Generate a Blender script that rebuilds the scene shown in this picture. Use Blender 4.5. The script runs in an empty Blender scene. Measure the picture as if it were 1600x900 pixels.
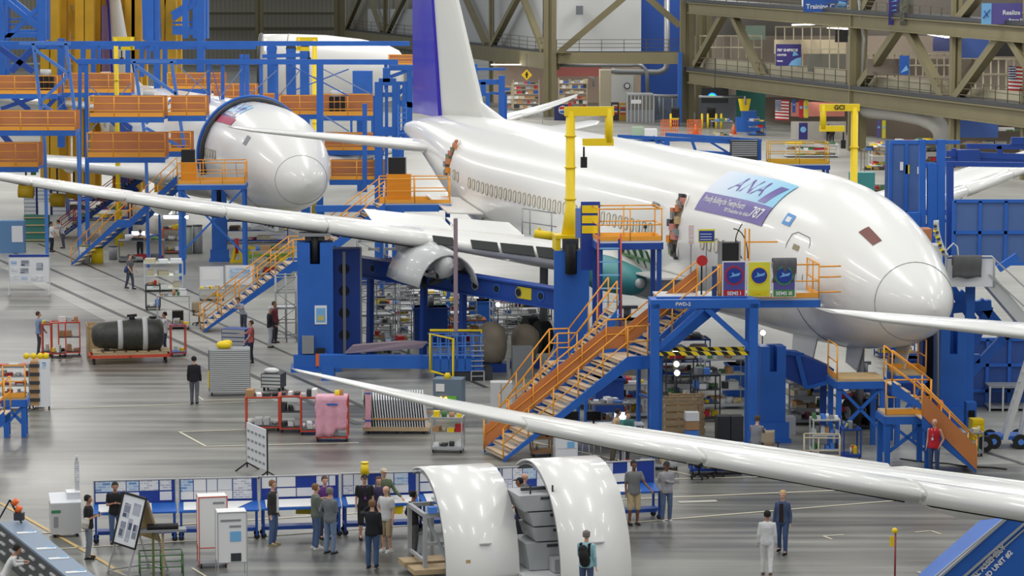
import bpy, bmesh, math, random
import numpy as np
from mathutils import Vector, Matrix
R = math.radians
random.seed(7)
scene = bpy.context.scene
COL = scene.collection

# ------------------------------------------------------------------ camera
F = 4200.0                       # focal length in pixels of a 1600 x 900 frame
CAMH = 15.0
TP = math.atan2(460.0, F)
CT, ST = math.cos(TP), math.sin(TP)
cam = bpy.data.cameras.new('camera')
cam.sensor_width = 36.0
cam.lens = F / 1600.0 * 36.0
cam.clip_start = 1.0
cam.clip_end = 2000.0
camo = bpy.data.objects.new('camera', cam)
COL.objects.link(camo)
camo.location = (0, 0, CAMH)
camo.rotation_euler = (math.pi / 2 - TP, 0, 0)
scene.camera = camo

# ------------------------------------------------------------------ light
scene.view_settings.view_transform = 'Standard'
scene.view_settings.look = 'None'
scene.view_settings.gamma = 1.0
scene.view_settings.use_curve_mapping = False
scene.view_settings.exposure = 0.4
w = bpy.data.worlds.new('hall_light')
scene.world = w
w.use_nodes = True
bg = w.node_tree.nodes['Background']
bg.inputs[0].default_value = (0.93, 0.97, 1.0, 1)
bg.inputs[1].default_value = 0.35

def ceiling_lamps():
    # long fluorescent fittings hung in rows under the hall roof
    for j in range(7):
        for i in range(6):
            l = bpy.data.lights.new('ceiling_lamp_light', 'AREA')
            l.shape = 'RECTANGLE'
            l.size = 1.6
            l.size_y = 9.0
            l.energy = 900
            l.color = (1.0, 0.985, 0.95)
            o = bpy.data.objects.new('ceiling_lamp_light', l)
            o.location = (-52 + i * 20 + (j % 2) * 6, 42 + j * 22, 27)
            o.rotation_euler = (0, 0, R(20))
            COL.objects.link(o)
    for j in range(3):
        for i in range(5):
            l = bpy.data.lights.new('ceiling_lamp_light', 'AREA')
            l.shape = 'RECTANGLE'
            l.size = 5
            l.size_y = 25
            l.energy = 5000
            l.color = (1.0, 0.97, 0.92)
            o = bpy.data.objects.new('ceiling_lamp_light', l)
            o.location = (-70 + i * 32, 215 + j * 55, 30)
            COL.objects.link(o)
ceiling_lamps()

# ------------------------------------------------------------------ pixel helpers (1600 x 900 frame)
def ray(px, py):
    x = (px - 800) / F
    u = -(py - 450) / F
    return x, CT + u * ST, -ST + u * CT
def G(px, py, z=0.0):            # point at height z seen at a pixel
    x, y, dz = ray(px, py)
    t = (z - CAMH) / dz
    return Vector((x * t, y * t, z))
def D(px, py, Y):                # point at distance Y seen at a pixel
    x, y, dz = ray(px, py)
    t = Y / y
    return Vector((x * t, Y, CAMH + dz * t))
def gy(py):                      # distance of the floor seen in row py
    return G(800, py).y
def mpp(Y):                      # metres per pixel at a distance
    return Y / F

# ------------------------------------------------------------------ materials
MATS = {}
def mat(name, col, rough=0.5, metal=0.0, spec=0.5, noise=0.0, nscale=3.0, emit=0.0, coat=0.0, alpha=1.0, bump=0.0):
    if name in MATS: return MATS[name]
    m = bpy.data.materials.new(name)
    m.use_nodes = True
    nt = m.node_tree
    b = nt.nodes['Principled BSDF']
    c = (*col, 1)
    b.inputs['Base Color'].default_value = c
    b.inputs['Roughness'].default_value = rough
    b.inputs['Metallic'].default_value = metal
    b.inputs['Specular IOR Level'].default_value = spec
    b.inputs['Coat Weight'].default_value = coat
    b.inputs['Coat Roughness'].default_value = 0.06
    if alpha < 1: b.inputs['Alpha'].default_value = alpha
    if emit:
        b.inputs['Emission Color'].default_value = c
        b.inputs['Emission Strength'].default_value = emit
    if noise or bump:
        tc = nt.nodes.new('ShaderNodeTexCoord')
        n = nt.nodes.new('ShaderNodeTexNoise')
        n.inputs['Scale'].default_value = nscale
        n.inputs['Detail'].default_value = 4
        nt.links.new(tc.outputs['Object'], n.inputs['Vector'])
        if noise:
            r = nt.nodes.new('ShaderNodeValToRGB')
            r.color_ramp.elements[0].position = 0.3
            r.color_ramp.elements[1].position = 0.7
            r.color_ramp.elements[0].color = (*[max(0, v * (1 - noise)) for v in col], 1)
            r.color_ramp.elements[1].color = (*[min(1, v * (1 + noise * 0.6)) for v in col], 1)
            nt.links.new(n.outputs['Fac'], r.inputs['Fac'])
            nt.links.new(r.outputs['Color'], b.inputs['Base Color'])
        if bump:
            bp = nt.nodes.new('ShaderNodeBump')
            bp.inputs['Strength'].default_value = bump
            nt.links.new(n.outputs['Fac'], bp.inputs['Height'])
            nt.links.new(bp.outputs['Normal'], b.inputs['Normal'])
    MATS[name] = m
    return m
def srgb(r, g, b):
    return tuple((c / 255 / 12.92) if c <= 10 else ((c / 255 + 0.055) / 1.055) ** 2.4 for c in (r, g, b))
def pm(name, rgb, **k): return mat(name, srgb(*rgb), **k)

WHITE = pm('white_aircraft_paint', (236, 235, 231), rough=0.28, coat=0.35)
WHITE2 = pm('white_primer', (214, 214, 208), rough=0.5)
GREYP = pm('grey_fairing_paint', (188, 190, 190), rough=0.4, coat=0.3)
BLUE = pm('blue_tooling_paint', (36, 100, 190), rough=0.5, noise=0.12, nscale=0.7)
BLUED = pm('dark_blue_tooling_paint', (26, 70, 156), rough=0.5, noise=0.15, nscale=0.8)
BLUEL = pm('light_blue_steel', (76, 130, 214), rough=0.5)
ORANGE = pm('orange_rail_paint', (240, 164, 56), rough=0.5)
ORANGE2 = pm('orange_panel_paint', (200, 126, 72), rough=0.6, noise=0.15, nscale=0.6)
REDOR = pm('red_orange_cart_paint', (208, 76, 52), rough=0.5)
YELLOW = pm('yellow_hoist_paint', (238, 206, 18), rough=0.45)
YELLOW2 = pm('ochre_gantry_paint', (206, 158, 24), rough=0.5, noise=0.15, nscale=0.5)
OLIVE = pm('olive_steel_paint', (122, 114, 84), rough=0.6, noise=0.08, nscale=0.4)
OLIVED = pm('dark_olive_steel_paint', (88, 82, 62), rough=0.6)
BLACK = pm('black_rubber', (24, 24, 26), rough=0.7)
DARK = pm('dark_grey_metal', (56, 58, 62), rough=0.5)
STEEL = pm('bare_steel', (150, 152, 154), rough=0.4, metal=0.4)
ALU = pm('grey_aluminium', (176, 178, 180), rough=0.45, metal=0.2)
GREY = pm('grey_enamel', (140, 143, 146), rough=0.5)
LGREY = pm('light_grey_enamel', (196, 198, 198), rough=0.5)
PAPER = pm('white_paper', (232, 232, 232), rough=0.8)
BOARDW = pm('whiteboard', (224, 226, 230), rough=0.4)
CREAM = pm('cream_wall_paint', (196, 186, 160), rough=0.7)
PLY = pm('plywood', (196, 168, 122), rough=0.8, noise=0.12, nscale=2)
WOOD = pm('pallet_wood', (188, 164, 128), rough=0.8, noise=0.15, nscale=3)
TREAD = pm('pale_stair_tread', (198, 176, 150), rough=0.7, noise=0.1, nscale=4)
CARD = pm('cardboard', (176, 138, 98), rough=0.9)
GREEN = pm('green_primer', (74, 120, 72), rough=0.6)
TEAL = pm('teal_primer', (60, 140, 142), rough=0.5)
RED = pm('red_paint', (186, 36, 40), rough=0.5)
GLASSD = pm('dark_screen', (16, 18, 24), rough=0.2)
NAVY = pm('navy_board', (28, 60, 150), rough=0.6)
TAN = pm('tan_fabric', (170, 156, 134), rough=0.9)
PINK = pm('pink_wrap', (224, 164, 182), rough=0.5, noise=0.12, nscale=5)
CANVAS = pm('beige_canvas_cover', (158, 146, 128), rough=0.9, noise=0.15, nscale=2)

def paper_mat(name, ink, base=(230, 231, 234), sx=9, sy=26, thr=0.5):
    # printed sheet: rows of broken dark strokes
    if name in MATS: return MATS[name]
    m = bpy.data.materials.new(name); m.use_nodes = True
    nt = m.node_tree; b = nt.nodes['Principled BSDF']; b.inputs['Roughness'].default_value = 0.8
    tc = nt.nodes.new('ShaderNodeTexCoord')
    br = nt.nodes.new('ShaderNodeTexBrick')
    br.inputs['Scale'].default_value = 1.0
    br.inputs['Color1'].default_value = (*srgb(*ink), 1)
    br.inputs['Color2'].default_value = (*srgb(*base), 1)
    br.inputs['Mortar'].default_value = (*srgb(*base), 1)
    br.inputs['Mortar Size'].default_value = 0.012
    br.inputs['Bias'].default_value = thr - 0.5
    br.inputs['Brick Width'].default_value = 1.2 / sx
    br.inputs['Row Height'].default_value = 1.0 / sy
    mp = nt.nodes.new('ShaderNodeMapping')
    mp.inputs['Rotation'].default_value = (R(90), 0, 0)
    nt.links.new(tc.outputs['Object'], mp.inputs['Vector'])
    nt.links.new(mp.outputs['Vector'], br.inputs['Vector'])
    nt.links.new(br.outputs['Color'], b.inputs['Base Color'])
    MATS[name] = m
    return m
PRINT = paper_mat('printed_sheet', (170, 174, 190), sx=7, sy=16)
PRINTB = paper_mat('blue_printed_sheet', (96, 140, 196), base=(200, 216, 232), sx=5, sy=12)
PRINTD = paper_mat('photo_print', (60, 70, 96), base=(180, 184, 196), sx=3, sy=5)

# ------------------------------------------------------------------ mesh builder
class MB:
    def __init__(s):
        s.v = []; s.f = []; s.m = []; s.sm = []; s.cur = 0; s.xf = None
    def add(s, vs, fs, smooth=False):
        n = len(s.v)
        for v in vs:
            v = Vector(v)
            if s.xf is not None: v = s.xf @ v
            s.v.append(tuple(v))
        for f in fs:
            s.f.append(tuple(i + n for i in f)); s.m.append(s.cur); s.sm.append(smooth)
        return s
    def mi(s, i): s.cur = i; return s
    def box(s, c, d, rz=0.0, ry=0.0, rx=0.0):
        # box of size d centred at c
        M = Matrix.Translation(Vector(c)) @ Matrix.Rotation(rz, 4, 'Z') @ Matrix.Rotation(ry, 4, 'Y') @ Matrix.Rotation(rx, 4, 'X')
        h = [x / 2 for x in d]
        vs = [M @ Vector((sx * h[0], sy * h[1], sz * h[2])) for sz in (-1, 1) for sy in (-1, 1) for sx in (-1, 1)]
        return s.add(vs, [(0, 2, 3, 1), (4, 5, 7, 6), (0, 1, 5, 4), (2, 6, 7, 3), (0, 4, 6, 2), (1, 3, 7, 5)])
    def bx(s, x0, x1, y0, y1, z0, z1):
        return s.box(((x0 + x1) / 2, (y0 + y1) / 2, (z0 + z1) / 2), (abs(x1 - x0), abs(y1 - y0), abs(z1 - z0)))
    def beam(s, p, q, w=0.1, h=None, up=(0, 0, 1)):
        p = Vector(p); q = Vector(q); h = w if h is None else h
        d = q - p
        if d.length < 1e-6: return s
        d.normalize(); up = Vector(up)
        if abs(d.dot(up)) > 0.98: up = Vector((0, 1, 0))
        a = d.cross(up).normalized(); b = a.cross(d)
        vs = []
        for e in (p, q):
            for (i, j) in ((-1, -1), (1, -1), (1, 1), (-1, 1)):
                vs.append(e + a * (i * w / 2) + b * (j * h / 2))
        return s.add(vs, [(0, 3, 2, 1), (4, 5, 6, 7), (0, 1, 5, 4), (1, 2, 6, 5), (2, 3, 7, 6), (3, 0, 4, 7)])
    def tube(s, p, q, r=0.03, n=6, r2=None, caps=True):
        p = Vector(p); q = Vector(q); r2 = r if r2 is None else r2
        d = (q - p)
        if d.length < 1e-6: return s
        d.normalize()
        u = Vector((0, 0, 1)) if abs(d.z) < 0.95 else Vector((1, 0, 0))
        a = d.cross(u).normalized(); b = d.cross(a)
        vs = []
        for e, rr in ((p, r), (q, r2)):
            for k in range(n):
                t = 2 * math.pi * k / n
                vs.append(e + a * (rr * math.cos(t)) + b * (rr * math.sin(t)))
        fs = [(k, n + k, n + (k + 1) % n, (k + 1) % n) for k in range(n)]
        s.add(vs, fs, True)
        if caps: s.add(vs, [tuple(range(n)), tuple(range(2 * n - 1, n - 1, -1))])
        return s
    def path(s, pts, r=0.03, n=6):
        pts = [Vector(p) for p in pts]
        if len(pts) < 2: return s
        rings = []; prev = None
        for i, p in enumerate(pts):
            d = (pts[min(i + 1, len(pts) - 1)] - pts[max(i - 1, 0)]).normalized()
            if prev is None:
                u = Vector((0, 0, 1)) if abs(d.z) < 0.95 else Vector((1, 0, 0))
                a = d.cross(u).normalized()
            else:
                a = (prev - d * prev.dot(d))
                a = a.normalized() if a.length > 1e-5 else d.cross(Vector((0, 0, 1))).normalized()
            prev = a; b = d.cross(a)
            rr = r[i] if isinstance(r, (list, tuple)) else r
            rings.append([p + a * (rr * math.cos(2 * math.pi * k / n)) + b * (rr * math.sin(2 * math.pi * k / n)) for k in range(n)])
        return s.loft(rings)
    def loft(s, rings, closed=True, caps=True, smooth=True):
        n = len(rings[0]); vs = [v for r in rings for v in r]
        fs = []
        for i in range(len(rings) - 1):
            for k in range(n if closed else n - 1):
                a = i * n + k; b = i * n + (k + 1) % n
                fs.append((a, a + n, b + n, b))
        s.add(vs, fs, smooth)
        if caps and closed:
            m = len(s.v) - len(vs)
            s.f.append(tuple(m + k for k in range(n))); s.m.append(s.cur); s.sm.append(False)
            s.f.append(tuple(m + (len(rings) - 1) * n + n - 1 - k for k in range(n))); s.m.append(s.cur); s.sm.append(False)
        return s
    def prism(s, poly, ext):
        # poly: list of 3D points, extruded by vector ext
        e = Vector(ext); n = len(poly); a = [Vector(p) for p in poly]
        vs = a + [p + e for p in a]
        fs = [tuple(range(n - 1, -1, -1)), tuple(range(n, 2 * n))] + [(k, (k + 1) % n, n + (k + 1) % n, n + k) for k in range(n)]
        return s.add(vs, fs)
    def ball(s, c, r, n=10, sc=(1, 1, 1)):
        c = Vector(c); rings = []
        m = max(4, n // 2 + 1)
        vs = []; fs = []
        for i in range(m + 1):
            th = math.pi * i / m
            for k in range(n):
                ph = 2 * math.pi * k / n
                vs.append(c + Vector((r * sc[0] * math.sin(th) * math.cos(ph), r * sc[1] * math.sin(th) * math.sin(ph), r * sc[2] * math.cos(th))))
        for i in range(m):
            for k in range(n):
                a = i * n + k; b = i * n + (k + 1) % n
                fs.append((a, a + n, b + n, b))
        return s.add(vs, fs, True)
    def wheel(s, c, r, w, axis='y', n=14):
        c = Vector(c); a = {'x': Vector((1, 0, 0)), 'y': Vector((0, 1, 0))}[axis] if isinstance(axis, str) else Vector(axis).normalized()
        return s.tube(c - a * w / 2, c + a * w / 2, r, n)
    def build(s, name, mats, parent=None, fix=True):
        me = bpy.data.meshes.new(name)
        me.from_pydata(s.v, [], s.f)
        if not isinstance(mats, (list, tuple)): mats = [mats]
        for m in mats: me.materials.append(m)
        me.polygons.foreach_set('material_index', s.m)
        me.polygons.foreach_set('use_smooth', s.sm)
        if fix:
            bm = bmesh.new(); bm.from_mesh(me)
            bmesh.ops.remove_doubles(bm, verts=bm.verts, dist=1e-5)
            bmesh.ops.recalc_face_normals(bm, faces=bm.faces)
            bm.to_mesh(me); bm.free()
        me.update()
        o = bpy.data.objects.new(name, me)
        COL.objects.link(o)
        if parent is not None: o.parent = parent
        return o

def thing(name, label, cat, loc=(0, 0, 0), rz=0.0, group=None):
    o = bpy.data.objects.new(name, None)
    o.empty_display_size = 0.3
    COL.objects.link(o)
    o.location = loc; o.rotation_euler = (0, 0, rz)
    o['label'] = label; o['category'] = cat
    if group: o['group'] = group
    return o
def tag(o, label, cat, group=None, kind=None, loc=None, rz=None):
    o['label'] = label; o['category'] = cat
    if group: o['group'] = group
    if kind: o['kind'] = kind
    if loc is not None: o.location = loc
    if rz is not None: o.rotation_euler = (0, 0, rz)
    return o
def struct(o): o['kind'] = 'structure'; return o
KIDS = {}
def kids(o): return [c for c in COL.objects if c.parent == o]
def dup(root, loc=None, rz=None, label=None, group=None):
    def cp(o, par):
        c = o.copy(); COL.objects.link(c)
        if par is not None: c.parent = par
        for k in list(o.children): cp(k, c)
        return c
    r = cp(root, None)
    if loc is not None: r.location = loc
    if rz is not None: r.rotation_euler = (0, 0, rz)
    if label: r['label'] = label
    if group: r['group'] = group
    return r
def text_geo(s, size=1.0, bold=0.0, shear=0.0, align='CENTER'):
    # outline of a line of lettering as flat geometry in the xy plane
    cu = bpy.data.curves.new('lettering', 'FONT')
    cu.body = s; cu.size = size; cu.align_x = align; cu.align_y = 'CENTER'
    cu.offset = bold; cu.shear = shear; cu.resolution_u = 3
    o = bpy.data.objects.new('lettering', cu)
    COL.objects.link(o)
    bpy.context.view_layer.update()
    me = bpy.data.meshes.new_from_object(o.evaluated_get(bpy.context.evaluated_depsgraph_get()))
    vs = [v.co.copy() for v in me.vertices]; fs = [tuple(p.vertices) for p in me.polygons]
    bpy.data.objects.remove(o); bpy.data.curves.remove(cu); bpy.data.meshes.remove(me)
    return vs, fs
def lettering(s, size, loc, right, up, m, parent, bold=0.0, name='lettering', shear=0.0, align='CENTER', sx=1.0):
    vs, fs = text_geo(s, size, bold, shear, align)
    right = Vector(right).normalized(); up = Vector(up).normalized(); loc = Vector(loc)
    b = MB(); b.add([loc + right * (v.x * sx) + up * v.y for v in vs], fs)
    return b.build(name, m, parent)
# ------------------------------------------------------------------ aircraft
def pchip(xs, ys):
    xs = np.array(xs, float); ys = np.array(ys, float); h = np.diff(xs); dl = np.diff(ys) / h
    d = np.zeros_like(xs)
    for i in range(1, len(xs) - 1):
        if dl[i - 1] * dl[i] > 0:
            w1 = 2 * h[i] + h[i - 1]; w2 = h[i] + 2 * h[i - 1]
            d[i] = (w1 + w2) / (w1 / dl[i - 1] + w2 / dl[i])
    d[0] = dl[0]; d[-1] = dl[-1]
    def f(x):
        x = min(max(x, xs[0]), xs[-1]); i = min(int(np.searchsorted(xs, x, 'right')) - 1, len(xs) - 2); i = max(i, 0)
        t = (x - xs[i]) / h[i]
        return float((2 * t**3 - 3 * t**2 + 1) * ys[i] + (t**3 - 2 * t**2 + t) * h[i] * d[i] + (-2 * t**3 + 3 * t**2) * ys[i + 1] + (t**3 - t**2) * h[i] * d[i + 1])
    return f
f_top = pchip([0, .15, .5, 1, 2, 3, 4, 5, 6.5, 8, 10, 12, 40, 46, 50, 54, 56.7], [-.9, -.48, -.1, .28, .92, 1.48, 1.95, 2.32, 2.66, 2.86, 2.96, 2.97, 2.97, 2.9, 2.72, 2.4, 2.0])
f_bot = pchip([0, .15, .5, 1, 2, 3, 5, 8, 12, 35, 39, 44, 50, 56.7], [-.9, -1.28, -1.62, -1.92, -2.32, -2.56, -2.84, -2.96, -2.97, -2.97, -2.7, -1.6, .0, 1.35])
f_wid = pchip([0, .15, .5, 1, 2, 3, 4, 5, 6.5, 8, 10, 12, 38, 43, 48, 52, 56.7], [0, .42, .82, 1.2, 1.7, 2.06, 2.34, 2.54, 2.74, 2.84, 2.885, 2.885, 2.885, 2.62, 1.9, 1.15, .3])
def fus(s, a, off=0.0):
    # local aircraft frame: x forward from the nose (negative aft), y to port, z up; a = angle from starboard horizontal upwards
    t, b, wd = f_top(s) + off, f_bot(s) - off, f_wid(s) + off
    c = (t + b) / 2
    return Vector((-s, -wd * math.cos(a), c + (t - b) / 2 * math.sin(a)))
def fus_patch(s0, s1, a0, a1, off=0.02, ns=8, na=8, shear=0.0, thick=0.0):
    b = MB(); vs = []; fs = []
    for i in range(ns + 1):
        for j in range(na + 1):
            t = j / na
            vs.append(fus(s0 + (s1 - s0) * i / ns + shear * t, a0 + (a1 - a0) * t, off))
    for i in range(ns):
        for j in range(na):
            k = i * (na + 1) + j
            fs.append((k, k + 1, k + na + 2, k + na + 1))
    b.add(vs, fs, True)
    return b
def fus_line(path, r=0.012, off=0.012):
    b = MB(); b.path([fus(s, a, off) for s, a in path], r, 4)
    return b
def rrect(s0, s1, a0, a1, k=.3, n=4):
    # closed rounded rectangle path
    pts = []
    rs, ra = (s1 - s0) * k, (a1 - a0) * k * 0.5
    for (cs, ca, t0) in ((s1 - rs, a1 - ra, 0), (s0 + rs, a1 - ra, 90), (s0 + rs, a0 + ra, 180), (s1 - rs, a0 + ra, 270)):
        for i in range(n + 1):
            t = R(t0 + 90 * i / n)
            pts.append((cs + rs * math.cos(t), ca + ra * math.sin(t)))
    return pts
def airfoil(n=10, th=0.12):
    # closed ring of (chord fraction, height) starting at trailing edge, over the top, back below
    up = []; lo = []
    for i in range(n + 1):
        x = 0.5 * (1 + math.cos(math.pi * i / n))
        y = th / 0.2 * (0.2969 * math.sqrt(x) - 0.126 * x - 0.3516 * x * x + 0.2843 * x**3 - 0.1015 * x**4)
        up.append((x, y)); lo.append((x, -y * 0.8))
    return up + lo[::-1][1:-1]
def wing_mesh(side, secs, th=0.11):
    # secs: (lateral, LE station, chord, z, thickness ratio)
    b = MB(); rings = []
    for (l, s0, ch, z, t) in secs:
        rings.append([Vector((-(s0 + x * ch), -side * l, z + y * ch)) for x, y in airfoil(10, t)])
    b.loft(rings)
    return b
def wsec(l):
    # wing section parameters at lateral position l
    le = pchip([2.2, 9, 20, 26, 28.2, 30], [18.2, 22.9, 29.9, 33.8, 35.6, 38.0])(l)
    ch = pchip([2.2, 9, 20, 26, 28.2, 30], [12.6, 7.6, 4.4, 2.9, 2.0, .5])(l)
    z = pchip([2.2, 9, 20, 26, 30], [-1.75, -1.05, .35, 1.3, 2.1])(l)
    t = pchip([2.2, 9, 20, 30], [.125, .11, .10, .09])(l)
    return le, ch, z, t

def aircraft(label, loc, head, detail=2, wingside=(1, -1), stab=(1, -1), fin=True, group=None, pitch=0.0, sdz=0.0, wdz=0.0):
    root = thing('airliner', label, 'airplane', loc, 0)
    root.rotation_mode = 'XYZ'; root.rotation_euler = (0, pitch, head)
    if group: root['group'] = group
    b = MB(); rings = []
    ss = [0.002, .05, .12, .25, .45, .7, 1, 1.4, 1.9, 2.5, 3.2, 4, 5, 6, 7, 8.5, 10, 12] + list(np.arange(14, 38, 2.0)) + list(np.arange(38, 56, 1.2)) + [56.3, 56.7]
    N = 72
    for s in ss: rings.append([fus(s, 2 * math.pi * k / N) for k in range(N)])
    b.loft(rings)
    b.build('fuselage', WHITE, root)
    # radome ring and seams
    SEAM = pm('panel_seam', (150, 150, 150), rough=.6)
    fus_line([(1.35 + .1 * math.cos(R(k * 10)), R(k * 10)) for k in range(37)], .012).build('radome_seam', SEAM, root)
    fus_line([(5.4, R(-80 + k * 4)) for k in range(22)], .012).build('panel_seam', SEAM, root)
    # windows: starboard side
    if detail:
        wm = [pm('window_mask', (222, 216, 200), rough=.5), pm('window_outline', (158, 152, 138), rough=.5)]
        st = [9.2 + .61 * k for k in range(6)] + [17.2 + .61 * k for k in range(36) if k not in (9, 10)] + [42.3 - .61 * k for k in range(4)][::-1]
        for s in st:
            if s > 41.6: continue
            q = MB()
            p = fus_patch(s - .16, s + .16, R(-1), R(8.5), .012, 2, 5)
            q.v, q.f, q.m, q.sm = p.v, p.f, p.m, p.sm
            q.mi(1); q.path([fus(x, a, .015) for x, a in (lambda r_: r_ + r_[:1])(rrect(s - .16, s + .16, R(-1), R(8.5), .45))], .022, 4)
            q.build('cabin_window', wm, root)
    # vertical fin
    if fin:
        f = MB(); rings = []
        prof = airfoil(8, .10)
        for (z, s0, ch) in ((2.3, 44.2, 7.3), (3.2, 44.9, 6.8), (5, 46.2, 5.9), (9.3, 49.4, 3.7), (12.2, 51.6, 2.6)):
            rings.append([Vector((-(s0 + x * ch), y * ch, z)) for x, y in prof])
        f.loft(rings, smooth=True); f.build('vertical_fin', WHITE2, root)
        d = MB(); rings = []
        for (z, s0, ch) in ((2.6, 38.6, 8), (3.0, 42, 5), (3.6, 45.0, 3), (4.4, 46.3, 1)):
            rings.append([Vector((-(s0 + x * ch), y * ch * .16 / .10 * (.35), z)) for x, y in prof])
        d.loft(rings); d.build('dorsal_fairing', WHITE, root)
        RUD = pm('deep_blue_rudder_paint', (40, 26, 176), rough=.3, coat=.25)
        r = MB(); rings = []
        for (z, s0, ch) in ((2.55, 51.1, 4.9), (5, 51.6, 4.4), (9.3, 52.6, 3.5), (12.2, 53.3, 3.0)):
            rings.append([Vector((-(s0 + x * ch), y * ch, z)) for x, y in ((0, .05), (.5, .035), (1, .006), (1, -.006), (.5, -.035), (0, -.05))])
        r.loft(rings, smooth=False); r.build('rudder', RUD, root)
    for sd in stab:
        h = wing_mesh(sd, [(0.6, 46.6, 7.2, 1.15 + sdz, .11), (2.4, 48.0, 6.0, 1.3 + sdz, .11), (6, 50.8, 4.2, 1.62 + sdz, .10), (9.2, 53.3, 2.6, 1.9 + sdz, .09), (9.9, 54.7, 1.4, 1.97 + sdz, .06)])
        h.build('horizontal_stabilizer', WHITE, root)
        e = MB()
        a0 = Vector((-(49.2 + 4.75), -sd * 2.6, 1.30 + sdz)); a1 = Vector((-(53.7 + 2.1), -sd * 9.2, 1.9 + sdz))
        e.prism([a0 + Vector((.9, 0, .06)), a1 + Vector((.5, 0, .03)), a1 + Vector((-.05, 0, 0)), a0 + Vector((-.1, 0, 0))], (0, 0, -.04))
        e.build('elevator', GREYP, root)
    def ws(l):
        a_, b_, c_, d_ = wsec(l); return a_, b_, c_ + wdz * min(1, (l - 2.2) / 8), d_
    for sd in wingside:
        ls = [2.2, 3.5, 5, 7, 9, 12, 15, 18, 21, 24, 26, 27.5, 28.5, 29.3, 29.8, 30]
        secs = []
        for l in ls:
            le, ch, z, t = ws(l); secs.append((l, le, ch, z, t))
        wing_mesh(sd, secs).build('wing', WHITE, root)
        # leading edge slats: long panels proud of the leading edge
        segs = [(9.8, 13.2), (13.3, 16.8), (16.9, 20.4), (20.5, 23.8), (23.9, 26.6)]
        for (l0, l1) in segs:
            q = MB(); rings = []
            for l in (l0, (l0 + l1) / 2, l1):
                le, ch, z, t = ws(l)
                ring = []
                for x, y in ((.13, .052), (.05, .046), (.0, .026), (-.022, -.004), (.0, -.03), (.03, -.044), (.05, -.040), (.04, .0)):
                    ring.append(Vector((-(le + x * ch), -sd * l, z + y * ch * t / .105)))
                rings.append(ring)
            q.loft(rings); q.build('leading_edge_slat', WHITE, root)
        # dark gap under the slats
        q = MB()
        for (l0, l1) in segs:
            pa, pb = ws(l0 + .15), ws(l1 - .15)
            k = [Vector((-(p[0] + xx * p[1]), -sd * l, p[2] - .052 * p[1] * p[3] / .105)) for (p, l) in ((pa, l0 + .15), (pb, l1 - .15)) for xx in (.045, .085)]
            q.prism([k[0], k[1], k[3], k[2]], (0, 0, .05))
        q.build('slat_track_gap', BLACK, root)
        # trailing edge flaps and ailerons, drooped
        for (l0, l1, dr) in ((4.0, 8.6, .1), (9.4, 14.5, .12), (14.7, 19.2, .1), (19.5, 24.5, .04)):
            q = MB(); rings = []
            for l in (l0, l1):
                le, ch, z, t = ws(l); c = ch * .22; x0 = le + ch * .80
                rings.append([Vector((-(x0 + a * c), -sd * l, z + .03 + bb * c - a * dr * c)) for a, bb in ((0, .05), (.15, .12), (.6, .08), (1.05, 0), (.6, -.05), (.1, -.08))])
            q.loft(rings); q.build('flap', WHITE, root)
        # flap track fairings
        for l in (7.6, 13.2, 18.4):
            le, ch, z, t = ws(l); q = MB(); rings = []
            for x, rr in ((-.1, .02), (.1, .16), (.35, .26), (.7, .28), (1.0, .2), (1.3, .03)):
                cx = le + ch * .5 + x * 3.2
                rings.append([Vector((-cx, -sd * l + rr * .8 * math.cos(a), z - .38 + rr * math.sin(a) * 1.2)) for a in [2 * math.pi * k / 10 for k in range(10)]])
            q.loft(rings); q.build('flap_track_fairing', WHITE, root)
    # wing to body fairing
    q = MB(); rings = []
    for s, k in ((15.2, .05), (16.5, .45), (18.5, .8), (21, 1), (28, 1), (31.5, .85), (34, .5), (36, .05)):
        rings.append([Vector((-s, -(2.55 + .55 * k) * math.cos(a), -1.55 - (.9 + .75 * k) * (-math.sin(a)) if math.sin(a) < 0 else -1.55 + .35 * k * math.sin(a))) for a in [2 * math.pi * i / 24 for i in range(24)]])
    q.loft(rings); q.build('belly_fairing', GREYP, root)
    return root
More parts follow.
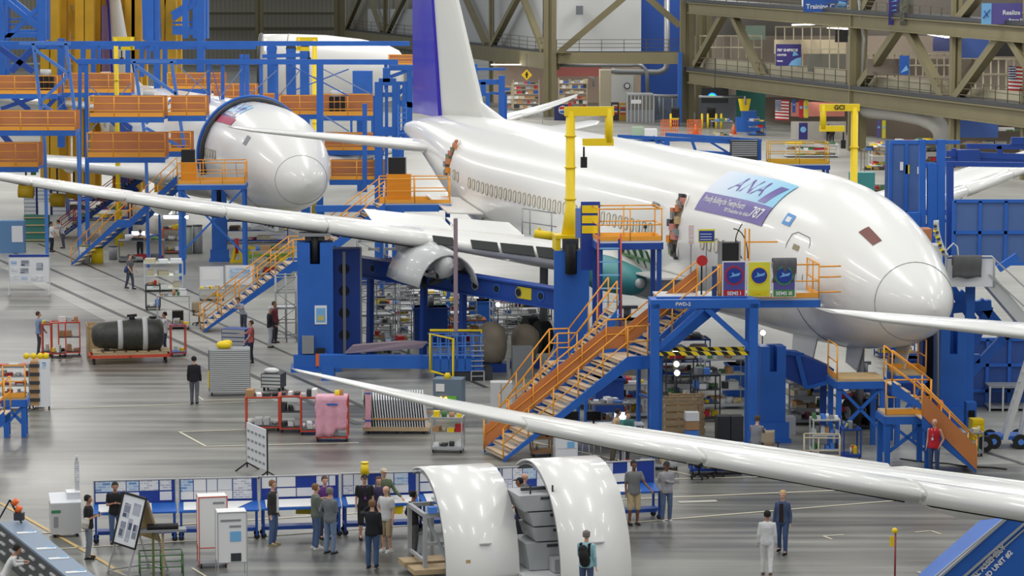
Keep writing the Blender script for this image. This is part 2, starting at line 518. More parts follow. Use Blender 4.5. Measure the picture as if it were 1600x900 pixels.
# ------------------------------------------------------------------ the hall
RA = R(20)
def floor_mat(name, base, streak, rough=0.3):
    m = bpy.data.materials.new(name); m.use_nodes = True
    nt = m.node_tree; b = nt.nodes['Principled BSDF']
    tc = nt.nodes.new('ShaderNodeTexCoord')
    mp = nt.nodes.new('ShaderNodeMapping'); mp.inputs['Scale'].default_value = (0.09, 1.3, 1); mp.inputs['Rotation'].default_value = (0, 0, R(-8))
    n = nt.nodes.new('ShaderNodeTexNoise'); n.inputs['Scale'].default_value = 1.0; n.inputs['Detail'].default_value = 5; n.inputs['Roughness'].default_value = 0.5
    n2 = nt.nodes.new('ShaderNodeTexNoise'); n2.inputs['Scale'].default_value = 0.12; n2.inputs['Detail'].default_value = 3
    mx = nt.nodes.new('ShaderNodeMath'); mx.operation = 'ADD'
    nt.links.new(tc.outputs['Object'], mp.inputs['Vector']); nt.links.new(mp.outputs['Vector'], n.inputs['Vector'])
    nt.links.new(tc.outputs['Object'], n2.inputs['Vector'])
    nt.links.new(n.outputs['Fac'], mx.inputs[0]); nt.links.new(n2.outputs['Fac'], mx.inputs[1])
    r = nt.nodes.new('ShaderNodeValToRGB')
    r.color_ramp.elements[0].position = 0.78; r.color_ramp.elements[1].position = 1.22
    r.color_ramp.elements[0].color = (*srgb(*base), 1); r.color_ramp.elements[1].color = (*srgb(*streak), 1)
    dv = nt.nodes.new('ShaderNodeMath'); dv.operation = 'MULTIPLY'; dv.inputs[1].default_value = 1.0
    nt.links.new(mx.outputs[0], dv.inputs[0]); nt.links.new(dv.outputs[0], r.inputs['Fac'])
    nt.links.new(r.outputs['Color'], b.inputs['Base Color'])
    rr = nt.nodes.new('ShaderNodeMapRange'); rr.inputs['From Min'].default_value = 0.3; rr.inputs['From Max'].default_value = 0.7
    rr.inputs['To Min'].default_value = rough; rr.inputs['To Max'].default_value = rough + 0.1
    nt.links.new(n.outputs['Fac'], rr.inputs['Value']); nt.links.new(rr.outputs['Result'], b.inputs['Roughness'])
    b.inputs['Specular IOR Level'].default_value = 0.6
    r.color_ramp.elements[0].position = 0.42; r.color_ramp.elements[1].position = 0.60
    hv = nt.nodes.new('ShaderNodeMath'); hv.operation = 'MULTIPLY'; hv.inputs[1].default_value = 0.5
    nt.links.new(dv.outputs[0], hv.inputs[0]); nt.links.new(hv.outputs[0], r.inputs['Fac'])
    return m
FLOOR = floor_mat('polished_grey_concrete', (80, 80, 76), (138, 137, 129))
FLOORL = floor_mat('pale_sealed_concrete', (138, 138, 133), (166, 165, 158), 0.36)
b = MB(); b.bx(-110, 150, 15, 640, -.4, 0); struct(b.build('floor', FLOOR))
def flat(name, pts, m, z, t=0.004):
    q = MB(); q.prism([Vector((G(x, y).x, G(x, y).y, z)) for x, y in pts], (0, 0, -t)); return struct(q.build(name, m))
flat('floor.001', [(-200, 310), (0, 417), (168, 503), (430, 627), (700, 640), (1000, 700), (1440, 730), (1800, 716), (1800, 330), (1400, 215), (300, 160)], FLOORL, .006)
# painted lines and tracks, each a strip between two pixels on the floor
LINEW = pm('cream_floor_line', (214, 206, 184), rough=.6)
LINEK = pm('dark_floor_track', (66, 66, 66), rough=.5)
LINEY = pm('ochre_floor_line', (196, 168, 110), rough=.6)
def strip(name, p, q, wd, m, z=.012):
    a, c = G(*p), G(*q); b = MB(); b.beam((a.x, a.y, z), (c.x, c.y, z), wd, .006); return struct(b.build(name, m))
k = 0
for p, q, wd, m in [((-120, 352), (560, 663), .26, LINEK), ((-120, 333), (640, 668), .22, LINEK), ((60, 381), (480, 566), .16, LINEK), ((240, 430), (560, 572), .16, LINEK),
                    ((1530, 704), (1640, 738), .22, LINEK), ((1400, 640), (1520, 680), .2, LINEK), ((620, 545), (760, 606), .2, LINEK),
                    ((985, 817), (1490, 775), .09, LINEW), ((940, 782), (1420, 762), .09, LINEW), ((60, 834), (640, 797), .09, LINEW), ((0, 786), (165, 880), .12, LINEY),
                    ((165, 880), (200, 905), .12, LINEY), ((90, 858), (420, 838), .07, LINEW), ((420, 838), (760, 812), .07, LINEW), ((60, 640), (400, 628), .06, LINEW),
                    ((280, 675), (322, 698), .08, LINEW), ((322, 698), (560, 692), .08, LINEW), ((280, 675), (380, 672), .08, LINEW), ((1000, 750), (1245, 744), .08, LINEW), ((1245, 744), (1215, 733), .08, LINEW),
                    ((1286, 838), (1300, 843), .07, LINEW), ((1286, 838), (1318, 836), .07, LINEW), ((1430, 832), (1455, 830), .07, LINEW), ((1455, 830), (1470, 835), .07, LINEW),
                    ((310, 620), (318, 626), .07, LINEW), ((318, 626), (390, 624), .07, LINEW), ((80, 562), (300, 560), .05, LINEW), ((300, 888), (345, 915), .06, LINEW), ((1434, 894), (1450, 899), .07, LINEW), ((1060, 785), (1120, 783), .3, pm('worn_white_paint', (178, 176, 168), rough=.6)),
                    ((780, 680), (1090, 745), .08, LINEW)]:
    k += 1
    strip('trim_%d' % k, p, q, wd, m)

def Yr(px): return F / (13.3 + (px - 1075) * 6.0 / 525)      # distance of the right hand truss wall
def Yl(px): return F / max(5.0, 12.7 - (870 - px) * .01545)   # distance of the left hand truss wall
def Yw(px): return Yr(px) if px > 1062 else (330.0 if px > 868 else Yl(px))
def wbeam(b, x0, y0, x1, y1, thick=.6, dy=0.0, h=None):
    # beam on the truss wall whose upper edge runs between two pixels
    p, q = D(x0, y0, Yw(x0) + dy), D(x1, y1, Yw(x1) + dy)
    h = thick if h is None else h
    p.z -= h / 2; q.z -= h / 2
    b.beam(p, q, thick, h); return b
def ibeam_col(b, x0, x1, Y, ztop=24, z0=0):
    xa = D(x0, 300, Y).x; xb = D(x1, 300, Y).x; wd = xb - xa; cx = (xa + xb) / 2
    b.bx(xa, xa + wd * .38, Y - .5, Y + .5, z0, ztop); b.bx(xb - wd * .38, xb, Y - .5, Y + .5, z0, ztop)
    b.bx(cx - wd * .14, cx + wd * .14, Y - .25, Y + .25, z0, ztop)
# columns
n = 0
for x0, x1, Y in [(1061, 1083, 316), (1086, 1110, 322), (1324, 1351, Yr(1337)), (1482, 1497, Yr(1490)), (1594, 1612, Yr(1600)), (849, 869, 331), (600, 607, Yl(600)), (524, 541, Yl(540)), (402, 414, 560), (764, 771, Yl(768))]:
    b = MB(); ibeam_col(b, x0, x1, Y); n += 1; struct(b.build('trim_%d' % (100 + n), OLIVE))
b = MB(); b.bx(D(1060, 0, 315).x, D(1066, 0, 315).x, 314.2, 315.4, 0, 8.2)
tag(b.build('downpipe', BLUE), 'blue painted pipe guard on the olive column by the barriers', 'pipe')
# beams
for k, (x0, y0, x1, y1, x2, y2, hh) in enumerate([(1082, 111, 1325, 137, 1660, 178, 1.35), (1082, 4, 1325, 21, 1660, 46, 1.2)]):
    b = MB(); wbeam(b, x0, y0, x2, y2, .9, 0, hh)
    p, q = D(x0, y0, Yw(x0)), D(x2, y2, Yw(x2)); b.beam(p + Vector((0, 0, .0)), q, 1.5, .12)
    b.beam(p - Vector((0, 0, hh)), q - Vector((0, 0, hh)), 1.3, .12)
    struct(b.build('trim_%d' % (120 + k), OLIVE))
    b = MB(); b.beam(D(x0, y0 - 4, Yw(x0) + 1), D(x2, y2 - 6, Yw(x2) + 1), 2.0, .35)
    struct(b.build('trim_%d' % (122 + k), DARK))
b = MB(); wbeam(b, 868, 82, 1064, 82, .9, 0, 1.35); b.beam(D(868, 82, 330), D(1064, 82, 330), 1.5, .12); struct(b.build('trim_124', OLIVE))
b = MB(); wbeam(b, 868, 80, 1064, 80, .9, 1.2, .3); struct(b.build('trim_125', DARK))
b = MB(); wbeam(b, 530, 46, 868, 84, 1.0, 0, 2.0); struct(b.build('trim_126', OLIVE))
b = MB(); wbeam(b, 530, 43, 868, 81, 1.0, 1.5, .4); struct(b.build('trim_127', DARK))
# diagonals
diag = [(1345, 134, 1407, 42), (1417, 42, 1477, 154), (1494, 154, 1567, 54), (1578, 55, 1640, 156), (1087, 102, 1132, 20), (1145, 22, 1192, 122),
        (1348, 22, 1368, -20), (1498, 32, 1540, -20), (540, 48, 565, -10), (572, -20, 597, 50), (606, 50, 640, -20), (716, -30, 760, 70), (770, 70, 812, -10), (815, -10, 850, 80), (874, 82, 985, -12), (1000, -14, 1062, 40)]
for k, (x0, y0, x1, y1) in enumerate(diag):
    b = MB(); b.beam(D(x0, y0, Yw(x0)), D(x1, y1, Yw(x1)), .75, .75); struct(b.build('trim_%d' % (130 + k), OLIVE))
# walkway railings
def wrail(x0, y0, x1, y1, h, step, label):
    t = thing('walkway_railing', label, 'railing', D(x0, y0, Yw(x0)))
    o = t.location.copy(); b = MB()
    P = lambda x: D(x, y0 + (y1 - y0) * (x - x0) / (x1 - x0), Yw(x) - .9) - o
    for f in (1.0, .66, .33): b.beam(P(x0) + Vector((0, 0, h * f)), P(x1) + Vector((0, 0, h * f)), .07)
    b.build('rail', OLIVED, t); x = x0
    while x <= x1:
        b = MB(); b.beam(P(x), P(x) + Vector((0, 0, h)), .08); x += step; b.build('post', OLIVED, t)
wrail(1084, 112, 1322, 138, 1.7, 17, 'dark walkway railing on lower beam left of the twin column')
wrail(1352, 140, 1481, 155, 1.7, 17, 'dark walkway railing on lower beam between two columns, right of yellow crane')
wrail(1498, 157, 1640, 175, 1.6, 19, 'dark walkway railing on lower beam at the right edge')
wrail(1084, 4, 1322, 20, 1.2, 17, 'dark railing on upper beam beside the training banner')
wrail(1352, 22, 1481, 34, 1.2, 17, 'dark railing on upper beam between the hanging banners')
wrail(870, 80, 1060, 80, 1.4, 35, 'dark railing on beam before the blue wall')
wrail(772, 70, 848, 80, 1.6, 13, 'dark railing on beam just right of the tall tail fin')
wrail(541, 46, 648, 60, 2.0, 13, 'dark railing on far beam left of the tall tail fin')

# far walls
def corrug(name, rgb, per=2.0):
    if name in MATS: return MATS[name]
    m = bpy.data.materials.new(name); m.use_nodes = True; nt = m.node_tree; b = nt.nodes['Principled BSDF']
    b.inputs['Roughness'].default_value = .6
    tc = nt.nodes.new('ShaderNodeTexCoord'); wv = nt.nodes.new('ShaderNodeTexWave'); wv.inputs['Scale'].default_value = per
    nt.links.new(tc.outputs['Object'], wv.inputs['Vector'])
    r = nt.nodes.new('ShaderNodeValToRGB'); c = srgb(*rgb)
    r.color_ramp.elements[0].color = (*[v * .8 for v in c], 1); r.color_ramp.elements[1].color = (*c, 1)
    nt.links.new(wv.outputs['Fac'], r.inputs['Fac']); nt.links.new(r.outputs['Color'], b.inputs['Base Color'])
    MATS[name] = m; return m
CORR = corrug('corrugated_grey_cladding', (150, 146, 132), .35)
PANELW = pm('white_door_panel_paint', (192, 194, 194), rough=.5)
BWALL = pm('blue_wall_paint', (30, 72, 150), rough=.6, noise=.05)
def wallquad(name, x0, x1, yt, yb, Y0, Y1, m, thick=.4):
    a, c = D(x0, yb, Y0), D(x1, yb, Y1); a2, c2 = D(x0, yt, Y0), D(x1, yt, Y1)
    q = MB(); q.prism([a, c, Vector((c.x, c.y, c2.z)), Vector((a.x, a.y, a2.z))], (0, thick, 0)); return struct(q.build(name, m))
wallquad('wall_back', -60, 530, -30, 98, 575, 575, CORR)
for k, (y, hh) in enumerate([(21, .5), (45, .7), (-4, .6)]):
    b = MB(); p = D(310, y, 573); q = D(528, y, 573); b.beam(p, q, .5, hh); struct(b.build('trim_%d' % (150 + k), OLIVED))
wallquad('wall_left', 540, 850, -40, 88, Yl(540) + 14, Yl(850) + 10, CORR)
for k, (x0, x1) in enumerate([(575, 650), (655, 764), (772, 848)]):
    wallquad('door_%d' % (1 + k), x0, x1, -40 if k else 14, 76, Yl(x0) + 9, Yl(x1) + 6, PANELW)
wallquad('door_4', 872, 1000, -30, 78, 338, 338, PANELW)
wallquad('door_5', 1001, 1061, -30, 230, 339, 339, BWALL)
b = MB(); b.bx(D(900, 0, 337).x, D(911, 0, 337).x, 336.6, 337.3, D(0, 23, 337).z, D(0, 9, 337).z)
tag(b.build('wall_vent', pm('vent_grey', (110, 114, 120))), 'small grey louvre vent in the white door panel', 'vent')
# lit store behind the middle opening
wallquad('wall_store', 772, 1066, 96, 200, 372, 372, pm('store_wall_paint', (176, 156, 138), rough=.8))
b = MB()
for x in (790, 868, 905): b.beam(D(x - 20, 101, 345), D(x + 60, 101, 360), .5, .12)
tag(b.build('strip_light', mat('lamp_tube', (1, .93, .85), emit=5)), 'lit fluorescent strip lights under the beam behind the tail fin', 'light')
b = MB(); b.bx(D(868, 0, 365).x, D(940, 0, 365).x, 364, 366, D(0, 119, 365).z, D(0, 100, 365).z)
tag(b.build('red_header_panel', pm('dusty_red_panel', (166, 92, 84))), 'dusty red header panel above the store shelves', 'panel')

def shelf_rack(px, py, wpx, hpx, Y, label, rows=5, cols=('card', 'white', 'tan'), group=None):
    t = thing('storage_rack', label, 'shelves', G(px, py) * 0 + D(px, py, Y)); t.location.z = 0
    m_ = mpp(Y); W = wpx * m_; H = D(px, py - hpx, Y).z
    b = MB()
    for x in (-W / 2, W / 2): b.beam((x, 0, 0), (x, 0, H), .1); b.beam((x, 1, 0), (x, 1, H), .1)
    b.build('upright', CREAM, t)
    rnd = random.Random(int(px)); cs = [CARD, PAPER, CREAM, DARK, GREY, RED, BLUE, WHITE2]
    s_ = MB()
    g = MB()
    for r in range(rows):
        z = H * (r + .15) / rows
        s_.bx(-W / 2, W / 2, 0, 1, z - .04, z)
        x = -W / 2 + .1
        while x < W / 2 - .4:
            ww = rnd.uniform(.3, .8); hh = rnd.uniform(.3, .75) * H / rows
            g.mi(rnd.choice([0, 0, 1, 1, 2, 2, 3, 4, 5, 6, 7])); g.bx(x, x + ww * .9, .1, .9, z, z + hh); x += ww
    s_.build('shelf', CREAM, t); o = g.build('stored_goods', cs, t); o['kind'] = 'stuff'
    return t
shelf_rack(822, 200, 40, 75, 352, 'cream storage rack of mixed goods beneath the yellow diamond sign', 6)
shelf_rack(895, 195, 44, 72, 350, 'cream storage rack of mixed goods left of the pale booth', 6)
shelf_rack(790, 200, 20, 70, 356, 'narrow storage rack right beside the tail fin', 6)
# yellow diamond sign
c = D(823, 117, 330.2); r_ = 8.5 * mpp(333)
b = MB(); b.prism([c + Vector((0, 0, r_)), c + Vector((r_, 0, 0)), c - Vector((0, 0, r_)), c - Vector((r_, 0, 0))], (0, .1, 0))
b.mi(1); b.bx(c.x - .1, c.x + .1, c.y - .03, c.y, c.z - .35, c.z + .15); b.bx(c.x - .22, c.x + .22, c.y - .03, c.y, c.z + .0, c.z + .12); b.ball(c + Vector((0, -.03, .28)), .11, 8)
b.mi(2); b.beam(c + Vector((0, .1, r_)), c + Vector((0, .1, 2.6)), .05)
tag(b.build('diamond_sign', [pm('sign_yellow', (242, 196, 20)), BLACK, DARK]), 'yellow diamond sign with black pedestrian symbol hanging by the column', 'sign')
# pale booth with double panels, enclosure, machines
def cabin(px0, px1, pyb, pyt, Y, dep, m, name, label, cat):
    a = D(px0, pyb, Y); c = D(px1, pyb, Y); h = D(px0, pyt, Y).z
    t = thing(name, label, cat, ((a.x + c.x) / 2, Y, 0)); W = c.x - a.x
    b = MB(); b.bx(-W / 2, W / 2, 0, dep, 0, h); b.build('body', m, t)
    return t, W, h
t, W, h = cabin(938, 994, 200, 110, 346, 6, CREAM, 'wall_booth', 'tall pale cream booth with large door beneath the pipes', 'booth')
b = MB(); b.bx(-W * .2, W * .42, -.08, 0, .2, h * .88); o = b.build('door', WHITE2, t); o['label'] = 'white door of the booth'
b = MB(); b.tube((W * .24, -.1, h * .62), (W * .24, -.2, h * .62), .42, 12); b.mi(1); b.tube((W * .24, -.2, h * .62), (W * .24, -.22, h * .62), .3, 12); b.build('round_sign', [DARK, PAPER], t)
t, W, h = cabin(980, 1021, 200, 147, 316, 5, GREY, 'glazed_office', 'low grey office booth with glass band right of vending machines', 'booth')
b = MB(); b.bx(-W / 2 + .05, W / 2 - .05, -.06, 0, h * .45, h * .93); b.build('window_band', pm('office_glass', (112, 110, 104), rough=.2), t)
b = MB()
for i in range(8): b.bx(-W / 2 + i * W / 7 - .05, -W / 2 + i * W / 7 + .05, -.12, -.06, .0, h)
b.bx(-W / 2, W / 2, -.12, -.06, h - .1, h + .05); b.build('mullion', LGREY, t)
b = MB(); b.bx(-.5 - W * .2, .7 - W * .2, -.16, -.12, h * .66, h * .8); b.build('name_plate', PAPER, t)
t, W, h = cabin(1022, 1062, 203, 150, 322, 5, pm('blue_grey_panel', (110, 124, 150)), 'partition_booth', 'blue grey partition with grey posts before the blue wall', 'partition')
b = MB()
for i in (0, .35, .7, 1): b.bx(-W / 2 + i * W - .06, -W / 2 + i * W + .06, -.12, 0, 0, h + .1)
b.build('post', LGREY, t)
PEPB = pm('drink_machine_blue', (26, 40, 92))
for (x0, x1, yb, yt, m, lab, c2) in [(866, 890, 196, 163, PEPB, 'dark blue drinks vending machine with round red, white and blue emblem', RED), (955, 967, 197, 160, pm('snack_dark', (44, 36, 44)), 'dark snack machine left of the yellow one', GREY), (967, 980, 196, 161, pm('snack_yellow', (170, 132, 40)), 'yellow fronted vending machine against the glazed office', RED)]:
    t, W, h = cabin(x0, x1, yb, yt, 320, .9, m, 'vending_machine', lab, 'vending machine')
    b = MB()
    if x0 == 866:
        b.tube((W * .05, 0, h * .65), (W * .05, -.04, h * .65), .5, 16); b.mi(1)
        b.prism([(W * .05 - .48, -.05, h * .65 + .03), (W * .05 + .48, -.05, h * .65 + .16), (W * .05 + .3, -.05, h * .65 + .4), (W * .05 - .3, -.05, h * .65 + .38)], (0, .02, 0))
        b.mi(2); b.prism([(W * .05 - .45, -.05, h * .65 - .12), (W * .05 + .48, -.05, h * .65 + .0), (W * .05 + .3, -.05, h * .65 - .36), (W * .05 - .2, -.05, h * .65 - .42)], (0, .02, 0))
        b.build('emblem', [PAPER, RED, BLUE], t)
    else:
        for i in range(5):
            b.mi(i % 3); b.bx(-W * .35, W * .3, -.04, 0, h * (.35 + i * .11), h * (.43 + i * .11))
        b.build('display', [RED, CREAM, NAVY], t)
t, W, h = cabin(888, 893, 196, 160, 318, .5, RED, 'red_cabinet', 'thin red cabinet against the drinks vending machine', 'cabinet')
# pipes on the blue wall
PIPE = pm('galvanised_pipe', (158, 160, 162), rough=.4, metal=.3)
def ppipe(pts, Y, r, label, name='pipe', m=PIPE):
    b = MB(); b.path([D(x, y, Y) for x, y in pts], r, 10); tag(b.build(name, m), label, 'pipe')
ppipe([(1042, -10), (1042, 98), (1041, 105), (1037, 110), (1028, 113), (965, 112), (955, 110)], 334, .36, 'thick silver duct running down the blue wall and turning left')
ppipe([(872, 102), (985, 102), (995, 101), (1003, 103), (1009, 109), (1011, 118), (1012, 146)], 333, .24, 'thin grey pipe bending down to the glazed office')
ppipe([(980, 148), (1062, 151)], 318, .2, 'horizontal pale pipe over the grey office booth')
ppipe([(1030, 150), (1030, 180)], 318, .18, 'short upright pale pipe beside the grey office booth')
ppipe([(920, 120), (927, 122), (927, 135)], 345, .12, 'small bent pipe above the storage rack')

# right hand bay: rooms behind the trusses
wallquad('wall_right', 1082, 1640, 56, 152, Yr(1082) + 22, Yr(1640) + 22, pm('mezzanine_wall', (138, 126, 112), rough=.8))
wallquad('wall_right_lower', 1082, 1720, 128, 262, Yr(1082) + 30, Yr(1720) + 30, pm('rear_store_wall', (128, 116, 104), rough=.8))
wallquad('wall_right_upper', 1082, 1640, -40, 60, Yr(1082) + 24, Yr(1640) + 24, pm('upper_rear_wall', (92, 86, 80), rough=.8))
wallquad('baseboard_mezzanine', 1085, 1660, 89, 141, Yr(1085) + 4, Yr(1660) + 4, pm('cream_parapet', (178, 172, 148), rough=.7), .3).data
# trim the parapet: it follows the beam so it is built as short steps
bpy.data.objects.remove(bpy.data.objects['baseboard_mezzanine'])
for k, (x0, x1, o_) in enumerate([(1086, 1322, 0), (1353, 1481, 0), (1499, 1650, 0)]):
    f = lambda x: 111 + (x - 1082) * (178 - 111) / (1660 - 1082)
    a, c = D(x0, f(x0), Yw(x0) + 3), D(x1, f(x1), Yw(x1) + 3)
    a2, c2 = D(x0, f(x0) - 23, Yw(x0) + 3), D(x1, f(x1) - 30, Yw(x1) + 3)
    q = MB(); q.prism([a, c, c2, a2], (0, .3, 0)); struct(q.build('trim_%d' % (160 + k), pm('cream_parapet', (178, 172, 148), rough=.7)))
TUBE = mat('lamp_tube', (1, .93, .85), emit=5)
rnd = random.Random(3)
for k, (x0, y0, x1, y1) in enumerate([(1240, 39, 1292, 37), (1295, 43, 1322, 45), (1350, 41, 1395, 44), (1410, 45, 1482, 53), (1435, 50, 1480, 58), (1515, 54, 1560, 60), (1565, 58, 1600, 62), (1250, 152, 1322, 156)]):
    b = MB(); b.beam(D(x0, y0, Yw(x0) + 8), D(x1, y1, Yw(x1) + 8), .4, .12)
    tag(b.build('strip_light', TUBE), ['lit fluorescent tube behind the upper beam left of the twin column, first', 'lit fluorescent tube touching the twin column on its left', 'lit fluorescent tube just right of the twin column', 'long lit fluorescent tube between the two upper diagonals', 'lower lit fluorescent tube before the right column', 'lit fluorescent tube under the dream banner', 'lit fluorescent tube at the right picture edge', 'lit fluorescent tube under the lower beam left of the crane'][k], 'light', 'fluorescent tubes of the right bay')
# room dividers and wall fields in the right bay
def wallfield(x0, x1, y0, y1, m, dy, name, label, cat):
    Y = Yw((x0 + x1) / 2) + dy; a, c = D(x0, y1, Y), D(x1, y0, Y)
    b = MB(); b.bx(a.x, c.x, Y, Y + .3, a.z, c.z); return tag(b.build(name, m), label, cat)
TEALW = pm('teal_wall_paint', (58, 122, 112), rough=.7)
wallfield(1150, 1196, 140, 202, TEALW, 12, 'partition_panel', 'teal green partition behind the blue podium', 'partition')
wallfield(1092, 1150, 148, 204, pm('grey_partition', (112, 116, 124)), 12, 'partition_panel', 'grey partition wall behind the hanging monitor', 'partition')
wallfield(1090, 1108, 20, 56, BWALL, 14, 'partition_panel', 'narrow blue panel beside the twin column top', 'partition')
wallfield(1165, 1196, 40, 62, pm('sage_panel', (128, 150, 136)), 14, 'partition_panel', 'pale sage panel left of the dark doorway', 'partition')
wallfield(1305, 1325, 45, 66, BLACK, 14, 'partition_panel', 'black opening panel beside the column', 'partition')
wallfield(1458, 1484, 56, 80, pm('dusk_blue', (56, 64, 110)), 12, 'partition_panel', 'dusky blue panel left of the column', 'partition')
wallfield(1500, 1545, 60, 95, pm('mid_blue', (62, 92, 160)), 12, 'partition_panel', 'mid blue panel behind the diagonal brace', 'partition')
wallfield(1546, 1600, 66, 88, BLACK, 12, 'partition_panel', 'dark opening panel at the right edge', 'partition')
wallfield(1210, 1322, 62, 84, pm('cream_office', (196, 184, 156)), 9, 'partition_panel', 'cream office front over the purple banner', 'partition')
wallfield(1354, 1482, 92, 118, pm('brown_grey', (126, 116, 104)), 8, 'partition_panel', 'brown grey partition behind the blue poster', 'partition')
wallfield(1500, 1572, 92, 136, pm('brown_grey', (126, 116, 104)), 8, 'partition_panel', 'brown grey partition left of the large flag', 'partition')
wallfield(1262, 1322, 84, 112, pm('grey_green_cabinet', (118, 118, 108)), 7, 'partition_panel', 'grey cabinets right of the purple banner', 'partition')
wallfield(1236, 1320, 160, 182, pm('salmon_curtain', (206, 130, 118)), 9, 'partition_panel', 'salmon wall strip behind the yellow crane', 'partition')
wallfield(1410, 1482, 174, 182, pm('salmon_curtain', (206, 130, 118)), 9, 'partition_panel', 'salmon wall strip over the big grey duct', 'partition')
wallfield(1236, 1322, 190, 218, pm('pale_store_front', (190, 186, 178)), 5, 'partition_panel', 'pale store front below the crane arm', 'partition')
wallfield(1500, 1560, 188, 215, pm('mid_blue', (62, 92, 160)), 8, 'partition_panel', 'blue panel low behind the right column', 'partition')
# mullions
for k, (x0, x1, y0, y1, dx) in enumerate([(1212, 1322, 42, 112, 14), (1354, 1482, 84, 120, 11), (1500, 1600, 92, 140, 12), (1094, 1190, 56, 92, 12)]):
    t = thing('window_mullions', ['pale mullion row over the purple banner', 'pale mullion row behind the blue poster', 'pale mullion row left of the large flag', 'pale mullion row above the hanging monitor'][k], 'window frame', D(x0, y1, Yw(x0) + 6)); o = t.location.copy(); b = MB(); x = x0
    while x <= x1:
        Y = Yw(x) + 6; b.beam(D(x, y0, Y) - o, D(x, y1, Y) - o, .12); x += dx
    b.beam(D(x0, y0, Yw(x0) + 6) - o, D(x1, y0, Yw(x1) + 6) - o, .15); b.beam(D(x0, (y0 + y1) / 2, Yw(x0) + 6) - o, D(x1, (y0 + y1) / 2, Yw(x1) + 6) - o, .15)
    b.build('mullion', CREAM, t)
# big duct
b = MB(); b.path([D(1338, 171, Yw(1340) + 3), D(1400, 176, Yw(1400) + 3), D(1440, 183, Yw(1440) + 3), D(1462, 192, Yw(1460) + 3), D(1472, 205, Yw(1465) + 3), D(1476, 235, Yw(1465) + 3)], [.75, .75, .8, .85, .85, .85], 12)
tag(b.build('air_duct', pm('duct_grey', (178, 176, 170), rough=.5)), 'large grey duct elbow bending down behind the yellow crane', 'duct')
ppipe([(1342, 0), (1346, 38), (1350, 60), (1348, 118)], Yr(1345) - 1, .13, 'thin pale conduit beside the twin column')
ppipe([(1254, -8), (1255, 28), (1257, 36)], Yr(1255) - 1, .12, 'short pale conduit under the training banner')

def banner(x0, x1, y0, y1, m, name, label, lines=(), border=None, dy=-1.2, tcol=PAPER):
    Y = Yw((x0 + x1) / 2) + dy; a, c = D(x0, y1, Y), D(x1, y0, Y)
    t = thing(name, label, 'flag' if 'flag' in name else 'banner', ((a.x + c.x) / 2, Y, a.z)); W = c.x - a.x; H = c.z - a.z
    b = MB(); b.bx(-W / 2, W / 2, -.03, .03, 0, H); b.build('sheet', m, t)
    for (s, size, fx, fz, al) in lines:
        lettering(s, size * H, (-W / 2 + fx * W, -.05, fz * H), (1, 0, 0), (0, 0, 1), tcol, t, bold=.01, align=al)
    return t, W, H
BPUR = pm('banner_purple', (52, 44, 118)); BBLU = pm('banner_blue', (34, 86, 170)); BPUR2 = pm('banner_lilac', (88, 82, 150))
SKYB = pm('print_sky_blue', (120, 180, 226))
t, W, H = banner(1255, 1325, -10, 19, BBLU, 'training_banner', 'blue banner reading Training Center on upper beam', [('Training Center', .36, .06, .3, 'LEFT')])
b = MB(); b.prism([(W * .2, -.05, H * .1), (W * .48, -.05, H * .0 + .05), (W * .48, -.05, H * .5), (W * .3, -.05, H * .6)], (0, .01, 0)); b.build('print', SKYB, t)
t, W, H = banner(1388, 1406, -12, 39, BPUR, 'hanging_banner', 'narrow dark blue vertical banner with white bird shapes', [])
b = MB()
for i in range(5): b.prism([(-.3, -.05, H * (.15 + .14 * i)), (.1, -.05, H * (.2 + .14 * i)), (.35, -.05, H * (.17 + .14 * i)), (.05, -.05, H * (.16 + .14 * i))], (0, .01, 0))
b.build('print', SKYB, t)
t, W, H = banner(1406, 1428, -12, 40, pm('foliage_print', (96, 96, 84), noise=.6, nscale=2.5), 'hanging_banner', 'grey mottled photo banner beside the dark blue one', [])
t, W, H = banner(1533, 1612, 5, 38, BPUR2, 'dream_banner', 'purple banner reading Realize the dream at upper right', [('Realize the dream', .30, .42, .55, 'LEFT'), ('Future Factory', .18, .55, .2, 'LEFT')])
b = MB(); b.bx(-W / 2, -W * .3, -.05, -.04, 0, H); b.mi(1); b.beam((-W * .47, -.06, H * .3), (-W * .33, -.06, H * .7), .15, .05); b.beam((-W * .45, -.06, H * .65), (-W * .36, -.06, H * .35), .12, .05)
b.build('print', [SKYB, NAVY], t)
t, W, H = banner(1212, 1252, 69, 103, BPUR, 'ship_banner', 'dark purple square banner with white lettering on lower walkway', [('787 SHIPSIDE', .17, .04, .72, 'LEFT'), ('CENTER', .12, .04, .5, 'LEFT'), ('TEAMS', .09, .04, .22, 'LEFT')])
b = MB(); b.prism([(0, -.05, .02), (W * .5, -.05, .02), (W * .5, -.05, H * .4), (W * .3, -.05, H * .35), (W * .1, -.05, H * .2)], (0, .01, 0)); b.prism([(W * .16, -.05, H * .45), (W * .4, -.05, H * .5), (W * .2, -.05, H * .75)], (0, .01, 0)); b.build('print', SKYB, t)
t, W, H = banner(1405, 1421, 87, 117, BBLU, 'walkway_poster', 'small bright blue poster on the lower walkway', [], dy=1)
b = MB(); b.prism([(-W * .4, -.05, H * .1), (W * .4, -.05, H * .25), (W * .2, -.05, H * .5)], (0, .01, 0)); b.build('print', SKYB, t)
